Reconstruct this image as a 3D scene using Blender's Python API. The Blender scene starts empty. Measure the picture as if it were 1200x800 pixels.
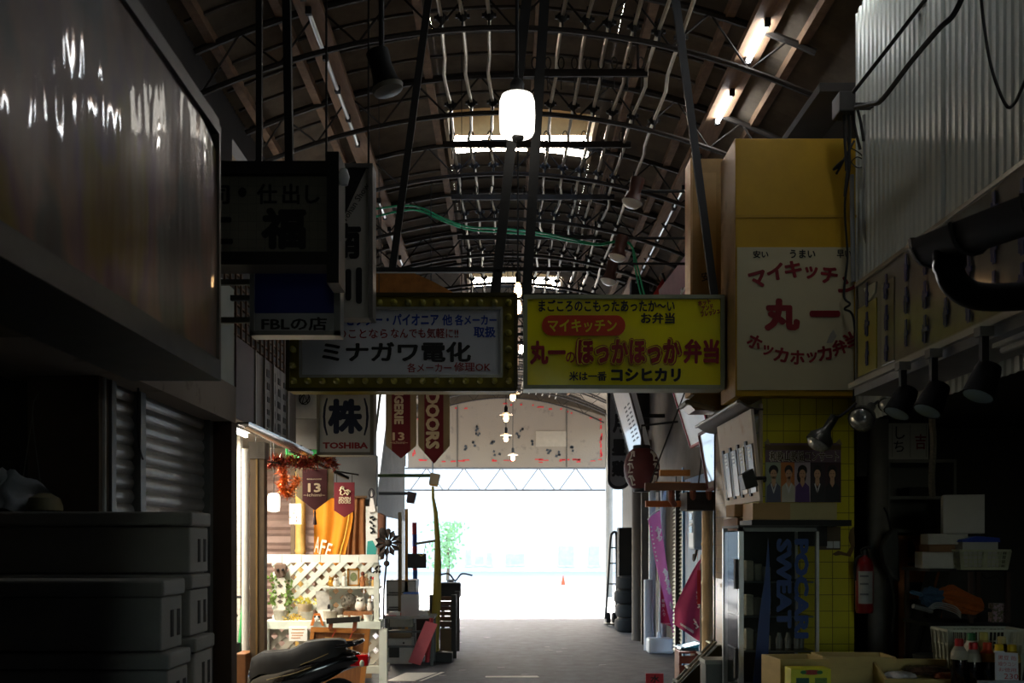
import bpy, math, random
from mathutils import Vector, Matrix, noise

# ---------------------------------------------------------------- camera, sky, sun, exposure
SC = bpy.context.scene
COL = SC.collection
RND = random.Random(7)
F, CX, CY, EYE = 1200.0, 592.0, 635.0, 1.5

cd = bpy.data.cameras.new('camera')
cam = bpy.data.objects.new('camera', cd)
COL.objects.link(cam)
cam.location = (0, 0, EYE)
cam.rotation_euler = (math.pi / 2, 0, 0)
cd.sensor_width = 36.0
cd.lens = 36.0
cd.shift_x = (600 - CX) / 1200
cd.shift_y = (CY - 400) / 1200
cd.clip_start = 0.05
cd.clip_end = 400
cd.dof.use_dof = True
cd.dof.focus_distance = 8.5
cd.dof.aperture_fstop = 5.0
SC.camera = cam

SKY_STRENGTH = 1.6
SUN_STRENGTH = 20.0
TUBE_GLOW = 44.0
STALL_POWER = 95.0
SC.view_settings.view_transform = 'Standard'
SC.view_settings.look = 'None'
SC.view_settings.exposure = 0.0
SC.view_settings.gamma = 1.0
SC.view_settings.use_curve_mapping = False
SC.cycles.use_denoising = True
SC.cycles.max_bounces = 8
SC.cycles.transparent_max_bounces = 12
SC.cycles.caustics_reflective = False
SC.cycles.caustics_refractive = False
SC.cycles.sample_clamp_indirect = 6.0

w = bpy.data.worlds.new('sky')
SC.world = w
w.use_nodes = True
nt = w.node_tree
sky = nt.nodes.new('ShaderNodeTexSky')
sky.sky_type = 'NISHITA'
sky.sun_disc = False
sky.sun_elevation = math.radians(24)
sky.sun_rotation = math.radians(-8)
sky.altitude = 10
sky.air_density = 1.0
sky.dust_density = 2.0
nt.links.new(sky.outputs[0], nt.nodes['Background'].inputs[0])
nt.nodes['Background'].inputs[1].default_value = SKY_STRENGTH

sl = bpy.data.lights.new('sun', 'SUN')
sl.energy = SUN_STRENGTH
sl.angle = math.radians(0.6)
sl.color = (1.0, 0.97, 0.92)
sun = bpy.data.objects.new('sun', sl)
COL.objects.link(sun)
sun.location = (-6, 60, 25)
sun.rotation_euler = (math.radians(-66.5), 0, math.radians(6))   # low sun ahead, shining back into the arcade

# ---------------------------------------------------------------- materials
def lin(h):
    h = h.lstrip('#')
    out = []
    for i in (0, 2, 4):
        c = int(h[i:i + 2], 16) / 255
        out.append(c / 12.92 if c <= .04045 else ((c + .055) / 1.055) ** 2.4)
    return tuple(out)

MATS = {}
def mat(col, rough=.6, metal=0, var=.14, scale=5, bump=0, bscale=60, col2=None, mix=.5, glow=0, trans=0, alpha=1, coat=0, stretch=None, spec=.5, ior=1.45):
    key = (col, rough, metal, var, scale, bump, bscale, col2, mix, glow, trans, alpha, coat, stretch, spec)
    if key in MATS:
        return MATS[key]
    m = bpy.data.materials.new('surface_' + col.lstrip('#'))
    MATS[key] = m
    m.use_nodes = True
    t = m.node_tree
    b = t.nodes['Principled BSDF']
    c = lin(col)
    tc = t.nodes.new('ShaderNodeTexCoord')
    vec = tc.outputs['Object']
    if stretch:
        mp = t.nodes.new('ShaderNodeMapping')
        mp.inputs['Scale'].default_value = stretch
        t.links.new(vec, mp.inputs['Vector'])
        vec = mp.outputs[0]
    n = t.nodes.new('ShaderNodeTexNoise')
    n.inputs['Scale'].default_value = scale
    n.inputs['Detail'].default_value = 6
    n.inputs['Roughness'].default_value = .65
    t.links.new(vec, n.inputs['Vector'])
    r = t.nodes.new('ShaderNodeValToRGB')
    if col2:
        r.color_ramp.elements[0].position = max(0, mix - .06)
        r.color_ramp.elements[1].position = min(1, mix + .06)
        r.color_ramp.elements[0].color = lin(col2) + (1,)
        r.color_ramp.elements[1].color = c + (1,)
    else:
        r.color_ramp.elements[0].position = .3
        r.color_ramp.elements[1].position = .7
        r.color_ramp.elements[0].color = tuple(x * (1 - var) for x in c) + (1,)
        r.color_ramp.elements[1].color = tuple(min(1, x * (1 + var)) for x in c) + (1,)
    t.links.new(n.outputs['Fac'], r.inputs[0])
    t.links.new(r.outputs[0], b.inputs['Base Color'])
    b.inputs['Roughness'].default_value = rough
    b.inputs['Metallic'].default_value = metal
    b.inputs['Specular IOR Level'].default_value = spec
    b.inputs['IOR'].default_value = ior
    b.inputs['Transmission Weight'].default_value = trans
    b.inputs['Alpha'].default_value = alpha
    b.inputs['Coat Weight'].default_value = coat
    b.inputs['Coat Roughness'].default_value = .06
    if glow:
        b.inputs['Emission Color'].default_value = c + (1,)
        b.inputs['Emission Strength'].default_value = glow
    if bump:
        n2 = t.nodes.new('ShaderNodeTexNoise')
        n2.inputs['Scale'].default_value = bscale
        n2.inputs['Detail'].default_value = 4
        t.links.new(vec, n2.inputs['Vector'])
        bp = t.nodes.new('ShaderNodeBump')
        bp.inputs['Strength'].default_value = bump
        bp.inputs['Distance'].default_value = .02
        t.links.new(n2.outputs['Fac'], bp.inputs['Height'])
        t.links.new(bp.outputs[0], b.inputs['Normal'])
        if coat:
            t.links.new(bp.outputs[0], b.inputs['Coat Normal'])
    return m

def tile_mat(col, grout, size=.1, rough=.35, axis='xz', dirt=None):
    key = ('tile', col, grout, size, axis)
    if key in MATS:
        return MATS[key]
    m = bpy.data.materials.new('tiles_' + col.lstrip('#'))
    MATS[key] = m
    m.use_nodes = True
    t = m.node_tree
    b = t.nodes['Principled BSDF']
    tc = t.nodes.new('ShaderNodeTexCoord')
    sp = t.nodes.new('ShaderNodeSeparateXYZ')
    cb = t.nodes.new('ShaderNodeCombineXYZ')
    t.links.new(tc.outputs['Object'], sp.inputs[0])
    t.links.new(sp.outputs['XYZ'.index(axis[0].upper())], cb.inputs[0])
    t.links.new(sp.outputs['XYZ'.index(axis[1].upper())], cb.inputs[1])
    br = t.nodes.new('ShaderNodeTexBrick')
    br.offset = 0
    br.inputs['Scale'].default_value = 1
    br.inputs['Brick Width'].default_value = size
    br.inputs['Row Height'].default_value = size
    br.inputs['Mortar Size'].default_value = size * .025
    br.inputs['Mortar Smooth'].default_value = .3
    c = lin(col)
    br.inputs['Color1'].default_value = c + (1,)
    br.inputs['Color2'].default_value = tuple(x * .88 for x in c) + (1,)
    br.inputs['Mortar'].default_value = lin(grout) + (1,)
    t.links.new(cb.outputs[0], br.inputs['Vector'])
    n = t.nodes.new('ShaderNodeTexNoise')
    n.inputs['Scale'].default_value = 3
    n.inputs['Detail'].default_value = 5
    t.links.new(tc.outputs['Object'], n.inputs['Vector'])
    mx = t.nodes.new('ShaderNodeMix')
    mx.data_type = 'RGBA'
    mx.blend_type = 'MULTIPLY'
    mx.inputs[0].default_value = .35
    t.links.new(br.outputs[0], mx.inputs[6])
    t.links.new(n.outputs[0], mx.inputs[7])
    t.links.new(mx.outputs[2], b.inputs['Base Color'])
    b.inputs['Roughness'].default_value = rough
    return m

# ---------------------------------------------------------------- mesh building
def P(px, py, d):
    return Vector(((px - CX) * d / F, d, EYE - (py - CY) * d / F))
def X(px, d): return (px - CX) * d / F
def Z(py, d): return EYE - (py - CY) * d / F

def strip_suffix(n): return n

def thing(name, label, cat, loc=(0, 0, 0), rz=0, group=None):
    o = bpy.data.objects.new(name, None)
    COL.objects.link(o)
    o.empty_display_size = .1
    o.location = loc
    o.rotation_euler = (0, 0, rz)
    return tag(o, label, cat, group)

def tag(o, label, cat, group=None):
    o['label'] = label
    o['category'] = cat
    if group:
        o['group'] = group
    return o

def dup(root, loc=None, rz=None, label=None, group=None, rot=None):
    r = root.copy()
    COL.objects.link(r)
    if loc is not None: r.location = loc
    if rz is not None: r.rotation_euler = (0, 0, rz)
    if rot is not None: r.rotation_euler = rot
    if label: r['label'] = label
    if group: r['group'] = group
    for ch in list(root.children):
        c = ch.copy(); COL.objects.link(c); c.parent = r
        for g in list(ch.children):
            e = g.copy(); COL.objects.link(e); e.parent = c
    return r

def root_of(o):
    while o.parent is not None: o = o.parent
    return o

class MB:
    """collects shapes; root = the thing whose location is the local origin"""
    def __init__(s, root=None):
        s.v, s.f = [], []
        s.o = Vector((0, 0, 0)) if root is None else Vector(root_of(root).location)
    def add(s, vs, fs, M=None):
        b = len(s.v)
        for v in vs:
            v = Vector(v)
            if M is not None: v = M @ v
            s.v.append(v - s.o)
        for f in fs: s.f.append([i + b for i in f])
        return s
    def box(s, x0, x1, y0, y1, z0, z1, M=None):
        vs = [(x, y, z) for x in (x0, x1) for y in (y0, y1) for z in (z0, z1)]
        return s.add(vs, [(0, 1, 3, 2), (4, 6, 7, 5), (0, 4, 5, 1), (2, 3, 7, 6), (0, 2, 6, 4), (1, 5, 7, 3)], M)
    def bar(s, a, b, w, t=None, up=(0, 0, 1)):
        """square bar from a to b"""
        a, b = Vector(a), Vector(b)
        t = t or w
        d = (b - a).normalized()
        u = Vector(up)
        if abs(d.dot(u)) > .95: u = Vector((0, 1, 0))
        sd = d.cross(u).normalized()
        u = sd.cross(d).normalized()
        vs = []
        for p in (a, b):
            for i, j in ((-1, -1), (1, -1), (1, 1), (-1, 1)):
                vs.append(p + sd * (w / 2 * i) + u * (t / 2 * j))
        return s.add(vs, [(3, 2, 1, 0), (4, 5, 6, 7), (0, 1, 5, 4), (1, 2, 6, 5), (2, 3, 7, 6), (3, 0, 4, 7)])
    def tube(s, pts, r, n=8, caps=True, closed=False):
        pts = [Vector(p) for p in pts]
        k = len(pts)
        rs = r if isinstance(r, (list, tuple)) else [r] * k
        vs, fs = [], []
        pu = None
        for i, p in enumerate(pts):
            if closed: d = pts[(i + 1) % k] - pts[i - 1]
            else: d = pts[min(i + 1, k - 1)] - pts[max(i - 1, 0)]
            d = d.normalized() if d.length > 1e-9 else Vector((0, 0, 1))
            if pu is None:
                u = Vector((0, 0, 1)) if abs(d.z) < .9 else Vector((0, 1, 0))
            else: u = pu
            sd = d.cross(u)
            if sd.length < 1e-6: sd = d.cross(Vector((1, 0, 0)))
            sd.normalize()
            u = sd.cross(d).normalized(); pu = u
            for j in range(n):
                a = 2 * math.pi * j / n
                vs.append(p + (sd * math.cos(a) + u * math.sin(a)) * rs[i])
        for i in range(k if closed else k - 1):
            for j in range(n):
                a, b = i * n + j, i * n + (j + 1) % n
                c, e = ((i + 1) % k) * n + (j + 1) % n, ((i + 1) % k) * n + j
                fs.append((a, b, c, e))
        if caps and not closed:
            fs.append(tuple(range(n - 1, -1, -1)))
            fs.append(tuple(range((k - 1) * n, k * n)))
        return s.add(vs, fs)
    def lathe(s, prof, c=(0, 0, 0), n=16, M=None, sx=1, sy=1):
        vs, fs = [], []
        k = len(prof)
        for r, z in prof:
            for j in range(n):
                a = 2 * math.pi * j / n
                v = Vector((max(r, 1e-4) * math.cos(a) * sx, max(r, 1e-4) * math.sin(a) * sy, z))
                if M is not None: v = M @ v
                vs.append(v + Vector(c))
        for i in range(k - 1):
            for j in range(n):
                fs.append((i * n + j, i * n + (j + 1) % n, (i + 1) * n + (j + 1) % n, (i + 1) * n + j))
        fs.append(tuple(range(n - 1, -1, -1)))
        fs.append(tuple(range((k - 1) * n, k * n)))
        return s.add(vs, fs)
    def ball(s, c, r, n=12, sx=1, sy=1, sz=1, M=None):
        prof = [(r * math.sin(math.pi * i / 8), -r * sz * math.cos(math.pi * i / 8)) for i in range(9)]
        return s.lathe(prof, c, n, M, sx, sy)
    def prism(s, poly, y0, y1, M=None):
        """poly of (x,z) extruded along y"""
        k = len(poly)
        vs = [(x, y0, z) for x, z in poly] + [(x, y1, z) for x, z in poly]
        fs = [tuple(range(k)), tuple(range(2 * k - 1, k - 1, -1))]
        for i in range(k):
            j = (i + 1) % k
            fs.append((i, i + k, j + k, j))
        return s.add(vs, fs, M)
    def prismx(s, poly, x0, x1):
        """poly of (y,z) extruded along x"""
        k = len(poly)
        vs = [(x0, y, z) for y, z in poly] + [(x1, y, z) for y, z in poly]
        fs = [tuple(range(k)), tuple(range(2 * k - 1, k - 1, -1))]
        for i in range(k):
            j = (i + 1) % k
            fs.append((i, i + k, j + k, j))
        return s.add(vs, fs)
    def prismz(s, poly, z0, z1):
        k = len(poly)
        vs = [(x, y, z0) for x, y in poly] + [(x, y, z1) for x, y in poly]
        fs = [tuple(range(k - 1, -1, -1)), tuple(range(k, 2 * k))]
        for i in range(k):
            j = (i + 1) % k
            fs.append((i, j, j + k, i + k))
        return s.add(vs, fs)
    def sheet(s, fn, nu, nv, thick=0):
        """grid fn(u,v)->point; thick adds a back face"""
        vs = [Vector(fn(i / nu, j / nv)) for i in range(nu + 1) for j in range(nv + 1)]
        q = nv + 1
        fs = [(i * q + j, (i + 1) * q + j, (i + 1) * q + j + 1, i * q + j + 1) for i in range(nu) for j in range(nv)]
        if thick:
            k = len(vs)
            nrm = [Vector((0, 0, 0)) for _ in vs]
            for f in fs:
                nn = (vs[f[1]] - vs[f[0]]).cross(vs[f[3]] - vs[f[0]])
                for i in f: nrm[i] += nn
            vs += [v - nrm[i].normalized() * thick if nrm[i].length > 0 else v for i, v in enumerate(vs[:k])]
            fs += [tuple(i + k for i in reversed(f)) for f in list(fs)]
            rim = [i * q for i in range(nu + 1)] + [nu * q + j for j in range(1, q)] + [i * q + nv for i in range(nu - 1, -1, -1)] + [j for j in range(nv - 1, 0, -1)]
            for a, b in zip(rim, rim[1:] + rim[:1]):
                fs.append((b, a, a + k, b + k))
        return s.add(vs, fs)
    def xf(s, M):
        s.v = [M @ v for v in s.v]
        return s
    def mesh(s, name):
        me = bpy.data.meshes.new(name)
        me.from_pydata(s.v, [], s.f)
        me.validate()
        me.update()
        return me
    def part(s, name, m, parent=None, smooth=False, bevel=0, label=None):
        me = s.mesh(name)
        me.materials.append(m)
        if smooth:
            for p in me.polygons: p.use_smooth = True
            me.set_sharp_from_angle(angle=.7)
        o = bpy.data.objects.new(name, me)
        COL.objects.link(o)
        if parent is not None: o.parent = parent
        if label: o['label'] = label
        if bevel:
            md = o.modifiers.new('soft', 'BEVEL')
            md.width = bevel; md.segments = 2; md.limit_method = 'ANGLE'
        return o
    def thing(s, name, m, label, cat, group=None, smooth=False, bevel=0):
        """one-mesh thing, origin at the base"""
        xs = [v.x for v in s.v]; ys = [v.y for v in s.v]; zs = [v.z for v in s.v]
        c = Vector(((min(xs) + max(xs)) / 2, (min(ys) + max(ys)) / 2, min(zs)))
        s.v = [v - c for v in s.v]
        o = s.part(name, m, None, smooth, bevel)
        o.location = c + s.o
        return tag(o, label, cat, group)
    def struct(s, name, m, smooth=False, parent=None):
        o = s.part(name, m, parent, smooth)
        if parent is None: o['kind'] = 'structure'
        return o

def base_of(*pts):
    return Vector((sum(p[0] for p in pts) / len(pts), sum(p[1] for p in pts) / len(pts), min(p[2] for p in pts)))

# lettering: items (string, centre x, centre z, width, height, angle, stroke) in a plane facing -y
def glyphs(s, bold=0.0):
    c = bpy.data.curves.new('letters', 'FONT')
    c.body = s
    c.resolution_u = 2
    o = bpy.data.objects.new('letters', c)
    COL.objects.link(o)
    dg = bpy.context.evaluated_depsgraph_get()
    me = bpy.data.meshes.new_from_object(o.evaluated_get(dg), depsgraph=dg)
    v0 = [v.co.copy() for v in me.vertices]
    f0 = [tuple(p.vertices) for p in me.polygons]
    bpy.data.objects.remove(o)
    bpy.data.curves.remove(c)
    bpy.data.meshes.remove(me)
    if not bold: return v0, f0
    vs, fs = [], []
    n = 6 if bold < .04 else 10
    for k in range(n):      # thick strokes: the outline swept round a small circle
        q = Vector((math.cos(6.2832 * k / n) * bold, math.sin(6.2832 * k / n) * bold, k))
        b = len(vs)
        vs += [v + q for v in v0]
        fs += [tuple(i + b for i in f) for f in f0]
    return vs, fs

def letters(items, m, parent, y, root=None, facing='-y', name='lettering', at=None):
    """flat lettering; facing '-y' lies in the xz plane, '-x'/'+x' in the yz plane at x = y"""
    mb = MB(root if root is not None else parent)
    for it in items:
        s, cx, cz, ww, hh = it[:5]
        ang = it[5] if len(it) > 5 else 0
        bold = it[6] if len(it) > 6 else 0
        vs, fs = glyphs(s, bold)
        if not vs: continue
        x0, x1 = min(v.x for v in vs), max(v.x for v in vs)
        y0, y1 = min(v.y for v in vs), max(v.y for v in vs)
        ca, sa = math.cos(ang), math.sin(ang)
        out = []
        for v in vs:
            a = ((v.x - x0) / max(x1 - x0, 1e-6) - .5) * ww
            b = ((v.y - y0) / max(y1 - y0, 1e-6) - .5) * hh
            p, q = cx + a * ca - b * sa, cz + a * sa + b * ca
            if facing == '-y': out.append((p, y - v.z * .00025, q))
            elif facing == '-x': out.append((y - v.z * .00025, -p, q))
            else: out.append((y + v.z * .00025, p, q))
        mb.add(out, fs)
    o = mb.part(name, m, parent)
    return o

def pxl(s, px0, px1, py0, py1, d, ang=0, bold=.0):
    """lettering item from a rectangle seen at distance d (ang in degrees; 90 swaps the sides)"""
    k = d / F
    ww, hh = (px1 - px0) * k, (py1 - py0) * k
    if abs(abs(ang) - 90) < 1: ww, hh = hh, ww
    return (s, X((px0 + px1) / 2, d), Z((py0 + py1) / 2, d), ww, hh, math.radians(ang), bold)

ORD = ['nearest', 'second nearest', 'third nearest', 'fourth nearest', 'fifth nearest', 'sixth nearest', 'seventh nearest', 'eighth nearest', 'ninth nearest', 'tenth nearest', 'eleventh nearest', 'twelfth nearest', 'thirteenth nearest', 'fourteenth nearest', 'fifteenth nearest', 'sixteenth nearest', 'seventeenth nearest', 'eighteenth nearest', 'nineteenth nearest', 'twentieth nearest']
NTH = ['first', 'second', 'third', 'fourth', 'fifth', 'sixth', 'seventh', 'eighth', 'ninth', 'tenth', 'eleventh', 'twelfth']

def tri(o):
    return o
# ---------------------------------------------------------------- the setting
def hroof(x): return EYE + 4.34 - .093 * x * x

ASPHALT = mat('#595c63', .72, 0, .34, 5, .35, 120, spec=.3)
MB().box(-7, 7, -9, 21.2, -.12, 0).struct('floor', ASPHALT)
MB().box(-7, 7, 21.2, 30, -.12, 0).struct('ground_mouth', mat('#c9c6be', .8, 0, .1, 1.7))  # paler than the asphalt: sunlit brightness and bounce put into the colour
MB().box(-60, 60, 30, 140, -.12, 0).struct('ground_outside', mat('#b9b6ad', .8, 0, .1, 1.5))
MB().box(-60, -7, -9, 30, -.12, 0).struct('ground_beside_arcade_left', mat('#b4b1a8', .8, 0, .1, 1.6))
MB().box(7, 60, -9, 30, -.12, 0).struct('ground_beside_arcade_right', mat('#b4b1a9', .8, 0, .1, 1.6))

# white stripes and pale flecks on the asphalt
mb = MB()
mb.prismz([(-1.28, 11.05), (-.98, 11.05), (-.78, 11.75), (-1.14, 11.75)], .001, .004)
mb.prismz([(-.93, 11.05), (-.90, 11.05), (-.70, 11.8), (-.74, 11.8)], .001, .004)
mb.prismz([(-.22, 11.35), (.38, 11.35), (.36, 11.47), (-.22, 11.45)], .001, .004)
mb.thing('white_stripes', mat('#d8d8d2', .7, 0, .1, 9), 'white stripes on the asphalt near the table', 'road marking')
mb = MB()
for i in range(14):
    x, y = RND.uniform(-.9, 1.6), RND.uniform(11, 19)
    mb.prismz([(x, y), (x + RND.uniform(.03, .14), y + .02), (x + .08, y + .07), (x, y + .05)], .001, .003)
o = mb.thing('paint_flecks', mat('#9fa0a0', .8), 'pale flecks and scraps scattered on the asphalt', 'marks')
o['kind'] = 'stuff'

# vaulted roof of corrugated sheet with raised vents over the crown
VENTS = [(10.30, 11.45), (16.5, 17.6), (22.6, 23.7)]
VX0, VX1 = -.62, .95
def roof_strip(mb, x0, x1, y0, y1, nx):
    ny = max(2, int(round((y1 - y0) / .0195)))
    vs, fs = [], []
    for i in range(ny + 1):
        y = y0 + (y1 - y0) * i / ny
        b = (0, .014, 0, -.014)[i % 4]
        for j in range(nx + 1):
            x = x0 + (x1 - x0) * j / nx
            vs.append((x, y, hroof(x) + .03 + b))
    q = nx + 1
    for i in range(ny):
        for j in range(nx):
            fs.append((i * q + j, i * q + j + 1, (i + 1) * q + j + 1, (i + 1) * q + j))
    mb.add(vs, fs)
mb = MB()
roof_strip(mb, -3.5, VX0, -8, 28.6, 8)
roof_strip(mb, VX1, 3.5, -8, 28.6, 8)
ye = -8
for a, b in VENTS:
    roof_strip(mb, VX0, VX1, ye, a, 4)
    ye = b
roof_strip(mb, VX0, VX1, ye, 28.6, 4)
CEIL = mat('#75695b', .6, .2, .3, 3, .1, 30)
mb.struct('ceiling', CEIL)
mb = MB()
for i in range(76):
    y = -1 + .388 * i
    if any(a - .1 < y < b + .1 for a, b in VENTS): continue
    for k in range(18):
        lo = -2.36 if y < 12 else -2.06
        xa, xb = lo + (2.08 - lo) * k / 18, lo + (2.08 - lo) * (k + 1) / 18
        mb.bar((xa, y, hroof(xa) + .002), (xb, y, hroof(xb) + .002), .028, .02)
o = mb.part('roof_laths', mat('#3f362d', .85, 0, .3, 8))
tag(o, 'thin dark laths crossing under the curved roof sheets', 'roof laths')['kind'] = 'stuff'
TAN = mat('#b79c78', .75, 0, .2, 4)
for k, (a, b) in enumerate(VENTS):
    z0 = hroof(.9)
    mb = MB()
    mb.box(VX0 - .25, VX1 + .25, a - .3, b + .5, z0 + .62, z0 + .67)                     # cap
    mb.box(VX0, VX1, b + .02, b + .05, z0 + .30, z0 + .62)                               # fascia above the far slot
    mb.box(VX0, VX1, b + .02, b + .05, z0 + .165, z0 + .185)                             # bar across the slot
    for x in (VX0, VX1 - .04): mb.box(x, x + .04, a, b + .05, z0 - .02, z0 + .62)
    mb.struct('ceiling_vent_%d' % (k + 1), TAN)
# far end of the roof above the header
mb = MB()
poly = [(-3.5, hroof(3.5)), (-3.5, 3.6), (-2.75, 3.6), (-2.75, 4.9)]
N = 16
xs = [-2.75 + 5.5 * i / N for i in range(N + 1)]
mb.prism([(x, hroof(x) + .03) for x in [-3.5] + xs + [3.5]] + [(3.5, 3.6), (2.8, 3.6)] + [(x, 5.45 - .066 * x * x) for x in reversed(xs)] + [(-2.75, 3.6), (-3.5, 3.6)], 28.3, 28.4)
mb.struct('wall_far_gable', mat('#4b463f', .8))
# upper side walls
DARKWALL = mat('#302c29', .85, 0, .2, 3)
mb = MB()
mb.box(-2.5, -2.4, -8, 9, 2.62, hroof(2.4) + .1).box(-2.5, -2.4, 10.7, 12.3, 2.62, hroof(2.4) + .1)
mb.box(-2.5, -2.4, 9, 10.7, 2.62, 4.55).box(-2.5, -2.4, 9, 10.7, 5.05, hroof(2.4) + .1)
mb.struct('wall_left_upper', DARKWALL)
MB().box(-3.5, .2, -8.2, -8.1, 0, 6).box(.2, 3.5, -8.2, -8.1, 3.1, 6).box(2.4, 3.5, -8.2, -8.1, 0, 3.0).struct('wall_back', mat('#3a3835', .9))  # unseen opening low on the right, shaped to let in frontal daylight
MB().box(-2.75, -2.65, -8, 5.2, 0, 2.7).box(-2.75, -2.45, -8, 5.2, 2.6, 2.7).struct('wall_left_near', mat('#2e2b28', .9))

def corr_wall(mb, x, y0, y1, z0, z1, pitch=.076, amp=.0045, sgn=-1, ztop=None):
    n = max(4, int((y1 - y0) / pitch * 6))
    vs, fs = [], []
    for i in range(n + 1):
        y = y0 + (y1 - y0) * i / n
        ph = (y / pitch) % 1
        a = amp * (1 if ph < .55 else -1) if .0 <= ph else 0
        zt = z1 if ztop is None else ztop(y)
        vs += [(x + sgn * a, y, z0), (x + sgn * a, y, zt)]
    for i in range(n): fs.append((2 * i, 2 * i + 2, 2 * i + 3, 2 * i + 1))
    return mb.add(vs, fs)
# right wall: ribbed pale siding above the shop, then darker walls
CREAM_SIDING = mat('#c2c8c2', .36, .25, .06, 3)
mb = MB()
corr_wall(mb, 2.41, -2, 5.63, 2.3, 5.3)
corr_wall(mb, 2.40, 5.62, 7.0, 2.3, 5.2, ztop=lambda y: 5.22 - max(0, y - 6.2) * .14)
mb.struct('wall_right_siding', CREAM_SIDING)
mb = MB()
mb.box(2.5, 2.6, -8, 7.0, 2.45, 5.4)
mb.box(2.42, 2.5, 7.0, 8.6, 2.4, 4.6)
mb.box(2.15, 3.3, 7.0, 15.4, 4.58, 4.64).box(3.2, 3.3, 7.0, 15.4, 4.6, 5.0).box(2.5, 3.3, 6.95, 7.02, 4.5, 5.4).box(2.3, 3.3, 15.35, 15.45, 4.5, 5.5)
mb.box(2.4, 2.5, -8, -2, 2.3, 5.3)
mb.struct('wall_right_upper', DARKWALL)
mb = MB()
mb.box(2.15, 2.3, 8.6, 15.4, 2.25, 4.6)
mb.box(2.3, 2.5, 8.5, 8.6, 2.25, 4.6).box(2.3, 2.6, 15.3, 15.4, 0, 5.4)
mb.struct('wall_right_middle', mat('#6d665d', .85, 0, .25, 2.5, .2, 20))
mb = MB()
corr_wall(mb, 2.17, 8.6, 12.35, 0, 2.3, pitch=.07)
mb.struct('wall_right_lower', mat('#8ba4c4', .5, .2, .1, 4, col2='#7a4a35', mix=.38, stretch=(1, 5, .6)))
MB().box(2.40, 2.46, 13.4, 15.4, 0, 2.3).struct('wall_right_end', mat('#5d574e', .85))
MB().box(2.4, 2.6, 15.4, 21, 0, 5.35).struct('wall_right_far', mat('#5b5650', .85))
# left wall beyond the stall
mb = MB()
corr_wall(mb, -2.12, 12.2, 21.5, 1.95, 5.45, pitch=.12, amp=.014, sgn=1)
corr_wall(mb, -2.12, 12.2, 14.6, 0, 1.95, pitch=.12, amp=.014, sgn=1)
mb.box(-2.4, -2.13, 12.2, 12.3, 2.62, hroof(2.1) + .1)
mb.struct('wall_left_far', mat('#5a524a', .7, .1, .2, 3))
MB().box(-2.65, -.62, .95, 1.05, 0, 2.04).struct('unseen_light_block', mat('#3a3733', .9))  # added out of view to keep rear daylight off the foam boxes
# open stall recess on the left
STALLW = mat('#cfc6b6', .8, 0, .12, 3)
MB().box(-4.3, -4.2, 7.0, 12.2, 0, 2.7).struct('wall_stall_side', STALLW)
MB().box(-4.2, -2.12, 12.2, 12.3, 0, 2.7).struct('wall_stall_end', STALLW)
MB().box(-4.2, -1.98, 7.4, 12.2, 2.62, 2.7).struct('ceiling_stall', mat('#b5aea2', .8))
MB().box(-4.2, -2.0, 6.9, 7.0, 0, 2.62).struct('wall_stall_near', STALLW)
# shop recess on the right
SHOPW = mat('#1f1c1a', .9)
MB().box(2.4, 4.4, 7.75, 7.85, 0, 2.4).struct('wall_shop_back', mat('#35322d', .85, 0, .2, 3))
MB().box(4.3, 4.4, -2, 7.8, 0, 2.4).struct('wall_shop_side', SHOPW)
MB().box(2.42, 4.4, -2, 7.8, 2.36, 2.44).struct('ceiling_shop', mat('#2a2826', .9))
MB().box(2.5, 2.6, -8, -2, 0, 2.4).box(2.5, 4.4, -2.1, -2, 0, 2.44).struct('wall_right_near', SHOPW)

# yellow shop building on the right
YEL = mat('#b58d00', .5, 0, .12, 3, .05, 30)
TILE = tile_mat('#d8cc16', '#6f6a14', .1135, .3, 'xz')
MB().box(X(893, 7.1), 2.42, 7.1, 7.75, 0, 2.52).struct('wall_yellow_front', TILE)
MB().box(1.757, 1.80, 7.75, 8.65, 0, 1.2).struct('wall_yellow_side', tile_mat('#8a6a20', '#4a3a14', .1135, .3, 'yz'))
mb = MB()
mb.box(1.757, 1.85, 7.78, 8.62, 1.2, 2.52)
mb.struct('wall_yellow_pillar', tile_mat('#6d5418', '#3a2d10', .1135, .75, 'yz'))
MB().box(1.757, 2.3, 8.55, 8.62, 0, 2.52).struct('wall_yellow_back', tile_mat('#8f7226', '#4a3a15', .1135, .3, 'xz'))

# far header: peeling painted board over a light truss, and the end posts
xs = [-2.66 + 5.41 * i / 20 for i in range(21)]
HB = thing('header_board', 'arched peeling plaster board with a faded red border closing the far end of the roof', 'signboard', (0, 28, 3.55))
MB(HB).prism([(-2.66, 3.55), (2.75, 3.55)] + [(x, 5.42 - .066 * x * x) for x in reversed(xs)], 28.0, 28.12).part('board', mat('#75685a', .85, 0, .2, 3, .2, 25, col2='#5f554b', mix=.36), HB)
mb = MB(HB)
for i in range(70):
    u = RND.random()
    if i < 32: x, z, ww, hh = -2.5 + 5.1 * u, 3.70 + RND.uniform(-.03, .05), RND.uniform(.04, .22), RND.uniform(.02, .05)
    elif i < 42: x, z, ww, hh = -2.52 + RND.uniform(-.02, .04), 3.7 + 1.1 * u, .04, RND.uniform(.04, .12)
    elif i < 52: x, z, ww, hh = 2.6 + RND.uniform(-.03, .02), 3.7 + 1.15 * u, .045, RND.uniform(.05, .2)
    else:
        x = -2.5 + 5.1 * u
        z, ww, hh = 5.24 - .066 * x * x + RND.uniform(-.03, .03), RND.uniform(.04, .16), .045
    mb.prism([(x, z), (x + ww, z + RND.uniform(-.01, .01)), (x + ww * .9, z + hh), (x + ww * .1, z + hh * .8)], 27.99, 28.0)
mb.part('painted_border', mat('#b3282a', .8), HB)
mb = MB(HB)
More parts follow.
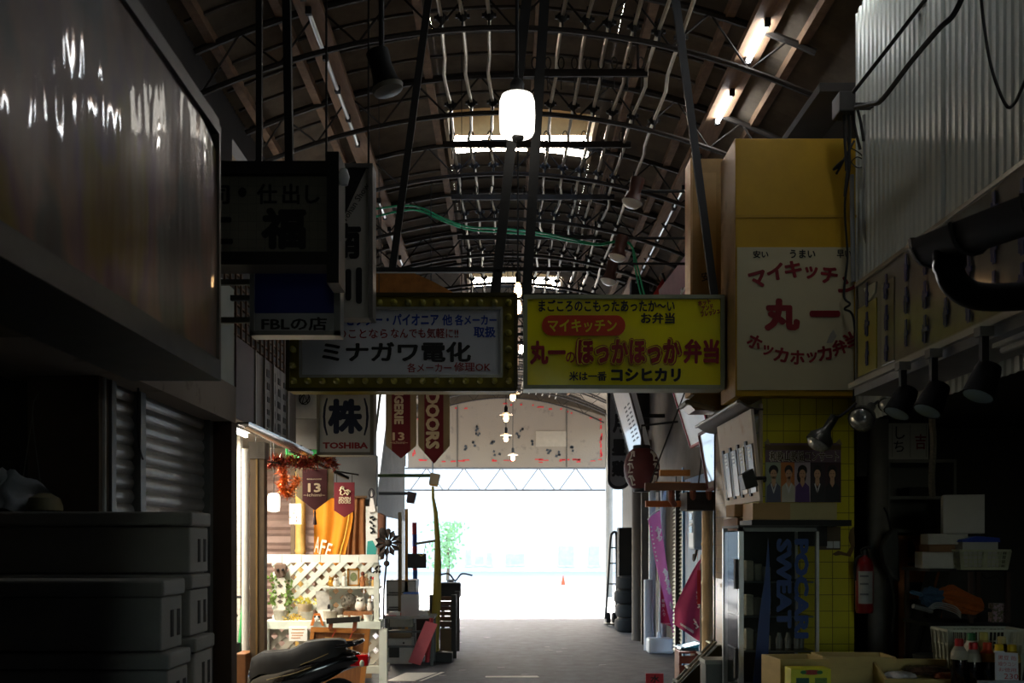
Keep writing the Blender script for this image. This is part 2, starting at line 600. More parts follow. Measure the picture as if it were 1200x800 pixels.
for px, py, sw, sh in ((560, 502, 5, 6), (562, 509, 9, 3), (610, 503, 7, 4), (607, 510, 4, 5), (555, 520, 4, 6), (578, 518, 8, 3), (625, 520, 4, 7), (640, 530, 10, 6), (652, 532, 9, 7), (584, 531, 11, 6), (670, 528, 5, 9), (545, 525, 3, 8), (596, 512, 4, 3)):
    for q in range(4):
        a, b = px + RND.uniform(-sw, sw) / 2, py + RND.uniform(-sh, sh) / 2
        x, z = X(a, 28), Z(b, 28)
        r1 = RND.uniform(.02, .05)
        mb.prism([(x - r1, z - .02), (x + r1 * .6, z - .035), (x + r1, z + .02), (x - r1 * .4, z + .04)], 27.985, 28.0)
mb.part('faded_lettering', mat('#35373a', .8), HB)
for px in (536, 664): MB(HB).box(X(px, 28) - .012, X(px, 28) + .012, 27.98, 28.0, 3.55, 5.25).part('seam', mat('#3f3a34', .8), HB)
mb = MB(HB); mb.box(X(628, 28), X(664, 28), 27.985, 28.0, Z(523, 28), Z(505, 28)); mb.part('bare_patch', mat('#85796a', .9, 0, .08), HB)

HT = thing('header_truss', 'light zigzag steel truss under the peeling board at the far mouth', 'truss', (0, 28, 2.9))
mb = MB(HT); mb.bar((-2.74, 28.05, 2.92), (2.74, 28.05, 2.92), .07, .05); mb.part('lower_chord', mat('#5a5654', .6), HT)
mb = MB(HT); mb.bar((-2.74, 28.05, 3.52), (2.74, 28.05, 3.52), .06, .05); mb.part('upper_chord', mat('#5a5654', .6), HT)
mb = MB(HT)
x = -2.6; k = 0
while x < 2.2:
    mb.bar((x, 28.05, 2.92 if k % 2 == 0 else 3.52), (x + .44, 28.05, 3.52 if k % 2 == 0 else 2.92), .028, .028)
    x += .56 if k % 2 else .46; k += 1
mb.part('web', mat('#5b4a48', .6), HT)
for sx, nm in ((-2.85, 'left'), (2.85, 'right')):
    o = MB().tube([(sx, 28.05, 0), (sx, 28.05, 5.0)], .1, 12).thing('end_post', mat('#77726a', .6), 'round steel post holding the %s end of the far header' % nm, 'post', smooth=True)

# street outside, bright in the sun
OB = thing('far_building', 'pale low building across the sunlit street with small blue windows', 'building', (2, 52, 0))
MB(OB).box(-16, 26, 52, 60, 0, 7.5).part('wall', mat('#d9d6cf', .8, 0, .05), OB)
for px0, px1, py0, py1 in ((546, 552, 644, 662), (557, 566, 652, 661), (571, 576, 648, 662), (593, 614, 649, 661), (655, 672, 640, 662), (690, 702, 640, 662)):
    d = 52
    wn = MB(OB).box(X(px0, d), X(px1, d), 51.93, 52, Z(py1, d), Z(py0, d)).part('window', mat('#b5aca0', .4), OB)
    MB(OB).box(X(px0, d) - .06, X(px1, d) + .06, 51.9, 51.98, Z(py1, d) - .1, Z(py1, d)).part('sill', mat('#c9c6bf', .8), wn)
TR = thing('street_tree', 'small leafy green tree standing by the sunlit street', 'tree', (-2.2, 40, 0))
MB(TR).tube([(-2.25, 40, 0), (-2.2, 40, .9), (-2.3, 40.05, 1.8)], [.07, .055, .03], 8).part('trunk', mat('#6b5a46', .9), TR, True)
mb = MB(TR)
for i in range(420):
    t = RND.random()
    c = Vector((RND.gauss(-2.3 + .3 * (t - .5), .30), RND.gauss(40, .3), .5 + 1.8 * t))
    a = RND.uniform(0, 6.28); r = RND.uniform(.05, .11)
    u = Vector((math.cos(a), RND.uniform(-.4, .4), math.sin(a))) * r
    v = Vector((-math.sin(a), RND.uniform(-.4, .4), math.cos(a))) * r * .5
    mb.add([c - u, c - v, c + u, c + v], [(0, 1, 2, 3)])
mb.part('foliage', mat('#86ab72', .7), TR)
MB().lathe([(.09, 0), (.08, .03), (.03, .25), (.015, .34)], (X(660, 36), 36, 0), 12).thing('traffic_cone', mat('#d4572a', .6), 'tiny orange cone on the sunlit ground outside', 'cone', smooth=True)
# ---------------------------------------------------------------- roof trusses, purlins, conduits, lamps
STEEL = mat('#322c27', .7, .3, .25, 6)
RUST = mat('#7a5f48', .85, 0, .35, 8, .2, 40)
for i in range(14):
    y = 7.85 + 1.55 * i
    t = thing('roof_truss', 'arched steel roof truss with zigzag rods, %s in view' % ORD[i], 'truss', (0, y, hroof(2.4) - .45), group='arched roof trusses')
    def arc(dz, n=28, x0=-2.4, x1=2.4):
        return [(x0 + (x1 - x0) * k / n, y, hroof(x0 + (x1 - x0) * k / n) - dz) for k in range(n + 1)]
    if i: hi = 2.38 if y < 8.6 else 2.1
    else: hi = 2.38
    if 8.6 < y < 15.3: hi = 3.15
    if y > 21: hi = 2.7
    lo = -2.38 if y < 12.2 else (-2.08 if y < 21.5 else -2.7)
    MB(t).tube(arc(.06, 28, lo, hi), .026, 6).part('upper_chord', STEEL, t, True)
    MB(t).tube(arc(.40, 28, lo, hi), .022, 6).part('lower_chord', STEEL, t, True)
    m = MB(t)
    x = lo + .05; k = 0
    while x + .3 < hi:
        za, zb = (.40, .06) if k % 2 == 0 else (.06, .40)
        m.tube([(x, y, hroof(x) - za), (x + .3, y, hroof(x + .3) - zb)], .009, 5)
        x += .3; k += 1
    m.part('web', STEEL, t)
for k, x in enumerate((-2.25, -1.72, -.70, .28, 1.16, 1.72, 2.28)):
    yb = 16.4 if x > 2.1 else (12.1 if x < -2.1 else 28)
    MB().box(x - .035, x + .035, 5.5, yb, hroof(x) - .055, hroof(x) + .02).thing('roof_purlin', RUST, 'rust-stained lengthwise roof timber, %s from the left under the vault' % NTH[k], 'roof timber', 'lengthwise roof timbers')

PIPE = mat('#b9ad98', .35, .35, .2, 14)
JOINT = mat('#2b2826', .6, .3)
for k, x in enumerate((-.50, -.315, -.125, .43, .62, .80, .985, 1.17, 1.36)):
    t = thing('ceiling_conduit', 'pale kinked conduit running along the roof, %s from the left' % NTH[k], 'conduit', (x, 7.85, hroof(x) - .40), group='pale conduits under the roof')
    pts = []
    jy = [6.3 + 1.55 * i for i in range(15)]
    jx = [x + RND.uniform(-.015, .015) for _ in jy]
    for i in range(14):
        off = RND.uniform(.01, .06) * (1 if k > 2 else -1)
        for q in range(6):
            u = q / 6
            b = math.sin(math.pi * u)
            kk = .035 if (i % 2 == 0) else -.02
            pts.append((jx[i] + (jx[i + 1] - jx[i]) * u + (off * (1 if u > .55 else .3) * b), jy[i] + 1.55 * u, hroof(x) - .30 + .06 * b + (kk if u > .5 else 0) * b))
    MB(t).tube(pts, .016, 7).part('pipe', PIPE, t, True)
    for i in range(1, 13):
        m = MB(t)
        m.ball((jx[i], jy[i], hroof(x) - .30), .042, 8, sy=.8)
        m.box(jx[i] - .055, jx[i] + .055, jy[i] - .012, jy[i] + .012, hroof(x) - .315, hroof(x) - .29)
        m.box(jx[i] - .008, jx[i] + .008, jy[i] - .04, jy[i] - .025, hroof(x) - .39, hroof(x) - .22)
        m.part('joint', JOINT, t, True)
# cross bars with hanging hooks between the trusses
for i in range(8):
    y = 8.63 + 1.55 * i
    x0, x1 = (-.62, 1.25) if i != 0 else (.08, 1.2)
    z = EYE + 3.95
    t = thing('hook_bar', 'dark cross bar with oval hooks under the roof, %s in view' % ORD[i], 'bar', (0, y, z - .1), group='dark hook bars under the roof')
    MB(t).box(x0, x1, y - .012, y + .012, z - .03, z + .03).part('bar', STEEL, t)
    n = 10
    for j in range(n):
        x = x0 + (x1 - x0) * (j + .5) / n
        m = MB(t)
        m.tube([(x + .025 * math.cos(a * 6.283 / 12), y, z + .085 + .05 * math.sin(a * 6.283 / 12)) for a in range(12)], .006, 5, closed=True)
        m.tube([(x, y, z - .03), (x, y, z - .14)], .005, 5)
        m.part('hook', STEEL, t)
    m = MB(t)
    for x in (x0 + .08, x1 - .08): m.tube([(x, y, z), (x, y, hroof(x) - .0)], .012, 6)
    m.part('drop_rod', STEEL, t)

# lines of fluorescent battens along both sides
TUBE_ON = mat('#f4fbff', .4, var=.0, glow=TUBE_GLOW)
TUBE_OFF = mat('#e6e8e6', .12, 0, .04, coat=1)
WOOD = mat('#8a6a50', .75, 0, .25, 5, stretch=(6, 1, 6))
CAP = mat('#1c1b1a', .6)
def tube_line(name_side, xb, hb, rows, y0, y1, lit):
    b = MB().box(xb - .10, xb + .10, y0, y1, EYE + hb + .032, EYE + hb + .09).thing('lamp_batten', WOOD, 'long wooden batten carrying the row of tubes along the %s of the roof' % name_side, 'batten')
    for n_, ya in enumerate(rows):
        on = n_ in lit
        hid = sum(1 for q in rows if q < 6.9)
        nv = n_ - hid
        if name_side == 'right side':
            lab = ('lit' if on else 'unlit') + ' white fluorescent tube under the roof on the right, %s of the row' % ORD[nv]
            if nv < 0: lab = 'white fluorescent tube high over the near shop on the right, %s along' % NTH[n_]
        else:
            lab = 'unlit white fluorescent tube under the roof on the left, %s of the row' % ORD[n_]
        t = thing('fluorescent_tube', lab, 'lamp', (xb, ya, EYE + hb - .02), group='fluorescent tubes on the ' + name_side)
        MB(t).tube([(xb, ya, EYE + hb), (xb, ya + .58, EYE + hb)], .019, 10).part('tube', TUBE_ON if on else TUBE_OFF, t, True)
        m = MB(t)
        for yy in (ya - .035, ya + .58): m.box(xb - .022, xb + .022, yy, yy + .035, EYE + hb - .025, EYE + hb + .031)
        m.part('end_cap', CAP, t)
rowsR = [2.9, 4.1, 5.3, 6.46, 7.63, 8.82, 10.3] + [11.2 + .655 * i for i in range(13)]
tube_line('right side', 1.95, 3.86, rowsR, 2.6, 20.4, {1, 2, 3, 4, 5})
rowsL = [6.9, 7.72, 8.45, 9.05, 9.68, 10.9, 12.0, 13.1, 14.4, 15.6, 17.4]
tube_line('left side', -1.48, 3.99, rowsL, 6.6, 19.5, set())

# big white lamp hanging in the middle
t = thing('pendant_lamp', 'big glowing white lamp hanging under the middle of the roof', 'lamp', P(606, 160, 7.0))
c = P(606, 136, 7.0)
m = MB(t); m.lathe([(.06, -.135), (.108, -.13), (.118, -.11), (.123, 0), (.120, .10), (.108, .135), (.06, .148), (.03, .105)], c, 20); m.part('globe', mat('#fff8ec', .4, var=0, glow=2.2), t, True)
m = MB(t); m.lathe([(.012, .08), (.03, .12), (.045, .155), (.05, .22), (.03, .25)], c, 14); m.part('socket', CAP, t, True)
MB(t).tube([c + Vector((0, 0, .24)), (c.x, c.y, hroof(c.x))], .012, 6).part('cord', CAP, t)
m = MB(t); m.tube([(c.x + .03, c.y + .02, c.z - .13), (c.x - .02, c.y, c.z - .155)], .03, 8); m.part('pull_switch', CAP, t)

# string of warm pendant bulbs down the centre line
BULB = mat('#ffc98a', .3, var=0, glow=14)
for k, (px, py, d) in enumerate(((607, 337, 8.9), (607, 357, 9.5), (601, 462, 15.2), (593, 487, 17.8), (593, 511, 21.2), (601, 534, 25.8))):
    c = P(px, py, d)
    t = thing('pendant_bulb', 'warm glowing bare bulb hanging on its cord in mid aisle, %s of the string' % ORD[k], 'lamp', c - Vector((0, 0, .09)), group='bare bulbs down the aisle')
    s = 1 + .03 * (d - 9)
    MB(t).lathe([(.004, -.085 * s), (.025 * s, -.075 * s), (.036 * s, -.04 * s), (.030 * s, 0), (.016 * s, .045 * s)], c, 12).part('bulb', BULB, t, True)
    MB(t).lathe([(.020 * s, .04 * s), (.024 * s, .06 * s), (.024 * s, .12 * s), (.010 * s, .14 * s)], c, 10).part('socket', CAP, t, True)
    MB(t).tube([c + Vector((0, 0, .13 * s)), (c.x, c.y, hroof(c.x))], .008, 5).part('cord', CAP, t)
    if k >= 2:
        m = MB(t); m.lathe([(.02 * s, .05 * s), (.09 * s, .02 * s), (.095 * s, .01 * s), (.025 * s, .035 * s)], c, 14); m.part('glass_shade', mat('#efe9dd', .2, alpha=.55), t, True)

# arm lamps reaching out from the right wall
for k, (px, py, d) in enumerate(((747, 212, 8.95), (729, 279, 10.3), (718, 309, 11.3))):
    a = P(px, py, d)
    t = thing('arm_lamp', 'brown arm lamp with a white lens reaching from the right wall, %s of three' % ORD[k], 'lamp', a - Vector((0, 0, .3)), group='brown arm lamps on the right')
    body = mat('#4a2a20', .55)
    ar = P(px + 8, py + (12 if k == 0 else 0), d)
    MB(t).tube([(a.x + .02, d, ar.z), (2.16 if k == 0 else 2.0, d, ar.z)], .014, 8).part('arm', CAP, t)
    q = Matrix.Rotation(math.radians(14), 4, 'Y')
    MB(t).lathe([(.03, .03), (.062, .02), (.060, -.06), (.052, -.10), (.075, -.16), (.098, -.19)], a, 16, q).part('housing', body, t, True)
    MB(t).lathe([(.094, -.185), (.090, -.20), (.06, -.232), (.02, -.245)], a, 16, q).part('lens', mat('#e9e6df', .25), t, True)
# left floodlight near the ceiling
a = P(447, 78, 4.8)
t = thing('floodlight', 'dark unlit floodlight with a dull white lens hanging near the camera on the left', 'lamp', a - Vector((0, 0, .2)))
q = Matrix.Rotation(math.radians(-16), 4, 'Y')
MB(t).lathe([(.03, .08), (.055, .07), (.05, 0), (.06, -.07), (.078, -.10)], a, 18, q).part('housing', mat('#16130f', .7), t, True)
MB(t).lathe([(.076, -.10), (.07, -.12), (.03, -.13)], a, 18, q).part('lens', mat('#8f8878', .4), t, True)
MB(t).tube([a + Vector((0, 0, .07)), (a.x, a.y, hroof(a.x))], .013, 8).part('drop_rod', CAP, t)

# green cables looping below the roof
GR = mat('#2fae72', .45)
def cable(pts, r=.012, sub=8):
    out = []
    p = [Vector(v) for v in pts]
    for i in range(len(p) - 1):
        a, b, c, d = p[max(i - 1, 0)], p[i], p[i + 1], p[min(i + 2, len(p) - 1)]
        for q in range(sub):
            u = q / sub
            out.append(.5 * ((2 * b) + (c - a) * u + (2 * a - 5 * b + 4 * c - d) * u * u + (3 * b - a - 3 * c + d) * u ** 3))
    out.append(p[-1])
    return out
for k, dy in enumerate((0, .0)):
    s = 4 * k
    pts = [P(432, 246 + 10 * k, 12.2), P(470, 241 + 6 * k, 12.2), P(492, 243 + 4 * k, 12.3), P(520, 256 + 3 * k, 12.4), P(550, 266 + 3 * k, 12.5), P(590, 268 + 4 * k, 12.6), P(635, 273 + 3 * k, 12.7), P(665, 279 + 3 * k, 12.8), P(700, 286 + k, 12.9), P(725, 282 + k, 13), P(740, 288 - k, 13.1), P(747 - 3 * k, 312, 13.2), P(755 - 4 * k, 345, 13.3), P(764 - 4 * k, 380, 13.4)]
    MB().tube(cable(pts, sub=6), .013, 6).thing('green_cable', GR, ('upper' if k == 0 else 'lower') + ' of two bright green cables sagging across the roof space', 'cable', 'green cables', smooth=True)
# brown board hung behind the signs on the left
d = 12.0
t = thing('ragged_board', 'ragged brown board hung high behind the bulb-framed sign', 'board', (X(478, d), d, Z(350, d)))
mb = MB(t)
mb.prism([(X(a, d), Z(b, d)) for a, b in ((425, 350), (440, 316), (470, 313), (508, 330), (532, 343), (530, 350))], d, d + .05)
mb.part('board', mat('#8a5a24', .8, 0, .3, 7), t)
for px in (446, 505): MB(t).tube([(X(px, d), d + .02, Z(335, d)), (X(px, d), d + .02, hroof(X(px, d)))], .006, 5).part('cord', CAP, t)

# ---------------------------------------------------------------- the two main hanging signs
d = 7.25
k_ = d / F
t = thing('bulb_framed_sign', 'wide white shop sign in a dark yellow frame studded with unlit bulbs', 'sign', (X(471, d), d, Z(457, d)))
x0, x1, z0, z1 = X(337, d), X(605, d), Z(457, d), Z(345, d)
ix0, ix1, iz0, iz1 = X(353, d), X(587, d), Z(440, d), Z(362, d)
FR = mat('#7d6f12', .6, 0, .25, 6)
m = MB(t)
m.box(x0, x1, d + .04, d + .22, z0, z1)
m.box(x0, x1, d, d + .04, iz1, z1).box(x0, x1, d, d + .04, z0, iz0).box(x0, ix0, d, d + .04, iz0, iz1).box(ix1, x1, d, d + .04, iz0, iz1)
m.part('frame', FR, t)
m = MB(t)
for a, b, c, e in ((x0, x1, z1 - .015, z1 + .01), (x0, x1, z0 - .01, z0 + .015)): m.box(a, b, d - .02, d, c, e)
m.box(x0 - .01, x0 + .015, d - .02, d, z0, z1).box(x1 - .015, x1 + .01, d - .02, d, z0, z1)
m.part('edge_trim', mat('#3b3412', .5, .4), t)
pn = MB(t).box(ix0, ix1, d + .012, d + .04, iz0, iz1).part('panel', mat('#c9ccd6', .3, 0, .04, 3), t)
m = MB(t)
for a, b, c, e in ((ix0 - .012, ix1 + .012, iz1 - .006, iz1 + .014), (ix0 - .012, ix1 + .012, iz0 - .014, iz0 + .006)): m.box(a, b, d - .012, d + .02, c, e)
m.box(ix0 - .014, ix0 + .006, d - .012, d + .02, iz0, iz1).box(ix1 - .006, ix1 + .014, d - .012, d + .02, iz0, iz1)
m.part('panel_rim', mat('#9a9a94', .4, .5), t)
blue, red, blk = mat('#1d3f9c', .5), mat('#8f1c22', .5), mat('#101012', .5)
letters([pxl('ソニー・ビクター・パイオニア', 362, 514, 367, 381, d, bold=.035), pxl('他', 518, 530, 368, 381, d, bold=.03), pxl('各メーカー', 533, 582, 368, 381, d, bold=.035), pxl('取扱', 555, 581, 382, 395, d, bold=.035)], blue, t, d + .009)
letters([pxl('でんきのことなら', 358, 454, 385, 396, d, bold=.012), pxl('なんでも気軽に!!', 458, 537, 384, 396, d, bold=.012), pxl('各メーカー', 477, 529, 425, 436, d, bold=.012), pxl('修理OK', 532, 575, 424, 435, d, bold=.012)], red, t, d + .009)
letters([pxl('ミナガワ電化', 377, 552, 400, 424, d, bold=.035)], blk, t, d + .009)
bm = mat('#8c8636', .25, coat=.6)
def bulb_at(x, z):
    M_ = Matrix.Rotation(math.radians(90), 4, 'X')
    MB(t).lathe([(.022, -.0), (.020, .012), (.027, .03), (.022, .052), (.008, .064)], (x, d, z), 10, M_).part('bulb', bm, t, True)
for i in range(16):
    for py in (355.5, 447):
        bulb_at(X(345 + 16.75 * i, d), Z(py, d))
for py in (372.5, 391, 410, 429):
    for px in (344, 596): bulb_at(X(px, d), Z(py, d))
def hanger(px0, py0, px1, py1, w_, mm):
    a, b = P(px0, py0, d) + Vector((0, .1, 0)), P(px1, py1, d) + Vector((0, .1, 0))
    k = (hroof(b.x) - a.z) / (b.z - a.z)
    MB(t).bar(a, a + (b - a) * k, w_, .03).part('hanger_rod', mm, t)
hanger(458, 312, 490, 72, .05, CAP)
hanger(580, 342, 607, 90, .07, CAP)
MB(t).box(X(398, d), X(592, d), d + .08, d + .12, Z(315, d), Z(309.5, d)).part('hanger_bar', CAP, t)
for px in (413, 583): MB(t).box(X(px - 3, d), X(px + 3, d), d + .08, d + .12, Z(345, d), Z(312, d)).part('hanger_post', CAP, t)

t = thing('yellow_lunch_sign', 'bright yellow hanging lunch-box sign with dark red and black lettering', 'sign', (X(731, d), d, Z(455, d)))
x0, x1, z0, z1 = X(613.5, d), X(849.5, d), Z(455.5, d), Z(345, d)
m = MB(t)
m.box(x0, x1, d + .03, d + .2, z0, z1)
b_ = .028
m.box(x0, x1, d, d + .03, z1 - b_, z1).box(x0, x1, d, d + .03, z0, z0 + b_).box(x0, x0 + b_, d, d + .03, z0 + b_, z1 - b_).box(x1 - b_, x1, d, d + .03, z0 + b_, z1 - b_)
m.part('frame', mat('#8d927c', .5, .3), t)
m = MB(t)
m.sheet(lambda u, v: (x0 + b_ + u * (x1 - x0 - 2 * b_), d + .018 - .008 * math.sin(u * 9 + v * 3) * math.sin(v * 3.14) , z0 + b_ + v * (z1 - z0 - 2 * b_)), 40, 16)
m.part('panel', mat('#ece21c', .22, 0, .05, 2, coat=.5), t, True)
yL = d + .004
oval = [(X(684, d) + sgn * (X(733, d) - X(684, d) - .065) + .065 * math.cos(a), Z(381, d) + .072 * math.sin(a)) for sgn, a0 in ((1, -90), (-1, 90)) for a in [math.radians(a0 + 18 * q) for q in range(11)]]
MB(t).prism(oval, yL + .001, yL + .004).part('red_pill', mat('#c23a1c', .4), t)
letters([pxl('マイキッチン', 642, 723, 374, 389, d, bold=.03)], mat('#d8c81e', .4), t, yL - .001)
letters([pxl('まごころのこもったあったか〜い', 631, 791, 351, 365, d, bold=.035), pxl('お弁当', 751, 791, 366, 379, d, bold=.035), pxl('米は一番', 667, 711, 435, 446, d, bold=.03), pxl('コシヒカリ', 716, 798, 431, 447, d, bold=.055)], blk, t, yL)
dr = mat('#8a0f18', .45)
hk = [pxl('ほっかほっか', 677, 797, 397, 426, d, bold=.055)]
letters([pxl('ほっかほっか', 674, 800, 395, 428, d, bold=.13)], dr, t, yL, name='lettering_outline')
letters([pxl('ほっかほっか', 675.5, 798.5, 396, 427, d, bold=.095)], mat('#d9cf1b', .3), t, yL - .0015, name='lettering_halo')
letters(hk + [pxl('丸一', 621, 663, 399, 427, d, bold=.05), pxl('の', 663, 674, 412, 425, d, bold=.02), pxl('弁当', 801, 843, 397, 426, d, bold=.05)], dr, t, yL - .003)
letters([pxl('ホット', 818, 833, 351, 357.5, d, 12, .05), pxl('アンド', 822, 836, 357, 363.5, d, 12, .05), pxl('フレッシュ', 821, 844, 362.5, 369.5, d, 12, .05)], dr, t, yL)
hanger(617, 347, 633, 85, .07, CAP)
hanger(841, 347, 812, 125, .055, mat('#2b2c2e', .6))

# ---------------------------------------------------------------- signs on the left
# large foreground light-box sign seen edge on
def near_sign():
    x, y0, y1, z0, z1 = -1.0, .9, 3.54, 2.06, 2.94
    t = thing('lightbox_sign', 'big dark plastic light-box sign in the upper left, glossy and out of focus', 'sign', (x - .15, 2.2, z0))
    m = MB(t)
    m.box(x - .30, x - .015, y0, y1, z0 + .03, z1 - .02)
    m.part('housing', mat('#2a2724', .6), t)
    # faded printed face with slack vertical waves
    fm = bpy.data.materials.new('faded_print')
    fm.use_nodes = True
    q = fm.node_tree; b = q.nodes['Principled BSDF']
    tc = q.nodes.new('ShaderNodeTexCoord'); mp = q.nodes.new('ShaderNodeMapping'); mp.inputs['Scale'].default_value = (1, 1.5, 1.0)
    q.links.new(tc.outputs['Object'], mp.inputs[0])
    nz = q.nodes.new('ShaderNodeTexNoise'); nz.inputs['Scale'].default_value = 1.6; nz.inputs['Detail'].default_value = 3
    q.links.new(mp.outputs[0], nz.inputs['Vector'])
    rp = q.nodes.new('ShaderNodeValToRGB')
    els = rp.color_ramp.elements
    els[0].position, els[0].color = .30, lin('#4b4640') + (1,)
    els[1].position, els[1].color = .72, lin('#7a5a34') + (1,)
    for p_, c_ in ((.42, '#5a5854'), (.50, '#8a6c5c'), (.57, '#7a5a60'), (.64, '#86702c')):
        e = els.new(p_); e.color = lin(c_) + (1,)
    q.links.new(nz.outputs['Fac'], rp.inputs[0]); q.links.new(rp.outputs[0], b.inputs['Base Color'])
    b.inputs['Roughness'].default_value = .32
    b.inputs['Coat Weight'].default_value = .6; b.inputs['Coat Roughness'].default_value = .04; b.inputs['Specular IOR Level'].default_value = .15
    n2 = q.nodes.new('ShaderNodeTexNoise'); n2.inputs['Scale'].default_value = 3.0
    mp2 = q.nodes.new('ShaderNodeMapping'); mp2.inputs['Scale'].default_value = (1, 2.2, .55)
    q.links.new(tc.outputs['Object'], mp2.inputs[0]); q.links.new(mp2.outputs[0], n2.inputs['Vector'])
    bp = q.nodes.new('ShaderNodeBump'); bp.inputs['Strength'].default_value = .10; bp.inputs['Distance'].default_value = .10
    q.links.new(n2.outputs['Fac'], bp.inputs['Height'])
    q.links.new(bp.outputs[0], b.inputs['Normal']); q.links.new(bp.outputs[0], b.inputs['Coat Normal'])
    m = MB(t)
    def f(u, v):
        y = y0 + u * (y1 - y0)
        zt = z1 - .02 - .20 * max(0, (u - .85) / .15) ** 2 * .35
        return (x + .006 * math.sin(u * 21) * math.sin(v * 3.1), y, z0 + .07 + v * (zt - z0 - .07))
    m.sheet(f, 60, 14)
    m.part('face', fm, t, True)
    m = MB(t); m.box(x - .30, x + .012, y0, y1, z0, z0 + .07); m.part('bottom_rail', mat('#55524b', .45, .4, .2, 8), t)
    m = MB(t); m.box(x - .30, x + .012, y0, y1, z1 - .03, z1 + .02); m.part('top_rail', mat('#4a4640', .45, .4, .2, 8), t)
    m = MB(t); m.box(x - .30, x + .012, y1, y1 + .02, z0, z1); m.part('end_rail', mat('#4a4640', .45, .4), t)
    m = MB(t)
    for y in (1.2, 3.2): m.box(-2.4, x - .29, y - .02, y + .02, z1 - .1, z1 - .06)
    m.part('bracket', CAP, t)
near_sign()

# framed lantern sign for the caterer
d = 5.2
t = thing('caterer_sign', 'dim square-lattice sign in a black wooden frame with brush-style lettering, behind the glossy light box', 'sign', (X(320, d), d, Z(310, d)))
x0, x1 = X(215, d), X(385, d)
m = MB(t); m.box(x0, x1, d + .02, d + .14, Z(300, d), Z(203, d)); m.part('panel', tile_mat('#8a8577', '#6b675c', .045, .6, 'xz'), t)
m = MB(t)
m.box(x0 - .05, X(397, d), d - .02, d + .16, Z(205, d), Z(190, d)).box(x0 - .05, X(397, d), d - .02, d + .16, Z(311, d), Z(296, d))
m.part('frame', mat('#17110e', .6, 0, .2, 5), t)
MB(t).box(X(384, d), X(398, d), d - .03, d + .18, Z(333, d), Z(180, d)).part('post', mat('#120e0c', .6), t)
letters([pxl('寿司', 215, 268, 214, 238, d, bold=.03), pxl('・', 278, 288, 218, 230, d, bold=.03), pxl('仕', 300, 324, 214, 238, d, bold=.03), pxl('出し', 330, 374, 214, 238, d, bold=.03), pxl('仁', 232, 272, 246, 288, d, bold=.04), pxl('福', 305, 358, 242, 291, d, bold=.05)], mat('#050505', .6), t, d + .017)
m = MB(t)
m.bar((X(300, d), d + .07, Z(192, d)), (X(300, d), d + .07, 5.05), .03).bar((X(336, d), d + .07, Z(192, d)), (X(328, d), d + .07, 5.4), .04).bar((-2.4, d + .07, Z(196, d)), (x0, d + .07, Z(196, d)), .04)
m.part('hanger_rod', CAP, t)
m = MB(t); m.lathe([(.02, -.06), (.03, -.02), (.018, .02)], P(403, 203, d), 10); m.part('clear_bulb', mat('#cfd6d8', .1, alpha=.6), t, True)

d = 5.7
t = thing('blue_panel_sign', 'small sign with a plain deep blue panel over a white strip of black lettering', 'sign', (X(345, d), d, Z(393, d)))
x0, x1, z0, z1 = X(293, d), X(399, d), Z(393, d), Z(306, d)
m = MB(t); m.box(x0, x1, d + .02, d + .12, z0, z1)
for a in ((x0, x1, z0, z0 + .025), (x0, x1, z1 - .02, z1), (x0, x0 + .025, z0, z1), (x1 - .035, x1, z0, z1)): m.box(a[0], a[1], d - .01, d + .02, a[2], a[3])
m.part('frame', mat('#7d7f7d', .4, .3, .1), t)
MB(t).box(x0 + .025, x1 - .035, d + .008, d + .02, Z(366, d), z1 - .02).part('blue_panel', mat('#15226f', .4, 0, .05), t)
MB(t).box(x0 + .025, x1 - .035, d + .008, d + .02, z0 + .025, Z(366.5, d)).part('white_panel', mat('#a2a4a6', .4, 0, .05), t)
letters([pxl('FBLの店', 306, 383, 371, 387, d, bold=.03)], blk, t, d + .005)
m = MB(t)
for z in (z0 + .1, z1 - .1): m.bar((-2.4, d + .07, z), (x0 + .02, d + .07, z), .03)
m.part('bracket', mat('#55554f', .5, .5), t)

d = 6.9
t = thing('tall_white_sign', 'tall narrow white sign with big black characters and a black corner triangle', 'sign', (X(405, d), d, Z(372, d)))
x0, x1, z0, z1 = X(372, d), X(437, d), Z(372, d), Z(197, d)
m = MB(t); m.box(x0, x1 - .03, d + .01, d + .16, z0, z1); m.part('panel', mat('#b3aea6', .5, 0, .06), t)
m = MB(t); m.box(x1 - .03, x1, d - .01, d + .17, z0, z1).box(x0, x1, d - .01, d + .17, z1, z1 + .03); m.part('edge_frame', mat('#6d6a66', .5, .3), t)
MB(t).prism([(x0, z1), (X(429, d), z1), (X(400, d), Z(260, d)), (x0, Z(285, d))], d + .004, d + .012).part('black_corner', mat('#0d0d0e', .5), t)
letters([pxl('南', 386, 423, 261, 303, d, bold=.045), pxl('川', 388, 424, 313, 356, d, bold=.055)], blk, t, d + .005)
letters([("Tohan Show", X(416, d), Z(237, d), .30, .042, math.radians(57), .01)], mat('#3a3a3a', .5), t, d + .006)
m = MB(t)
for z in (z0 + .15, z1 - .2): m.bar((-2.4, d + .08, z), (x0 + .02, d + .08, z), .035)
m.part('bracket', CAP, t)

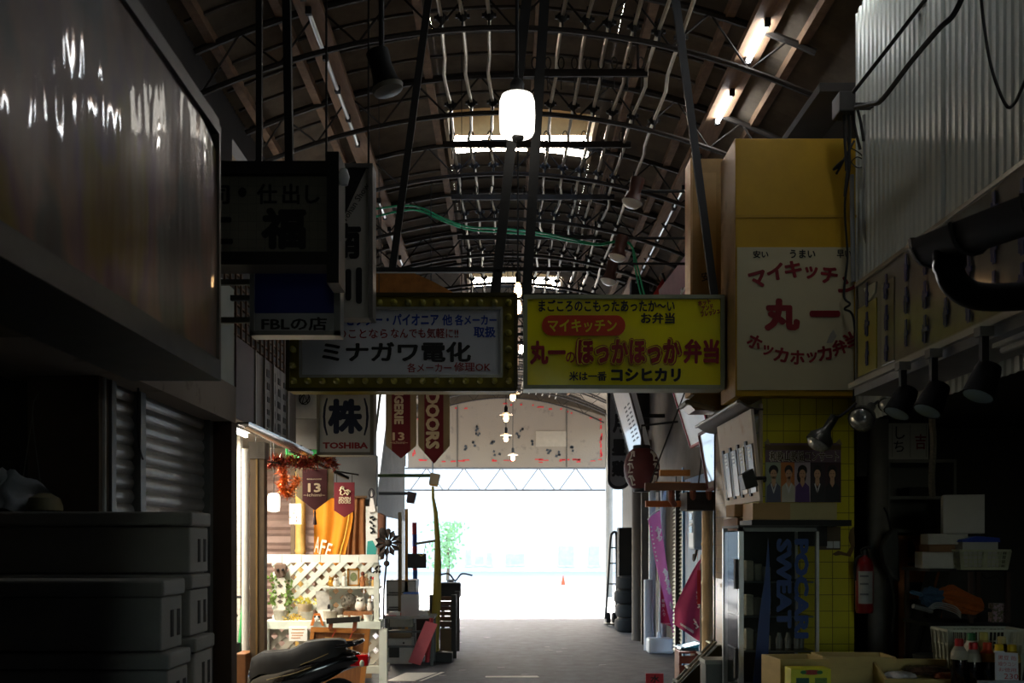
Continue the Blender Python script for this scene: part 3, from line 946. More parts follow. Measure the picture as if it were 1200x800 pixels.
d = 7.6
t = thing('small_company_sign', 'grey framed white sign with big navy characters, hung below the bulb-framed sign', 'sign', (X(405, d), d, Z(533, d)))
x0, x1, z0, z1 = X(371, d), X(438, d), Z(533, d), Z(448, d)
m = MB(t); m.box(x0, x1, d + .02, d + .16, z0, z1)
for a in ((x0, x1, z0, z0 + .022), (x0, x1, z1 - .02, z1), (x0, x0 + .022, z0, z1), (x1 - .028, x1, z0, z1)): m.box(a[0], a[1], d, d + .02, a[2], a[3])
m.part('frame', mat('#7d776c', .5, .3, .2), t)
MB(t).box(x0 + .022, x1 - .028, d + .01, d + .02, z0 + .022, z1 - .02).part('panel', mat('#d3d0d2', .4, 0, .05, 3), t)
letters([pxl('(', 378, 384, 466, 510, d, bold=.02), pxl(')', 426, 432, 466, 510, d, bold=.02), pxl('株', 384, 425, 467, 508, d, bold=.05)], mat('#101a3c', .45), t, d + .007)
letters([pxl('TOSHIBA', 378, 431, 518, 525.5, d, bold=.045)], mat('#9a1c28', .45), t, d + .007)
m = MB(t)
for px in (380, 430): m.bar((X(px, d), d + .09, z1), (X(px, d), d + .09, hroof(X(px, d))), .014)
m.part('hanger_rod', CAP, t)

# ---------------------------------------------------------------- hanging pennants
BEI = mat('#8f7f62', .8, 0, .1)
WINE = mat('#6a1420', .75, 0, .08)
CRM = mat('#d9c7a6', .7, 0, .05)
def pennant(name, label, px0, px1, py0, py1, d, inner, zigs, texts, mark=None, group=None, tassel=False):
    wine, bei = (mat('#3f0d14', .75, 0, .08), mat('#6d6048', .8, 0, .1)) if tassel else (WINE, BEI)  # tasselled pennant's shade put into darker cloth colours
    t = thing(name, label, 'pennant', (X((px0 + px1) / 2, d), d, Z(py1, d)), group=group)
    xc = (px0 + px1) / 2
    side = zigs
    def poly(a, b, c, e, f): return [(X(a, d), Z(c, d)), (X(b, d), Z(c, d)), (X(b, d), Z(e, d)), (X(xc, d), Z(f, d)), (X(a, d), Z(e, d))]
    q = poly(px0, px1, py0, side, py1)
    MB(t).prism(q, d, d + .012).part('border_cloth', bei if inner != 'plain' else WINE, t)
    if inner != 'plain':
        w_ = (px1 - px0) * inner
        MB(t).prism([(X(xc - w_, d), Z(py0 + .5, d)), (X(xc + w_, d), Z(py0 + .5, d)), (X(xc + w_, d), Z(side + (py1 - side) * (1 - 2 * inner) , d)), (X(xc, d), Z(py1, d)), (X(xc - w_, d), Z(side + (py1 - side) * (1 - 2 * inner), d))], d - .004, d + .001).part('wine_panel', wine, t)
    if name == 'short_pennant':
        for px in (px0 + 3, px1 - 3): MB(t).tube([(X(px, d), d + .004, Z(py0 + 1, d)), (X(px, d), d + .004, Z(538 + (px - 300) * .15, d))], .004, 5).part('cord', CAP, t)
    if texts: letters(texts, CRM, t, d - .006)
    if tassel:
        m = MB(t); c = P(xc, py1, d)
        m.lathe([(.006, 0), (.012, -.03), (.008, -.04), (.02, -.13), (.001, -.135)], (c.x, d, c.z), 10); m.part('tassel', mat('#2a1012', .8), t, True)
    return t
t = pennant('long_pennant', 'long wine and beige pennant with vertical lettering over the number 13', 452, 488, 420, 537, 9.0, .30, 522, [pxl('BOULANGERIE', 462, 473, 412, 497, 9.0, -90, .05), pxl('13', 460, 474, 506.5, 516, 9.0, bold=.03), pxl('~ichimi~', 457, 478, 516.5, 520, 9.0)])
t2 = pennant('long_pennant', 'long wine and beige pennant ending its vertical lettering in DOORs, nearest the open mouth', 490, 527, 420, 543, 9.0, .30, 522, [pxl('SEVEN DOORS', 499, 515, 398, 526, 9.0, -90, .05)])
t = thing('pennant_rod', 'thin dark rod the two long pennants hang from', 'rod', (X(490, 9), 9, Z(420, 9)))
MB(t).tube([(X(440, 9.0), 9.006, Z(418, 9)), (X(545, 9.0), 9.006, Z(418, 9))], .012, 8).part('rod', CAP, t)
for px in (444, 541): MB(t).tube([(X(px, 9.0), 9.006, Z(418, 9)), (X(px, 9.0), 9.006, hroof(X(px, 9)))], .004, 5).part('cord', CAP, t)
t = pennant('short_pennant', 'short wine and beige pennant with the number 13, hanging before the orange curtain', 347, 391, 549, 598, 9.5, .33, 581, [pxl('BOULANGERIE', 360, 377, 560.5, 562, 9.5), pxl('13', 361, 376, 566, 576.5, 9.5, bold=.03), pxl('~ichimi~', 356, 381, 578, 581.5, 9.5)], tassel=True)
t = pennant('short_pennant', 'small plain wine red pennant printed with a running horse and two words', 391.5, 415.5, 565, 606, 9.9, 'plain', 598, [pxl('SEVEN', 397, 411, 582, 586, 9.9, bold=.03), pxl('DOORS', 397, 411, 586, 590, 9.9, bold=.03)])
m = MB(t); d = 9.9
def pxp(pts): return [(X(a, d), d - .006, Z(b, d)) for a, b in pts]
for pts in ([(398, 575), (400, 572), (403, 573), (404, 575), (408, 574), (411, 576)], [(400, 575), (399, 579), (402, 580)], [(407, 575), (409, 578), (407, 580)], [(399, 572), (401, 570), (403, 571), (402, 573)], [(403, 579), (405, 577), (407, 579)]):
    m.tube(pxp(pts), .007, 5)
m.part('horse_emblem', CRM, t)
# ---------------------------------------------------------------- left side: shuttered shop, boxes, stall
GALV = mat('#8f8f8b', .42, .55, .12, 12, .1, 160)
def shutter(name, x, y0, y1, z0, z1, pitch, m, sgn=1):
    mb = MB()
    n = int((z1 - z0) / pitch * 6)
    vs, fs = [], []
    for i in range(n + 1):
        z = z0 + (z1 - z0) * i / n
        ph = (z / pitch) % 1
        a = .010 * math.sin(math.pi * min(1, ph / .8)) if ph < .8 else -.006
        vs += [(x + sgn * a, y0, z), (x + sgn * a, y1, z)]
    for i in range(n): fs.append((2 * i, 2 * i + 1, 2 * i + 3, 2 * i + 2))
    mb.add(vs, fs)
    return mb.struct(name, m, smooth=False)
shutter('door_1', -2.03, 5.2, 6.95, 0, 2.36, .078, GALV)
FRM = mat('#6f7270', .5, .4, .1, 6)
mb = MB(); mb.box(-2.06, -1.985, 5.58, 5.66, 0, 2.33); mb.struct('trim_1', FRM)
mb = MB(); mb.box(-2.06, -1.985, 5.17, 5.23, 0, 2.33); mb.struct('trim_2', FRM)
mb = MB(); mb.box(-2.06, -1.985, 6.88, 6.96, 0, 2.33); mb.struct('trim_3', FRM)
MB().box(-2.7, -2.06, 5.2, 6.9, 0, 2.62).struct('wall_left_shutter', mat('#2e2b29', .9))
MB().box(-2.5, -1.86, 4.1, 7.08, 2.32, 2.57).struct('wall_left_lintel', mat('#8f8376', .85, 0, .2, 3, .15, 20, col2='#5d4f44', mix=.34))
MB().box(-2.4, -1.87, 5.0, 7.06, 2.57, 3.24).struct('wall_left_fascia', mat('#aab0a6', .7, 0, .08, 3))
MB().box(-2.4, -1.87, 2.0, 4.95, 2.57, 3.24).struct('wall_left_fascia_near', mat('#3f3b37', .8))
MB().box(-2.04, -1.86, 6.96, 7.10, 0, 2.32).struct('wall_left_pilaster', mat('#4a3626', .8, 0, .2, 3))
MB().box(-2.35, -2.0, 5.04, 5.17, 0, 2.32).struct('wall_left_pier', mat('#55493c', .8, 0, .15, 4))
MB().tube([(-2.0, 5.10, .0), (-2.0, 5.10, 2.32)], .014, 8).thing('wall_pipe', mat('#b9bdb8', .5), 'thin pale pipe running down the dark pier beside the shutter', 'pipe', smooth=True)

FOAM = mat('#aaa8a0', .75, 0, .06, 6, .15, 90)
SLOT = mat('#3a3834', .9)
def foam_box(x1, y0, ln, dp, z0, h, label, group):
    t = thing('foam_box', label, 'box', (x1 - ln / 2, y0 + dp / 2, z0), group=group)
    lid = .075
    MB(t).box(x1 - ln + .01, x1 - .012, y0 + .01, y0 + dp - .01, z0, z0 + h - lid).part('body', FOAM, t, bevel=.008)
    MB(t).box(x1 - ln, x1, y0, y0 + dp, z0 + h - lid + .004, z0 + h - .004).part('lid', FOAM, t, bevel=.01)
    for q in (.42, .72):
        MB(t).box(x1 - .014, x1 - .009, y0 + dp * q, y0 + dp * q + .035, z0 + .05, z0 + h * .55).part('handle_slot', SLOT, t)
    return t
for x1, z0, h, lab in ((-1.465, 1.354, .293, 'white foam box on top of the rear stack at the lower left'), (-1.465, 1.058, .293, 'white foam box second from the top of the rear stack at the lower left'), (-1.445, .762, .293, 'white foam box third from the top of the rear stack at the lower left'), (-1.45, .38, .378, 'white foam box low in the rear stack at the lower left'), (-1.45, 0, .378, 'white foam box at the bottom of the rear stack')):
    foam_box(x1, 4.79, .98, .31, z0, h, lab, 'foam boxes of the rear stack')
for x1, z0, h, lab in ((-1.40, 1.05, .297, 'white foam box on top of the front stack at the lower left'), (-1.375, .75, .297, 'white foam box second from the top of the front stack at the lower left'), (-1.38, .37, .376, 'white foam box low in the front stack at the lower left'), (-1.38, 0, .368, 'white foam box at the bottom of the front stack')):
    foam_box(x1, 4.2, .95, .285, z0, h, lab, 'foam boxes of the front stack')
mb = MB()
c = P(14, 575, 4.93)
for q in range(3):
    mb.sheet(lambda u, v: (c.x + (u - .5) * .34 + .02 * math.sin(v * 9 + q), c.y + .07 * math.cos(u * 6.28 + q) * (1 - v * .5), 1.652 + v * (.20 - .12 * abs(u - .55 + .1 * q) * 2) + .012 * math.sin(u * 17 + q)), 16, 8)
mb.thing('plastic_bag', mat('#cfd3da', .15, alpha=.75, bump=.4, bscale=14), 'crumpled clear plastic bag lying on the rear stack of foam boxes', 'bag', smooth=True)
c = P(49, 597, 4.9)
MB().lathe([(.083, 0), (.083, .02), (.07, .06), (.03, .082), (.004, .085)], (c.x, 4.93, 1.652), 20).thing('round_tub', mat('#8f8868', .6), 'dull beige round tub beside the plastic bag on the foam boxes', 'tub', smooth=True)
for k, (a, b, e) in enumerate((((46, 460), (38, 487), (50, 585)), ((38, 487), (30, 540), (27, 560)))):
    pts = [P(p_[0], p_[1], 4.99) for p_ in (a, b, e)]
    MB().tube(cable(pts), .003, 5).thing('hanging_string', mat('#6f6a60', .8), ('longer' if k == 0 else 'shorter') + ' thin string hanging in the dark over the foam boxes', 'string')
# loop of wire on the shutter
MB().tube(cable([(-1.95, 5.44, 2.32), (-1.96, 5.46, 2.2), (-1.965, 5.5, 2.02), (-1.97, 5.57, 1.95)]), .005, 5).thing('dangling_wire', CAP, 'thin wire dangling in front of the rolling shutter', 'wire')

# stall signboard, screen and gutter
t = thing('stall_signboard', 'long dark weathered signboard over the lit stall, with a dark red strip at one end', 'signboard', (-1.92, 8.2, 2.36))
MB(t).box(-1.97, -1.90, 7.16, 9.3, 2.37, 2.95).part('board', mat('#6b655f', .6, 0, .25, 4, col2='#3d3936', mix=.45, stretch=(1, 3, .5)), t)
MB(t).box(-1.90, -1.892, 7.2, 7.72, 2.37, 2.95).part('red_strip', mat('#3a1416', .6), t)
for y in (7.74, 8.05, 8.35, 8.9): MB(t).box(-1.90, -1.885, y, y + .02, 2.37, 2.95).part('batten', mat('#8a857d', .5, .3), t)
m = MB(t)
for i in range(4):
    y = 8.15 + .2 * i
    for q in range(5): m.box(-1.90, -1.896, y + RND.uniform(0, .03), y + .1, 2.42 + .1 * q, 2.46 + .1 * q + RND.uniform(0, .03))
m.part('faded_lettering', mat('#26221f', .8), t)
t = thing('lattice_screen', 'brown lattice screen above the stall signboard on the left', 'screen', (-2.0, 8.2, 2.95))
m = MB(t)
for z in [2.97 + .075 * i for i in range(8)]: m.box(-2.02, -2.0, 7.1, 9.3, z, z + .014)
m.part('rail', mat('#6a5240', .8), t)
m = MB(t)
for i in range(15): m.box(-2.0, -1.985, 7.12 + .15 * i, 7.14 + .15 * i, 2.95, 3.52)
m.part('stile', mat('#6a5240', .8), t)
t = thing('gutter', 'shiny metal gutter along the lower edge of the stall signboard', 'gutter', (-1.84, 8.3, 2.28))
m = MB(t); m.sheet(lambda u, v: (-1.84 + .055 * math.cos(math.pi * (1 + v)), 7.14 + u * 2.4, 2.34 + .05 * math.sin(math.pi * (1 + v)) - .0 * u), 4, 10, .004); m.part('trough', mat('#a9a49c', .25, .8, .1), t, True)
for i in range(6):
    y = 7.25 + .43 * i
    MB(t).box(-1.90, -1.78, y, y + .02, 2.338, 2.35).part('strap', mat('#3a3632', .5, .5), t)
MB().bar((-1.95, 9.25, 2.33), (-1.55, 10.1, 2.13), .025).thing('awning_pole', CAP, 'thin dark pole slanting from the end of the gutter', 'pole')
MB().sheet(lambda u, v: (-2.15 + u * .33, 10.05 + .04 * math.sin(u * 9), 2.26 + .16 * v + .02 * u), 10, 3, .006).thing('green_awning', mat('#3fae62', .6), 'scrap of bright green awning over the stall', 'awning', smooth=True)
t = thing('scribbled_board', 'small white board with a black scribbled circle under the end of the bulb-framed sign', 'board', (X(357, 9.5), 9.5, Z(525, 9.5)))
d = 9.5
MB(t).box(X(345, d), X(371, d), d, d + .04, Z(490, d), Z(452, d)).part('board', mat('#c9cdc9', .6), t)
MB(t).box(X(345, d), X(372, d), d - .01, d + .05, Z(526, d), Z(490.5, d)).part('grey_panel', mat('#6a6864', .7), t)
m = MB(t)
for r_, ph in ((.05, 0), (.042, .5)): m.tube([(X(357, d) + r_ * math.cos(a * .5236), d - .006, Z(467, d) + r_ * 1.1 * math.sin(a * .5236 + ph)) for a in range(12)], .005, 5, closed=True)
m.tube([(X(354, d), d - .006, Z(474, d)), (X(357, d), d - .006, Z(462, d)), (X(361, d), d - .006, Z(473, d))], .005, 5)
m.part('scribble', mat('#0c0c0c', .6), t)

d = 11.0
t = thing('blank_dark_sign', 'blank dark grey sign box hanging behind the small pennants', 'sign', (X(405, d), d, Z(592, d)))
MB(t).box(X(372, d), X(441, d), d, d + .15, Z(592, d), Z(533, d)).part('box', mat('#5b5d60', .7, 0, .1), t)
MB(t).box(X(372, d), X(441, d), d - .008, d, Z(535, d), Z(532, d)).part('rim', mat('#3a3a3a', .6), t)
MB(t).bar((-2.12, d + .08, Z(540, d)), (X(373, d), d + .08, Z(540, d)), .03).part('bracket', CAP, t)
def tilted_board(name, label, y0, y1, xb, zb, xt, zt, m, thick=.08, mrim=None, sgn=1, glow=None):
    t = thing(name, label, 'signboard', (xb, (y0 + y1) / 2, zb))
    mb = MB(t)
    q = sgn * thick
    vs = [(x, y, z) for y in (y0, y1) for x, z in ((xb, zb), (xt, zt), (xt + q, zt), (xb + q, zb))]
    mb.add(vs, [(0, 1, 2, 3), (7, 6, 5, 4), (0, 4, 5, 1), (1, 5, 6, 2), (2, 6, 7, 3), (3, 7, 4, 0)])
    mb.part('face', m, t)
    rm = MB(t)
    for y in (y0, y1):
        rm.bar((xb, y, zb), (xt, y, zt), .025)
    rm.part('edge_strip', mrim or mat('#55524e', .5), t)
    rm = MB(t)
    for xx, zz in ((xb, zb), (xt, zt)): rm.bar((xx, y0, zz), (xx, y1, zz), .025)
    rm.part('edge_rail', mrim or mat('#55524e', .5), t)
    return t
LITSIGN = mat('#f2f4f2', .4, var=.02, glow=1.6)
t = tilted_board('lit_signboard', 'glowing white shop signboard leaning out over the left side of the aisle', 12.0, 12.85, -1.62, 1.97, -1.43, 3.5, LITSIGN, sgn=-1)
MB(t).bar((-1.7, 12.5, 3.2), (-2.1, 12.5, 3.3), .04).part('bracket', CAP, t)

# ---- the stall
d = 8.6
OLIVE = mat('#5a4a36', .55, .1, .2, 6)
t = thing('stall_post', 'dark brown square post at the front of the lit stall', 'post', (X(301, d), d, 0))
MB(t).box(X(293, d), X(309.5, d), d, d + .11, 0, 2.34).part('post', OLIVE, t)
MB(t).box(X(300, d), X(302, d), d - .012, d, 0, 2.34).part('channel', mat('#8a6f45', .35, .5), t)
MB(t).box(X(292, d), X(311, d), d - .02, d + .13, 2.2, 2.34).part('collar', mat('#4a443c', .6), t)
MB().tube([(X(288, 8.8), 8.8, 0), (X(288, 8.8), 8.8, 2.3)], .034, 12).thing('drain_pipe', mat('#d9dad6', .4), 'white drain pipe standing just left of the dark stall post', 'pipe', smooth=True)
MB().box(X(270, 10.3), X(281.5, 10.3), 10.3, 10.4, 0, 2.6).struct('wall_stall_tiles', tile_mat('#d8d2c6', '#77706a', .055, .3, 'xz'))
# back of the stall
d = 11.6
mb = MB()
n = 60
vs, fs = [], []
for i in range(n + 1):
    z = .2 + 2.1 * i / n
    a = .014 * math.sin(z * 2 * math.pi / .085)
    vs += [(-3.6, d + a, z), (-1.95, d + a, z)]
for i in range(n): fs.append((2 * i, 2 * i + 1, 2 * i + 3, 2 * i + 2))
mb.add(vs, fs)
mb.struct('wall_stall_back', mat('#a98f86', .55, .2, .15, 4))
d = 10.7
t = thing('plank_screen', 'pale board wall behind the stall shelves', 'panel', (-2.3, 10.75, 0))
mb = MB(t)
for i in range(7): mb.box(-2.10 + .09 * i, -2.015 + .09 * i, 11.3, 11.33, 0, 2.3)
mb.part('board', mat('#9a7a58', .7, 0, .2, 6), t)
d = 10.9
BAM = mat('#c9a45c', .45, 0, .15, 9)
def bamboo(name, label, x, y, z0, z1, r, m, knots):
    t = thing(name, label, 'pole', (x, y, z0))
    pts, rs = [], []
    for i in range(knots + 1):
        z = z0 + (z1 - z0) * i / knots
        for dz, k in ((-.02, 1.0), (0, 1.13), (.02, 1.0)):
            if z0 <= z + dz <= z1: pts.append((x, y, z + dz)); rs.append(r * k)
    MB(t).tube(pts, rs, 12).part('pole', m, t, True)
    return t
bamboo('bamboo_pole', 'golden bamboo pole behind the stall shelves', X(352, d), d, 0, 2.25, .055, BAM, 8)
MB().box(X(341, 11.2), X(346, 11.2), 11.18, 11.24, 0, 2.3).thing('brown_upright', mat('#7a6650', .7), 'plain brown upright beside the bamboo pole', 'post')

ORG = mat('#d98a1e', .75, 0, .1, 4)
BRN = mat('#8a5a34', .8, 0, .15, 5)
def curtain(name, label, x0, x1, y, z0, z1, m, folds, amp):
    return MB().sheet(lambda u, v: (x0 + u * (x1 - x0) + .02 * math.sin(v * 3 + u * 5) * v, y + amp * math.sin(u * 6.283 * folds + v * .8) * (.5 + .5 * v), z1 - v * (z1 - z0)), 50, 14, .004).thing(name, m, label, 'curtain', smooth=True)
t = thing('cafe_curtain', 'orange hanging cloth with white hand-cut letters behind the stall', 'curtain', (X(388, d), d, Z(655, d)))
x0, x1, z0, z1 = X(366, d), X(412, d), Z(662, d), Z(583, d)
MB(t).sheet(lambda u, v: (x0 + u * (x1 - x0) * (1 - .35 * max(0, v - .3)) + .015 * math.sin(v * 3), d + .025 * math.sin(u * 14 + v), z1 - v * (z1 - z0)), 40, 14, .004).part('cloth', ORG, t, True)
letters([('C', X(362, d), Z(634, d), .09, .13, math.radians(-20), .05), ('A', X(372.5, d), Z(638, d), .05, .17, math.radians(-8), .015), ('F', X(379, d), Z(641, d), .055, .16, math.radians(-12), .015), ('E', X(386, d), Z(644, d), .05, .14, math.radians(-16), .015)][1:], mat('#f5ecd2', .6), t, d - .04)
MB(t).tube([(x0 - .1, d, z1 + .01), (X(430, d), d, z1 + .01)], .012, 8).part('rail', mat('#6a5038', .6), t)
curtain('brown_curtain', 'brown cloth hanging beside the orange one', X(404, 10.95), X(428, 10.95), 10.95, Z(662, 10.95), Z(582, 10.95), BRN, 3, .03)
MB(t).tube(cable([P(412, 585, 10.84), P(408, 610, 10.82), P(404, 630, 10.8), P(401, 640, 10.8), P(398, 652, 10.8)]), .008, 6).part('yellow_cord', mat('#e8b040', .6), t)
d = 10.6
t = thing('paper_card', 'square white paper card with two dark dots hung on the bamboo', 'card', (X(346, d), d, Z(615, d)))
MB(t).box(X(339, d), X(353, d), d, d + .006, Z(614, d), Z(590, d)).part('card', mat('#f0ede4', .8), t)
m = MB(t)
for px, py in ((345, 597), (344, 601), (340.5, 606), (347.5, 606), (347.5, 610)): m.box(X(px - .8, d), X(px + .8, d), d - .003, d, Z(py + .7, d), Z(py - .7, d))
m.part('dot', mat('#5a3020', .7), t)
MB(t).tube([(X(346, d), d, Z(590, d)), (X(346, d), d, 2.62)], .003, 5).part('string', CAP, t)
c = P(321, 600, 9.6)
t = thing('paper_lantern', 'white paper lantern hanging inside the stall near the dark post', 'lantern', c)
MB(t).lathe([(.02, 0), (.055, .01), (.06, .06), (.06, .14), (.05, .17), (.02, .18)], c, 14).part('shade', mat('#f6f0e2', .6, glow=1.2), t, True)
MB(t).tube([c + Vector((0, 0, .17)), (c.x, c.y, 2.62)], .004, 5).part('cord', CAP, t)
# glittering garland
def garland(name, label, pts, r, m, n):
    mb = MB()
    path = cable(pts, sub=10)
    for i in range(n):
        p = path[int(RND.random() * (len(path) - 1))] + Vector((RND.gauss(0, r * .25), RND.gauss(0, r * .25), RND.gauss(0, r * .25)))
        dd = Vector((RND.gauss(0, 1), RND.gauss(0, 1), RND.gauss(0, 1))).normalized()
        s_ = dd.cross(Vector((RND.gauss(0, 1), RND.gauss(0, 1), RND.gauss(0, 1)))).normalized() * r * .09
        mb.add([p - s_, p + s_, p + dd * r], [(0, 1, 2)])
    mb.tube(path, r * .16, 5)
    return mb.thing(name, m, label, 'garland')
garland('tinsel_garland', 'dark red and gold tinsel garland strung across the stall front', [P(a, b, 9.2) for a, b in ((316, 542), (325, 540), (345, 540), (362, 543), (378, 536), (392, 545))], .07, mat('#7a2018', .3, .5, .3, 40, col2='#c07a30', mix=.42), 1500)
garland('orange_garland', 'orange tinsel garland drooping down inside the stall', [P(a, b, 9.3) for a, b in ((330, 545), (333, 560), (332, 572), (338, 578), (350, 560))], .06, mat('#d0641e', .3, .4, .3, 40), 900)
t = thing('garland_rod', 'thin dark rod carrying the tinsel and the small pennants', 'rod', P(360, 548, 9.4))
MB(t).tube([P(298, 539, 8.9), P(349, 545.5, 9.36), P(420, 556, 9.95)], .008, 6).part('rod', CAP, t)
for a, b in ((300, 8.95), (318, 9.1)): MB(t).tube([P(a, 540, b), (X(a, b), b, 2.63)], .005, 5).part('wire', CAP, t)
# added strip lamps to brighten the stall, no real fixtures known
for k, (x, y) in enumerate(((-3.05, 8.35), (-2.55, 9.5))):
    t = thing('added_stall_lamp', 'added strip lamp brightening the stall, %s one' % ORD[k], 'lamp', (x, y, 2.5), group='added stall lamps')
    MB(t).box(x - .05, x + .05, y - .62, y + .62, 2.57, 2.615).part('housing', mat('#e2e2de', .5), t)
    MB(t).tube([(x, y - .58, 2.545), (x, y + .58, 2.545)], .016, 10).part('tube', mat('#fff6e4', .4, var=0, glow=30), t, True)
    la = bpy.data.lights.new('stall_fill_light', 'AREA'); la.shape = 'RECTANGLE'; la.size = .12; la.size_y = 1.1; la.energy = STALL_POWER; la.color = (1, .90, .74)
    lo = bpy.data.objects.new('stall_fill_light', la); COL.objects.link(lo); lo.parent = t; lo.location = (0, 0, .02)

# lattice display shelf
WW = mat('#d9ddd3', .7, 0, .12, 7, col2='#a9b3a4', mix=.36)
def clip(poly, x0, x1, z0, z1):
    for ax, lim, sg in ((0, x0, 1), (0, x1, -1), (1, z0, 1), (1, z1, -1)):
        out = []
        for i in range(len(poly)):
            a, b = poly[i - 1], poly[i]
            ia, ib = (a[ax] - lim) * sg >= 0, (b[ax] - lim) * sg >= 0
            if ia != ib:
                u = (lim - a[ax]) / (b[ax] - a[ax])
                out.append((a[0] + (b[0] - a[0]) * u, a[1] + (b[1] - a[1]) * u))
            if ib: out.append(b)
        poly = out
        if not poly: return []
    return poly
def lattice(mb, x0, x1, z0, z1, y, pitch, w_):
    for s_ in (1, -1):
        k = -40
        while k < 80:
            c0 = x0 + k * pitch
            L = 4
            poly = [(c0 - w_ / 2, z0 - 1), (c0 + w_ / 2, z0 - 1), (c0 + w_ / 2 + s_ * L, z0 - 1 + L), (c0 - w_ / 2 + s_ * L, z0 - 1 + L)]
            q = clip(poly, x0, x1, z0, z1)
            if len(q) >= 3:
                yy = y if s_ == 1 else y + .012
                mb.prism(q, yy, yy + .012)
            k += 1
t = thing('lattice_stall', 'weathered white lattice display stand full of small ornaments', 'display stand', (X(378, 10), 10.1, 0))
d = 10.0
x0, x1 = X(309, d), X(444, d)
zs, zm, zt = Z(727.5, d), Z(687.5, d), Z(650, d)
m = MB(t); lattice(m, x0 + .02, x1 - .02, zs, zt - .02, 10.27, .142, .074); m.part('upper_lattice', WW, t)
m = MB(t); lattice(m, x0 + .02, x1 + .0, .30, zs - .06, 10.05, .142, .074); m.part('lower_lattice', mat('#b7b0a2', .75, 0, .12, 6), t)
m = MB(t)
for i in range(6):
    a = x0 + (x1 - x0) * i / 6
    m.box(a, a + (x1 - x0) / 6 - .006, 9.98, 10.04, zt - .075 + RND.uniform(-.004, .004), zt + RND.uniform(0, .008))
m.part('top_rail', mat('#e6e6dd', .7, 0, .06), t)
MB(t).box(x0 - .0, x1 + .02, 9.97, 10.29, zs - .075, zs).part('display_shelf', mat('#d5dcd0', .7, 0, .12, 6), t)
MB(t).box(X(374, d), x1, 10.06, 10.29, zm - .018, zm).part('upper_shelf', mat('#e2e4dc', .7, 0, .08, 6), t)
MB(t).box(x1 - .05, x1, 10.0, 10.05, zs, zt - .07).part('end_post', WW, t)
MB(t).box(X(444.5, d), X(453.5, d), 9.98, 10.04, 0, zs - .076).part('front_leg', WW, t)
MB(t).box(x0, x0 + .05, 9.99, 10.04, 0, zs - .076).part('side_leg', WW, t)
MB(t).box(x0, X(453, d), 9.99, 10.29, .22, .29).part('bottom_shelf', mat('#c9c8b8', .7, 0, .12, 6), t)
m = MB(t)
m.prism([(X(427, d), zm - .02), (x1 - .03, zm - .02), (x1 - .03, zm - .09), (X(438, d), zm - .075), (X(432, d), zm - .09)], 10.07, 10.09); m.part('bracket', WW, t)

def pot(name, label, px, py, w_, h, m, y=10.12, dd=10.0, prof=None, cat='pot', soil=True):
    x = X(px, dd); z = Z(py, dd); k = w_ * dd / F / 2; hh = h * dd / F
    z = zs if py > 700 else zm
    t = thing(name, label, cat, (x, y, z))
    prof = prof or [(.82, 0), (.95, .35), (1.0, .8), (1.06, .86), (1.06, 1.0), (.9, 1.0), (.85, .9)]
    MB(t).lathe([(a * k, b * hh) for a, b in prof], (x, y, z), 18).part('body', m, t, True)
    if soil: MB(t).lathe([(.84 * k, .88 * hh), (.4 * k, .93 * hh), (.001, .93 * hh)], (x, y, z), 14).part('soil', mat('#5a4a3a', .95), t)
    return t
STONE = mat('#a8a397', .85, 0, .2, 12, .2, 50)
WCER = mat('#e9e6dc', .3, 0, .05)
def owl(name, label, px, zb, s, m, y=10.15):
    x = X(px, 10)
    t = thing(name, label, 'figurine', (x, y, zb))
    mb = MB(t)
    mb.lathe([(.24 * s, 0), (.34 * s, .1 * s), (.40 * s, .3 * s), (.36 * s, .55 * s), (.29 * s, .66 * s), (.33 * s, .78 * s), (.28 * s, .95 * s), (.12 * s, 1.0 * s)], (x, y, zb), 16)
    for q in (-1, 1): mb.lathe([(.1 * s, .86 * s), (.05 * s, 1.0 * s), (.005, 1.12 * s)], (x + q * .2 * s, y, zb), 8)
    mb.part('body', m, t, True)
    for q in (-1, 1): MB(t).ball((x + q * .13 * s, y - .29 * s, zb + .79 * s), .075 * s, 8, sy=.5).part('eye', mat('#2b221a', .3), t, True)
    mb = MB(t); mb.lathe([(.04 * s, 0), (.001, .1 * s)], (0, 0, 0), 8, Matrix.Rotation(math.radians(120), 4, 'X')); mb.xf(Matrix.Translation((x - mb.o.x + mb.o.x - 0, 0, 0)) @ Matrix.Translation(Vector((0, 0, 0)))) if False else None
    return t
owl('owl_figurine', 'small gold owl figurine on the upper ornament shelf', 385.5, zm, .092, mat('#b8862c', .35, .5))
owl('owl_figurine', 'small white owl figurine beside the gold one', 391.5, zm, .082, WCER, 10.12)
owl('owl_figurine', 'large white owl figurine on the little wooden box', 420, Z(716.5, 10) , .135, WCER, 10.13)
def figure(name, label, px, zb, h, m, m2, y=10.15):
    x = X(px, 10)
    t = thing(name, label, 'figurine', (x, y, zb))
    MB(t).lathe([(.16 * h, 0), (.19 * h, .08 * h), (.15 * h, .35 * h), (.10 * h, .62 * h), (.05 * h, .68 * h)], (x, y, zb), 12).part('body', m, t, True)
    MB(t).ball((x, y, zb + .80 * h), .13 * h, 10, sz=1.15).part('head', m2, t, True)
    for q in (-1, 1):
        MB(t).tube([(x + q * .10 * h, y, zb + .58 * h), (x + q * .2 * h, y - .05 * h, zb + .42 * h), (x + q * .1 * h, y - .14 * h, zb + .34 * h)], .035 * h, 6).part('arm', m, t, True)
    return t
figure('figurine', 'slim white standing figurine left of the small gilt picture', 400.5, zm, .15, WCER, mat('#d9cdb8', .5))
figure('figurine', 'reddish wooden figurine right of the small gilt picture', 422.5, zm, .155, mat('#a8693c', .5), mat('#7a3a26', .5))
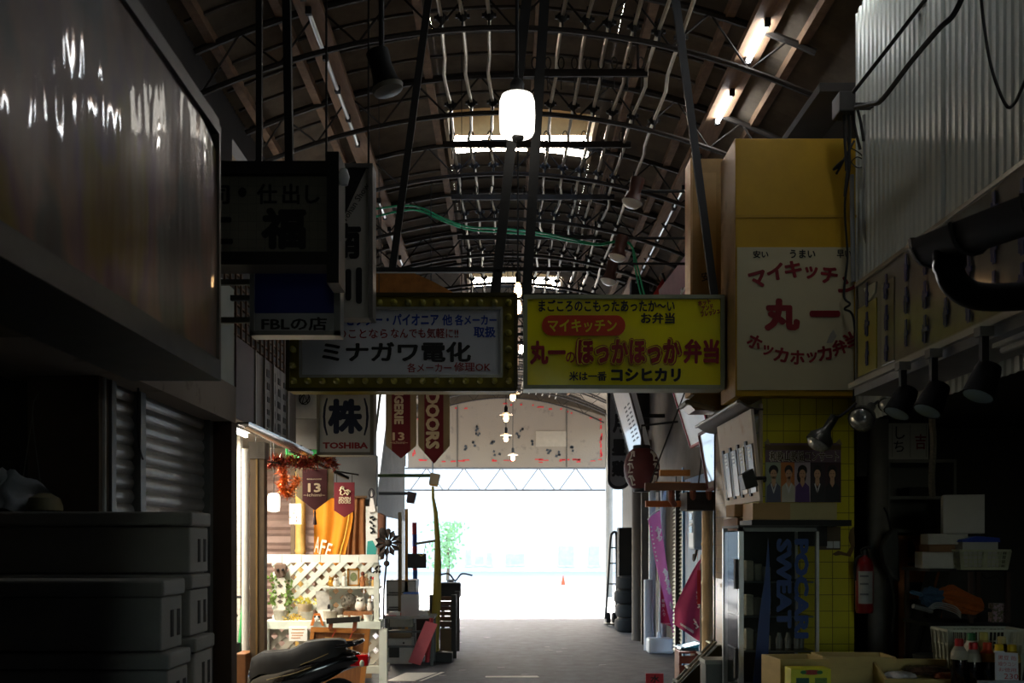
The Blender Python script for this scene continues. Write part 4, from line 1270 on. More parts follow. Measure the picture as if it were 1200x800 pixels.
figure('figurine', 'pale carved figurine behind the reddish wooden one', 426, zm, .13, mat('#d8c49a', .5), mat('#e3d6b8', .5), 10.2)
figure('figurine', 'tiny figurine with a red cap at the end of the upper shelf', 435, zm, .10, mat('#d9b26a', .5), mat('#c21f22', .5))
figure('figurine', 'tiny dark figurine next to the red capped one', 431.5, zm, .105, mat('#8a8578', .5), mat('#3a322a', .5), 10.2)
t = thing('framed_picture', 'small gilt framed picture standing on the upper ornament shelf', 'picture', (X(411, 10), 10.2, zm))
a, b, c_, e = X(403.5, 10), X(418, 10), zm, Z(666.5, 10)
m = MB(t)
for r_ in ((a, b, e - .016, e), (a, b, c_, c_ + .016), (a, a + .016, c_, e), (b - .016, b, c_, e)): m.box(r_[0], r_[1], 10.18, 10.2, r_[2], r_[3])
m.part('frame', mat('#b07a2a', .4, .4), t)
MB(t).box(a + .014, b - .014, 10.188, 10.2, c_ + .014, e - .014).part('mount', mat('#e6dfcf', .7), t)
m = MB(t); m.prism([(X(411, 10) + .034 * math.cos(q * .524), Z(676.5, 10) + .045 * math.sin(q * .524)) for q in range(12)], 10.184, 10.188); m.part('print', mat('#77805a', .6, 0, .4, 60), t)
m = MB()
t = thing('wooden_stand', 'small brown wooden box under the big white owl', 'box', (X(419, 10), 10.13, zs))
MB(t).box(X(402, 10), X(435.5, 10), 10.02, 10.24, zs + .02, Z(716.8, 10)).part('top', mat('#8a5a34', .6, 0, .2, 6, stretch=(8, 1, 1)), t)
for q in (402.5, 431): MB(t).box(X(q, 10), X(q + 4, 10), 10.03, 10.23, zs, zs + .021).part('foot', mat('#7a4c2c', .6), t)
# curled white cat beside the owl
x, y, z = X(431, 10), 10.14, Z(716.5, 10)
t = thing('cat_figurine', 'white curly-tailed cat ornament beside the big owl', 'figurine', (x, y, z))
MB(t).lathe([(.022, 0), (.03, .02), (.026, .06), (.016, .085)], (x, y, z), 12).part('body', WCER, t, True)
MB(t).ball((x, y - .005, z + .10), .022, 10).part('head', WCER, t, True)
MB(t).tube(cable([(x + .02, y, z + .01), (x + .05, y, z + .02), (x + .055, y, z + .07), (x + .03, y, z + .11), (x + .045, y, z + .135)]), .008, 6).part('tail', WCER, t, True)
pot('stone_pot', 'grey stone pot at the left end of the display shelf', 326, 728, 17, 11.5, STONE)
pot('stone_planter', 'round pale stone planter in the middle of the display shelf', 356, 728, 15, 10, STONE, 10.14)
pot('stone_planter', 'speckled stone bowl right of the little dog sign', 384, 728, 16, 11, mat('#b5ada0', .85, 0, .3, 25), 10.12)
pot('stone_planter', 'taller stone pot behind the speckled bowl', 393, 728, 13, 14, STONE, 10.23)
pot('flower_pot', 'sandy pot of yellow flowers on the lattice display', 352, 728, 17, 19, mat('#b5a488', .85, 0, .2, 14), 10.22)
pot('white_cup', 'white cup in front of the speckled bowl', 398, 728, 7, 6.5, WCER, 10.04, soil=False)
pot('white_cup', 'white cup next to the first, left of the low white dish', 405, 728, 7, 6.5, WCER, 10.04, soil=False)
pot('white_dish', 'low white dish before the wooden box', 417, 728, 13, 6.5, WCER, 10.03, soil=False)
pot('white_pot', 'white square-sided pot at the right end of the display shelf', 431, 728, 11, 7.5, WCER, 10.03)
pot('end_jar', 'cream jar on the far right corner of the display shelf', 441, 728, 5, 6, mat('#d9cfae', .5), 10.03, soil=False)
def leaves(name, label, c, spread, n, m, size, cat='plant', drop=0):
    mb = MB()
    for i in range(n):
        p = Vector(c) + Vector((RND.gauss(0, spread[0]), RND.gauss(0, spread[1]), RND.uniform(-spread[2], spread[2])))
        dd = Vector((RND.gauss(0, 1), RND.gauss(0, 1), RND.gauss(0, .6) - drop)).normalized() * size * RND.uniform(.6, 1.2)
        s_ = dd.cross(Vector((0, 1, .3))).normalized() * size * .3
        mb.add([p, p + dd * .5 + s_, p + dd, p + dd * .5 - s_], [(0, 1, 2, 3)])
    return mb, name, m, label, cat
def leafy(*a, **k):
    mb, name, m, label, cat = leaves(*a, **k)
    return mb.thing(name, m, label, cat)
GRN = mat('#5f7a34', .6, 0, .25, 30)
leafy('hanging_ivy', 'green ivy trailing at the left edge of the lattice', (X(314, 10), 10.2, Z(690, 10)), (.03, .03, .16), 55, GRN, .05, drop=1)
leafy('hanging_ivy', 'green ivy trailing beside the white slab on the lattice', (X(333, 10), 10.18, Z(697, 10)), (.02, .03, .16), 50, GRN, .05, drop=1)
leafy('yellow_flowers', 'yellow flowers heaped on the sandy pot', (X(352, 10), 10.22, Z(706, 10)), (.06, .04, .03), 90, mat('#d8cf5a', .6, 0, .2, 20), .035)
leafy('dried_flowers', 'little tuft of yellow dried flowers on the shelf', (X(343, 10), 10.1, Z(724, 10)), (.045, .03, .025), 80, mat('#c9a94a', .7, 0, .2, 20), .03)
# white slab and mask on the lattice
t = thing('driftwood_panel', 'white driftwood panel hung on the lattice between the ivy', 'ornament', (X(323, 10), 10.2, Z(714, 10)))
MB(t).prism([(X(318, 10), Z(716, 10)), (X(329, 10), Z(716, 10)), (X(330, 10), Z(682, 10)), (X(326, 10), Z(676, 10)), (X(319, 10), Z(680, 10))], 10.2, 10.24).part('slab', mat('#e0dccf', .8), t)
m = MB(t)
for py in (687, 700, 706): m.prism([(X(323, 10) + .03 * math.cos(q * 1.57), Z(py, 10) + .022 * math.sin(q * 1.57)) for q in range(4)], 10.195, 10.2)
m.part('cut_out', mat('#5a5046', .8), t)
t = thing('carved_mask', 'small brown carved mask hung high at the left of the lattice', 'mask', (X(323, 10), 10.2, Z(678, 10)))
MB(t).prism([(X(a, 10), Z(b, 10)) for a, b in ((316, 663), (319, 660), (329, 661), (331, 666), (328, 677), (320, 678), (316, 672))], 10.19, 10.25).part('face', mat('#6a564a', .8, 0, .25, 30), t, bevel=.012)
m = MB(t)
for px in (320.5, 326.5): m.ball((X(px, 10), 10.185, Z(668, 10)), .016, 8)
m.part('eye', mat('#2a2220', .5), t)
# wire globe
t = thing('wire_ball', 'grey woven twig ball on the display shelf', 'ornament', (X(406, 10), 10.2, Z(715, 10)))
m = MB(t)
c = Vector((X(406, 10), 10.17, Z(706, 10)))
for i in range(26):
    q = Matrix.Rotation(RND.uniform(0, 3.1), 4, 'X') @ Matrix.Rotation(RND.uniform(0, 3.1), 4, 'Y')
    m.tube([c + q @ Vector((.08 * math.cos(a * .449), .08 * math.sin(a * .449), 0)) for a in range(14)], .004, 4, closed=True)
m.part('twigs', mat('#7d776c', .8, 0, .3, 30), t)
t = thing('glass_photo', 'tilted glass photo plate with a dark figure on the display shelf', 'picture', (X(377, 10), 10.2, zs))
M_ = Matrix.Translation((X(377, 10), 10.19, zs)) @ Matrix.Rotation(math.radians(-6), 4, 'Y')
MB(t).box(-.065, .065, -.008, .008, .1, .29, M_).part('plate', mat('#b5b3ad', .2, 0, .35, 9), t)
MB(t).box(-.05, .07, -.05, .05, .0, .1, M_).part('block', WCER, t)
MB(t).prism([(X(380, 10), Z(716, 10)), (X(383.5, 10), Z(716, 10)), (X(383, 10), Z(710, 10)), (X(381.5, 10), Z(708.5, 10)), (X(380, 10), Z(711, 10))], 10.172, 10.178).part('figure', mat('#1a1a1c', .5), t)
t = thing('dog_easel', 'tiny orange easel with a black and white dog picture', 'sign', (X(371, 9.93), 9.93, Z(733, 9.93)))
d = 9.93
MB(t).prism([(X(363.5, d), Z(733, d)), (X(367, d), Z(733, d)), (X(370, d), Z(721, d)), (X(373, d), Z(721, d)), (X(377, d), Z(733, d)), (X(379.5, d), Z(733, d)), (X(374.5, d), Z(718.5, d)), (X(368, d), Z(718.5, d))], d, d + .02).part('frame', mat('#c9722e', .6), t)
m = MB(t); m.ball((X(371.5, d), d - .004, Z(724.5, d)), .026, 10, sy=.3); m.part('dog', mat('#e9e6e0', .6), t, True)
m = MB(t)
for q in (-.017, .017): m.ball((X(371.5, d) + q, d - .006, Z(722.5, d)), .012, 8, sy=.4)
m.part('ear', mat('#1c1a18', .6), t, True)
t = thing('price_card', 'white handwritten card hung below the display shelf', 'card', (X(349, 9.94), 9.94, Z(751, 9.94)))
d = 9.94
MB(t).box(X(338.5, d), X(360, d), d, d + .008, Z(751, d), Z(734, d)).part('card', mat('#f2efe8', .7), t, bevel=.003)
m = MB(t)
for i, (py, a, b) in enumerate(((737, 342, 357), (741, 341, 356), (744, 342, 355), (747, 341, 352))): m.box(X(a, d), X(b, d), d - .002, d, Z(py + .6, d), Z(py - .3, d))
m.part('writing', mat('#c9905a', .7), t)
leafy('dark_leaf_sprig', 'dark leaf sprig hung at the right end of the lattice', (X(441, 10), 9.98, Z(668, 10)), (.015, .01, .03), 10, mat('#2a241e', .6), .05)

# welcome board, bike and odds at the stall foot
d = 9.2
t = thing('welcome_board', 'orange-brown framed board leaning in front of the stall with a small welcome plate', 'board', (X(388, d), d, 0))
WD = mat('#b0702e', .55, 0, .15, 6, stretch=(1, 1, .3))
WD2 = mat('#7d4f26', .6, 0, .2, 8, stretch=(8, 1, 1))
M_ = Matrix.Translation((X(387, d), d + .12, 0)) @ Matrix.Rotation(math.radians(5), 4, 'Y') @ Matrix.Rotation(math.radians(-7), 4, 'X')
ww, hh = .27, .70
MB(t).box(-ww, -ww + .035, -.02, .02, 0, hh, M_).part('stile', WD, t)
MB(t).box(ww - .045, ww, -.02, .02, 0, hh + .02, M_).part('stile', WD, t)
MB(t).add([(-ww, -.022, hh - .04), (ww, -.022, hh - .01), (ww, -.022, hh + .035), (-ww, -.022, hh + .005), (-ww, .022, hh - .04), (ww, .022, hh - .01), (ww, .022, hh + .035), (-ww, .022, hh + .005)], [(0, 1, 2, 3), (7, 6, 5, 4), (0, 4, 5, 1), (1, 5, 6, 2), (2, 6, 7, 3), (3, 7, 4, 0)], M_).part('top_rail', WD, t)
MB(t).box(-ww + .03, ww - .04, 0, .012, .05, hh - .02, M_).part('panel', WD2, t)
pl = MB(t).box(-.13, .13, -.04, -.025, hh - .20, hh - .075, M_).part('welcome_plate', mat('#b98542', .6, 0, .12, 6), t)
mb = MB(t)
vs, fs = glyphs('welcome', .012)
x0_, x1_ = min(v.x for v in vs), max(v.x for v in vs)
k_ = .22 / (x1_ - x0_)
mb.add([((v.x - (x0_ + x1_) / 2) * k_, -.042 - v.z * .0003, hh - .165 + v.y * k_ * 1.15) for v in vs], fs, M_)
mb.part('lettering', mat('#3a2414', .6), pl)
m = MB(t)
for q in (-.07, .09): m.tube([M_ @ Vector((q, -.035, hh - .08)), M_ @ Vector((q + .03, -.03, hh + .0))], .004, 5)
m.part('cord', mat('#b23a24', .7), t)
m = MB(t); m.bar(M_ @ Vector((-.13, -.04, hh + .07)), M_ @ Vector((.17, -.04, hh + .115)), .035, .05); m.part('crossbar', mat('#231c16', .5), t)
for q in (-.09, .13): MB(t).bar(M_ @ Vector((q, -.03, hh + .0)), M_ @ Vector((q, -.03, hh + .085)), .035).part('peg', mat('#7a3c1c', .6), t)

# motor scooter, seat towards the camera side
def scooter():
    t = thing('motor_scooter', 'black motor scooter with a long black seat and red tail lamp', 'scooter', (0, 0, 0))
    BLK = mat('#0b0b0c', .22, 0, .05, coat=1)
    SEAT = mat('#17181a', .55, 0, .1, 4, .25, 220)
    # local: rear towards +x, origin on the ground under the seat
    prof = [(-.48, .60, .12), (-.46, .65, .14), (-.38, .69, .155), (-.25, .695, .16), (-.12, .705, .155), (-.03, .735, .15), (.05, .775, .15), (.2, .79, .145), (.36, .795, .12), (.42, .785, .09), (.44, .75, .07)]
    mb = MB(t)
    vs, fs = [], []
    n = 12
    for x, z, w_ in prof:
        for j in range(n + 1):
            a = math.pi * j / n
            vs.append((x, -w_ * math.cos(a), z - .17 + .17 * min(1, math.sin(a) * 1.5) ** .8))
    for i in range(len(prof) - 1):
        for j in range(n): fs.append((i * (n + 1) + j, i * (n + 1) + j + 1, (i + 1) * (n + 1) + j + 1, (i + 1) * (n + 1) + j))
    for i in range(len(prof) - 1): fs.append((i * (n + 1), (i + 1) * (n + 1), (i + 1) * (n + 1) + n, i * (n + 1) + n))
    fs.append(tuple(range(n + 1))); fs.append(tuple(range((len(prof) - 1) * (n + 1) + n, (len(prof) - 1) * (n + 1) - 1, -1)))
    mb.add(vs, fs); mb.part('seat', SEAT, t, True)
    mb = MB(t)
    cs = [(-.50, .30, .56, .12), (-.30, .32, .60, .17), (0, .36, .64, .18), (.25, .44, .70, .16), (.42, .52, .72, .13), (.56, .56, .68, .09), (.62, .58, .64, .05)]
    vs, fs = [], []
    for x, za, zb, w_ in cs:
        for j in range(16):
            a = 2 * math.pi * j / 16
            vs.append((x, w_ * math.cos(a), (za + zb) / 2 + (zb - za) / 2 * math.sin(a)))
    for i in range(len(cs) - 1):
        for j in range(16): fs.append((i * 16 + j, i * 16 + (j + 1) % 16, (i + 1) * 16 + (j + 1) % 16, (i + 1) * 16 + j))
    fs.append(tuple(range(15, -1, -1))); fs.append(tuple(range((len(cs) - 1) * 16, len(cs) * 16)))
    mb.add(vs, fs); mb.part('body_panel', BLK, t, True)
    mb = MB(t); mb.tube(cable([(.34, -.12, .74), (.50, -.115, .755), (.585, -.06, .775), (.59, .06, .775), (.50, .115, .755), (.34, .12, .74)]), .016, 8); mb.part('grab_rail', mat('#15161a', .2, .4, coat=1), t, True)
    mb = MB(t); mb.prismx([(-.10, .57), (.10, .57), (.08, .665), (-.08, .665)], .47, .66); mb.xf(Matrix.Identity(4)); mb.part('tail_lamp', mat('#d0101a', .12, coat=1), t, bevel=.015)
    for q in (-1, 1): MB(t).ball((.60, q * .14, .60), .03, 10, sx=.8).part('turn_signal', mat('#d9d2c2', .15), t, True)
    for x, nm in ((.36, 'rear_wheel'), (-.92, 'front_wheel')):
        mb = MB(t); M_ = Matrix.Rotation(math.radians(90), 4, 'X')
        mb.lathe([(.10, -.02), (.15, -.045), (.20, -.05), (.225, -.035), (.232, 0), (.225, .035), (.20, .05), (.15, .045), (.10, .02)], (x, 0, .232), 24, M_); wo = mb.part(nm, mat('#111112', .85), t, True)
        mb = MB(t); mb.lathe([(.02, -.055), (.12, -.03), (.13, 0), (.12, .03), (.02, .055)], (x, 0, .232), 16, M_); mb.part('hub', mat('#8d8f92', .35, .7), wo, True)
    mb = MB(t); mb.prismz([(-.78, -.13), (-.4, -.16), (-.4, .16), (-.78, .13)], .25, .31); mb.part('floorboard', mat('#1a1a1b', .6), t)
    mb = MB(t); mb.sheet(lambda u, v: (-.80 - .1 * v - .04 * math.cos((u - .5) * 3), (u - .5) * .36 * (1 - .25 * v), .28 + .62 * v), 10, 8, .02); mb.part('leg_shield', BLK, t, True)
    mb = MB(t); mb.tube([(-.92, 0, .24), (-.84, 0, .6), (-.78, 0, .98)], .028, 8); mb.part('fork', mat('#6a6a6c', .3, .7), t, True)
    mb = MB(t); mb.tube(cable([(-.70, -.31, .97), (-.76, -.15, 1.0), (-.78, 0, .98), (-.76, .15, 1.0), (-.70, .31, .97)]), .014, 8); mb.part('handlebar', mat('#151516', .5), t, True)
    mb = MB(t); mb.ball((-.86, 0, .93), .09, 14, sy=1.2); mb.part('headlamp_cowl', BLK, t, True)
    mb = MB(t); mb.tube([(.0, .06, .22), (-.03, .2, 0.01)], .012, 6); mb.part('kick_stand', mat('#6a6a6c', .4, .6), t)
    mb = MB(t)
    for pts in ([(-.30, -.20, .48), (-.05, -.205, .53), (.12, -.19, .58)], [(.02, -.2, .60), (.2, -.18, .66), (.28, -.165, .69)]): mb.tube(cable(pts), .004, 5)
    mb.part('body_stripe', mat('#7a6c48', .3, .6), t)
    return t
t = scooter(); t.location = (-1.60, 8.05, 0); t.rotation_euler = (0, 0, math.radians(4)); t.scale = (.80, 1, .93)

# green bicycle with a round mirror behind the pilaster
d = 9.0
t = thing('green_bicycle', 'bit of a green bicycle with a black round mirror left of the stall post', 'bicycle', (X(285, d), d, 0))
BGR = mat('#3f9a5a', .35)
xb = X(285, d)
for q, yy in ((0, 9.15), (0, 9.95)):
    mb = MB(t); M_ = Matrix.Rotation(math.radians(90), 4, 'Y')
    mb.lathe([(.275, -.018), (.295, -.02), (.305, 0), (.295, .02), (.275, .018)], (xb - .1, yy, .305), 24, M_); mb.part('wheel', mat('#161616', .8), t, True)
MB(t).tube([(xb - .1, 9.15, .305), (xb - .08, 9.32, .95)], .016, 8).part('fork', BGR, t, True)
MB(t).tube([(xb - .085, 9.3, .85), (xb - .1, 9.6, .45), (xb - .1, 9.94, .31)], .02, 8).part('frame', BGR, t, True)
MB(t).tube(cable([(xb + .07, 9.28, .98), (xb - .0, 9.32, 1.0), (xb - .16, 9.32, 1.0), (xb - .24, 9.28, .98)]), .013, 8).part('handlebar', mat('#1a1a1a', .5), t, True)
MB(t).tube(cable([(xb + .03, 9.3, 1.0), (xb + .03, 9.27, 1.05), (xb + .02, 9.26, 1.10)]), .007, 6).part('mirror_stem', CAP, t)
MB(t).ball((xb + .03, 9.25, 1.08), .045, 14, sy=.25, sx=.9).part('mirror', mat('#c9c0b2', .1, .9), t, True)
MB(t).box(xb - .16, xb - .04, 9.75, 10.0, .78, .83).part('saddle', mat('#1a1a1a', .6), t, bevel=.02)
MB().box(X(276, 8.5), X(290, 8.5), 8.45, 8.72, .0, Z(765, 8.5)).thing('wooden_stool', mat('#8a5a34', .6, 0, .2, 5), 'low brown wooden stool beside the green bicycle', 'stool', bevel=.01)
# ---------------------------------------------------------------- right side
# yellow sign box on the corner building
d = 7.0
t = thing('corner_sign_box', 'big yellow box sign with a white panel of arched dark red lettering on the right', 'sign', (2.0, 7.3, Z(463, d)))
bx0, bx1, bz0, bz1 = X(862, d), 2.40, Z(464, d), Z(162, d)
MB(t).box(bx0, bx1, d, 7.46, bz0, bz1).part('box', YEL, t, bevel=.006)
MB(t).box(bx0 - .003, bx0 + .0, d, 7.46, bz0, bz1).part('side_sheet', mat('#a88a62', .45, .1, .2, 4, col2='#7d6238', mix=.4), t)
MB(t).box(bx0 + .01, bx1 - .02, d - .008, d, Z(457, d), Z(290, d)).part('white_panel', mat('#beb594', .5, 0, .05, 3), t)
MB(t).box(bx0, bx1, d - .006, d, Z(255, d), Z(252, d)).part('seam', mat('#a98408', .5), t)
yL = d - .011
rd = mat('#7e0c18', .45)
S = 20 * d / F
items = []
for ch, px, py, a, k in (('マ', 888, 328, 16, 1), ('イ', 908, 319, 9, 1), ('キ', 929, 316, 2, 1), ('ッ', 950, 320, -4, .75), ('チ', 971, 323, -8, 1), ('ン', 993, 336, -18, 1)):
    items.append((ch, X(px, d), Z(py, d), S * 1.02 * k, S * 1.0 * k, math.radians(a), .045))
for ch, px, py, a, k in (('ホ', 884, 401, -27, .85), ('ッ', 899, 411, -18, .62), ('カ', 915, 416, -10, .85), ('ホ', 934, 419, -2, .85), ('ッ', 951, 419, 4, .62), ('カ', 966, 414, 10, .85), ('弁', 983, 407, 20, .9), ('当', 998, 397, 26, .9)):
    items.append((ch, X(px, d), Z(py, d), S * k, S * k, math.radians(a), .04))
items.append(('丸', X(916, d), Z(369, d), 42 * d / F, 38 * d / F, 0, .06))
items.append(('一', X(966, d), Z(368, d), 36 * d / F, 7.5 * d / F, 0, .06))
letters(items, rd, t, yL)
letters([pxl('安い', 882, 900, 294, 303, d, 0, .03), pxl('うまい', 925, 955, 293, 303, d, 0, .03), pxl('早い', 980, 997, 293, 303, d, 0, .03)], blk, t, yL)
MB(t).prism([(X(968, d), Z(402, d)), (X(975, d), Z(402, d)), (X(980, d), Z(394, d)), (X(976, d), Z(386, d)), (X(972, d), Z(392, d))], d - .0095, d - .008).part('stain', mat('#9a968c', .7), t)
# second box set back round the corner, lettered on its face
t = thing('side_sign_box', 'brown-gold box sign set back round the corner beside the big yellow one', 'sign', (1.55, 8.2, 2.5))
SB = mat('#8a6a34', .4, .15, .2, 5)
MB(t).box(1.42, 1.9, 7.78, 8.0, 2.62, Z(187, 7.8)).part('box', SB, t)
MB(t).box(1.405, 1.42, 7.76, 8.0, 2.62, Z(187, 7.8)).part('side_sheet', mat('#c29a68', .45, .1, .15, 5), t)  # lighter tan than the box, light from the far left put into its colour
MB(t).box(1.422, 1.60, 7.765, 7.78, 3.0, 4.3).part('front_sheet', mat('#96743c', .4, .1, .12, 6), t)
letters([('安', X(829, 7.7), Z(322, 7.7), .07, .07, 0, .02), ('い', X(837, 7.7), Z(324, 7.7), .05, .06, 0, .02)], mat('#2c2010', .5), t, 7.758)
m = MB(t)
m.prism([(1.44, 2.62), (1.9, 2.62), (1.9, 2.5), (1.44, 2.5), (1.38, 2.56)], 7.76, 8.05)
m.part('cornice', mat('#6d5228', .4, .3, .15, 6), t)
m = MB(t); m.tube([(1.38, 7.75, 2.56), (1.38, 8.05, 2.56)], .02, 8); m.tube([(1.38, 7.75, 2.56), (1.58, 7.72, 2.50)], .02, 8); m.part('rim', mat('#6a5c44', .6, .3), t, True)
t = thing('corner_eave', 'dull metal eave curving from the corner down over the menu board', 'eave', (1.7, 7.8, 2.4))
MB(t).sheet(lambda u, v: (1.60 + .17 * v, 7.02 + 1.55 * u, 2.465 - .06 * v - .02 * math.sin(v * 3.1)), 8, 6, .012).part('sheet', mat('#4a4238', .7, .1, .15, 6), t, True)
MB(t).tube([(1.60, 7.02, 2.465), (1.60, 8.57, 2.465)], .014, 8).part('rolled_edge', mat('#7d7260', .5, .4), t, True)
# tilted menu board on the side wall
t = thing('menu_board', 'pale leaning menu board with four dark-edged name strips on the side of the yellow shop', 'board', (1.7, 7.7, 1.7))
def tp(y, z, o=0):
    u = (2.44 - z) / (2.44 - 1.55)
    return (1.655 + .09 * u - o, y, z)
def tpanel(y0, y1, z0, z1, o, th):
    vs = [tp(y, z, oo) for oo in (o, o - th) for y in (y0, y1) for z in (z0, z1)]
    return vs, [(0, 1, 3, 2), (4, 6, 7, 5), (0, 4, 5, 1), (2, 3, 7, 6), (0, 2, 6, 4), (1, 5, 7, 3)]
m = MB(t); m.add(*tpanel(6.92, 8.02, 1.78, 2.40, 0, .02)); m.part('panel', mat('#d6c9b6', .6, 0, .12, 4, col2='#c0a07c', mix=.36), t)
STR = mat('#8f877e', .35, .1, .12, 6)
for i in range(4):
    y0 = 6.95 + .245 * i
    m = MB(t); m.add(*tpanel(y0, y0 + .15, 1.84, 2.17, .012, .012)); m.part('name_strip', STR if i != 1 else mat('#b0a276', .4), t)
    m = MB(t); m.add(*tpanel(y0 + .15, y0 + .20, 1.82, 2.2, .014, .014)); m.part('dark_edge', mat('#0c0b0a', .5), t)
    m = MB(t)
    for q in range(4): m.add(*tpanel(y0 + .045 + .01 * (q % 2), y0 + .10 + .012 * (q % 3), 2.06 + .026 * q, 2.075 + .026 * q, .0145, .002))
    m.part('white_characters', mat('#efece4', .5), t)
MB().tube([(1.757, 7.04, 1.2), (1.757, 7.04, 2.45)], .014, 8).thing('conduit_pipe', mat('#b9a88c', .4, .3), 'thin tan conduit up the corner of the yellow tiled wall', 'pipe', smooth=True)
t = thing('black_clip_lamp', 'square black lamp hood sticking out below the menu board', 'lamp', P(879, 572, 6.68))
c = P(877, 562, 6.68)
M_ = Matrix.Translation(c) @ Matrix.Rotation(math.radians(-24), 4, 'Y')
MB(t).prism([(-.055, -.05), (.03, -.06), (.045, .06), (-.04, .05)], -.06, .06, M_).part('hood', mat('#26241f', .5, .3), t, bevel=.006)
MB(t).tube([c + Vector((.04, 0, .01)), c + Vector((.12, .05, .015)), (1.80, 7.1, c.z + .02)], .012, 8).part('arm', CAP, t, True)
# cartons on the ledge by the corner
CARD = mat('#a8865a', .8, 0, .1, 6)
t = thing('side_ledge', 'narrow wooden ledge along the open side of the yellow shop', 'shelf', (1.8, 7.4, 1.2))
MB(t).box(1.62, 1.80, 7.12, 7.72, 1.16, 1.19).part('board', mat('#b09a78', .6), t)
MB(t).box(1.66, 1.80, 7.2, 7.24, .95, 1.16).part('bracket', mat('#7d6a4c', .7), t)
MB().box(1.757, 1.83, 7.12, 7.74, 0, 1.15).struct('wall_yellow_counter', mat('#a9843c', .6, 0, .15, 5))
MB().box(1.785, 1.83, 7.12, 7.74, 1.2, 2.42).struct('wall_yellow_shutter', mat('#5a4028', .7, 0, .2, 5))
MB().box(1.60, 1.83, 7.14, 7.42, 1.68, 1.765).thing('carton', CARD, 'brown carton tucked under the menu board', 'box', bevel=.004)
MB().box(1.62, 1.81, 7.14, 7.60, 1.46, 1.67).thing('carton', mat('#6d4a30', .8), 'darker brown carton below the first under the menu board', 'box', bevel=.004)
# shelf with tray below the concert poster
d = 6.75
t = thing('poster_shelf', 'black wall shelf carrying a long wooden tray under the concert poster', 'shelf', (X(930, d), d, Z(618, d)))
MB(t).box(X(881, d), X(998, d), d, 7.1, Z(616, d), Z(609, d)).part('board', mat('#131211', .6), t)
MB(t).box(X(884, d), X(985, d), d + .28, 7.1, Z(640, d), Z(616, d)).part('rail', mat('#161514', .6), t)
t = thing('wooden_tray', 'long low wooden tray, half tan and half pale, on the shelf under the poster', 'tray', (X(932, d), d, Z(609, d)))
MB(t).box(X(883, d), X(927, d), d + .02, d + .3, Z(608.5, d), Z(589, d)).part('tan_side', mat('#b5915c', .6, 0, .08, 5), t)
MB(t).box(X(927, d), X(982, d), d + .022, d + .3, Z(608.5, d), Z(589, d)).part('pale_side', mat('#b8ac7a', .6, 0, .06, 5), t)
# concert poster
d = 7.085
t = thing('concert_poster', 'concert poster with five singers and a white title on the yellow tiled wall', 'poster', (X(940, d), d, Z(588, d)))
px0, px1 = 897, 985.5
MB(t).box(X(px0, d), X(px1, d), d, d + .008, Z(588.5, d), Z(519, d)).part('sheet', mat('#6a5460', .45, 0, .12, 6), t)
MB(t).box(X(px0, d), X(px1, d), d - .002, d, Z(527, d), Z(521.5, d)).part('header_band', mat('#5a4726', .5), t)
letters([pxl('和歌山歌謡コンサート', 901, 983, 528, 541, d, 0, .05)], mat('#dcd7cf', .5), t, d - .003, name='lettering_halo')
letters([pxl('和歌山歌謡コンサート', 902, 982.4, 528.6, 540.4, d, 0, .02)], mat('#4a3510', .5), t, d - .007)
SK = mat('#c49a78', .6, 0, .06)
HAIR = mat('#17120f', .6)
bounds = [897, 915, 931, 949.5, 967, 985.5]
bgs = ['#8f9a86', '#b06a2a', '#a99aa0', '#2a1c24', '#33161c']
clo = ['#4a4f66', '#b9b8a8', '#4a2a6a', '#1c1c22', '#141218']
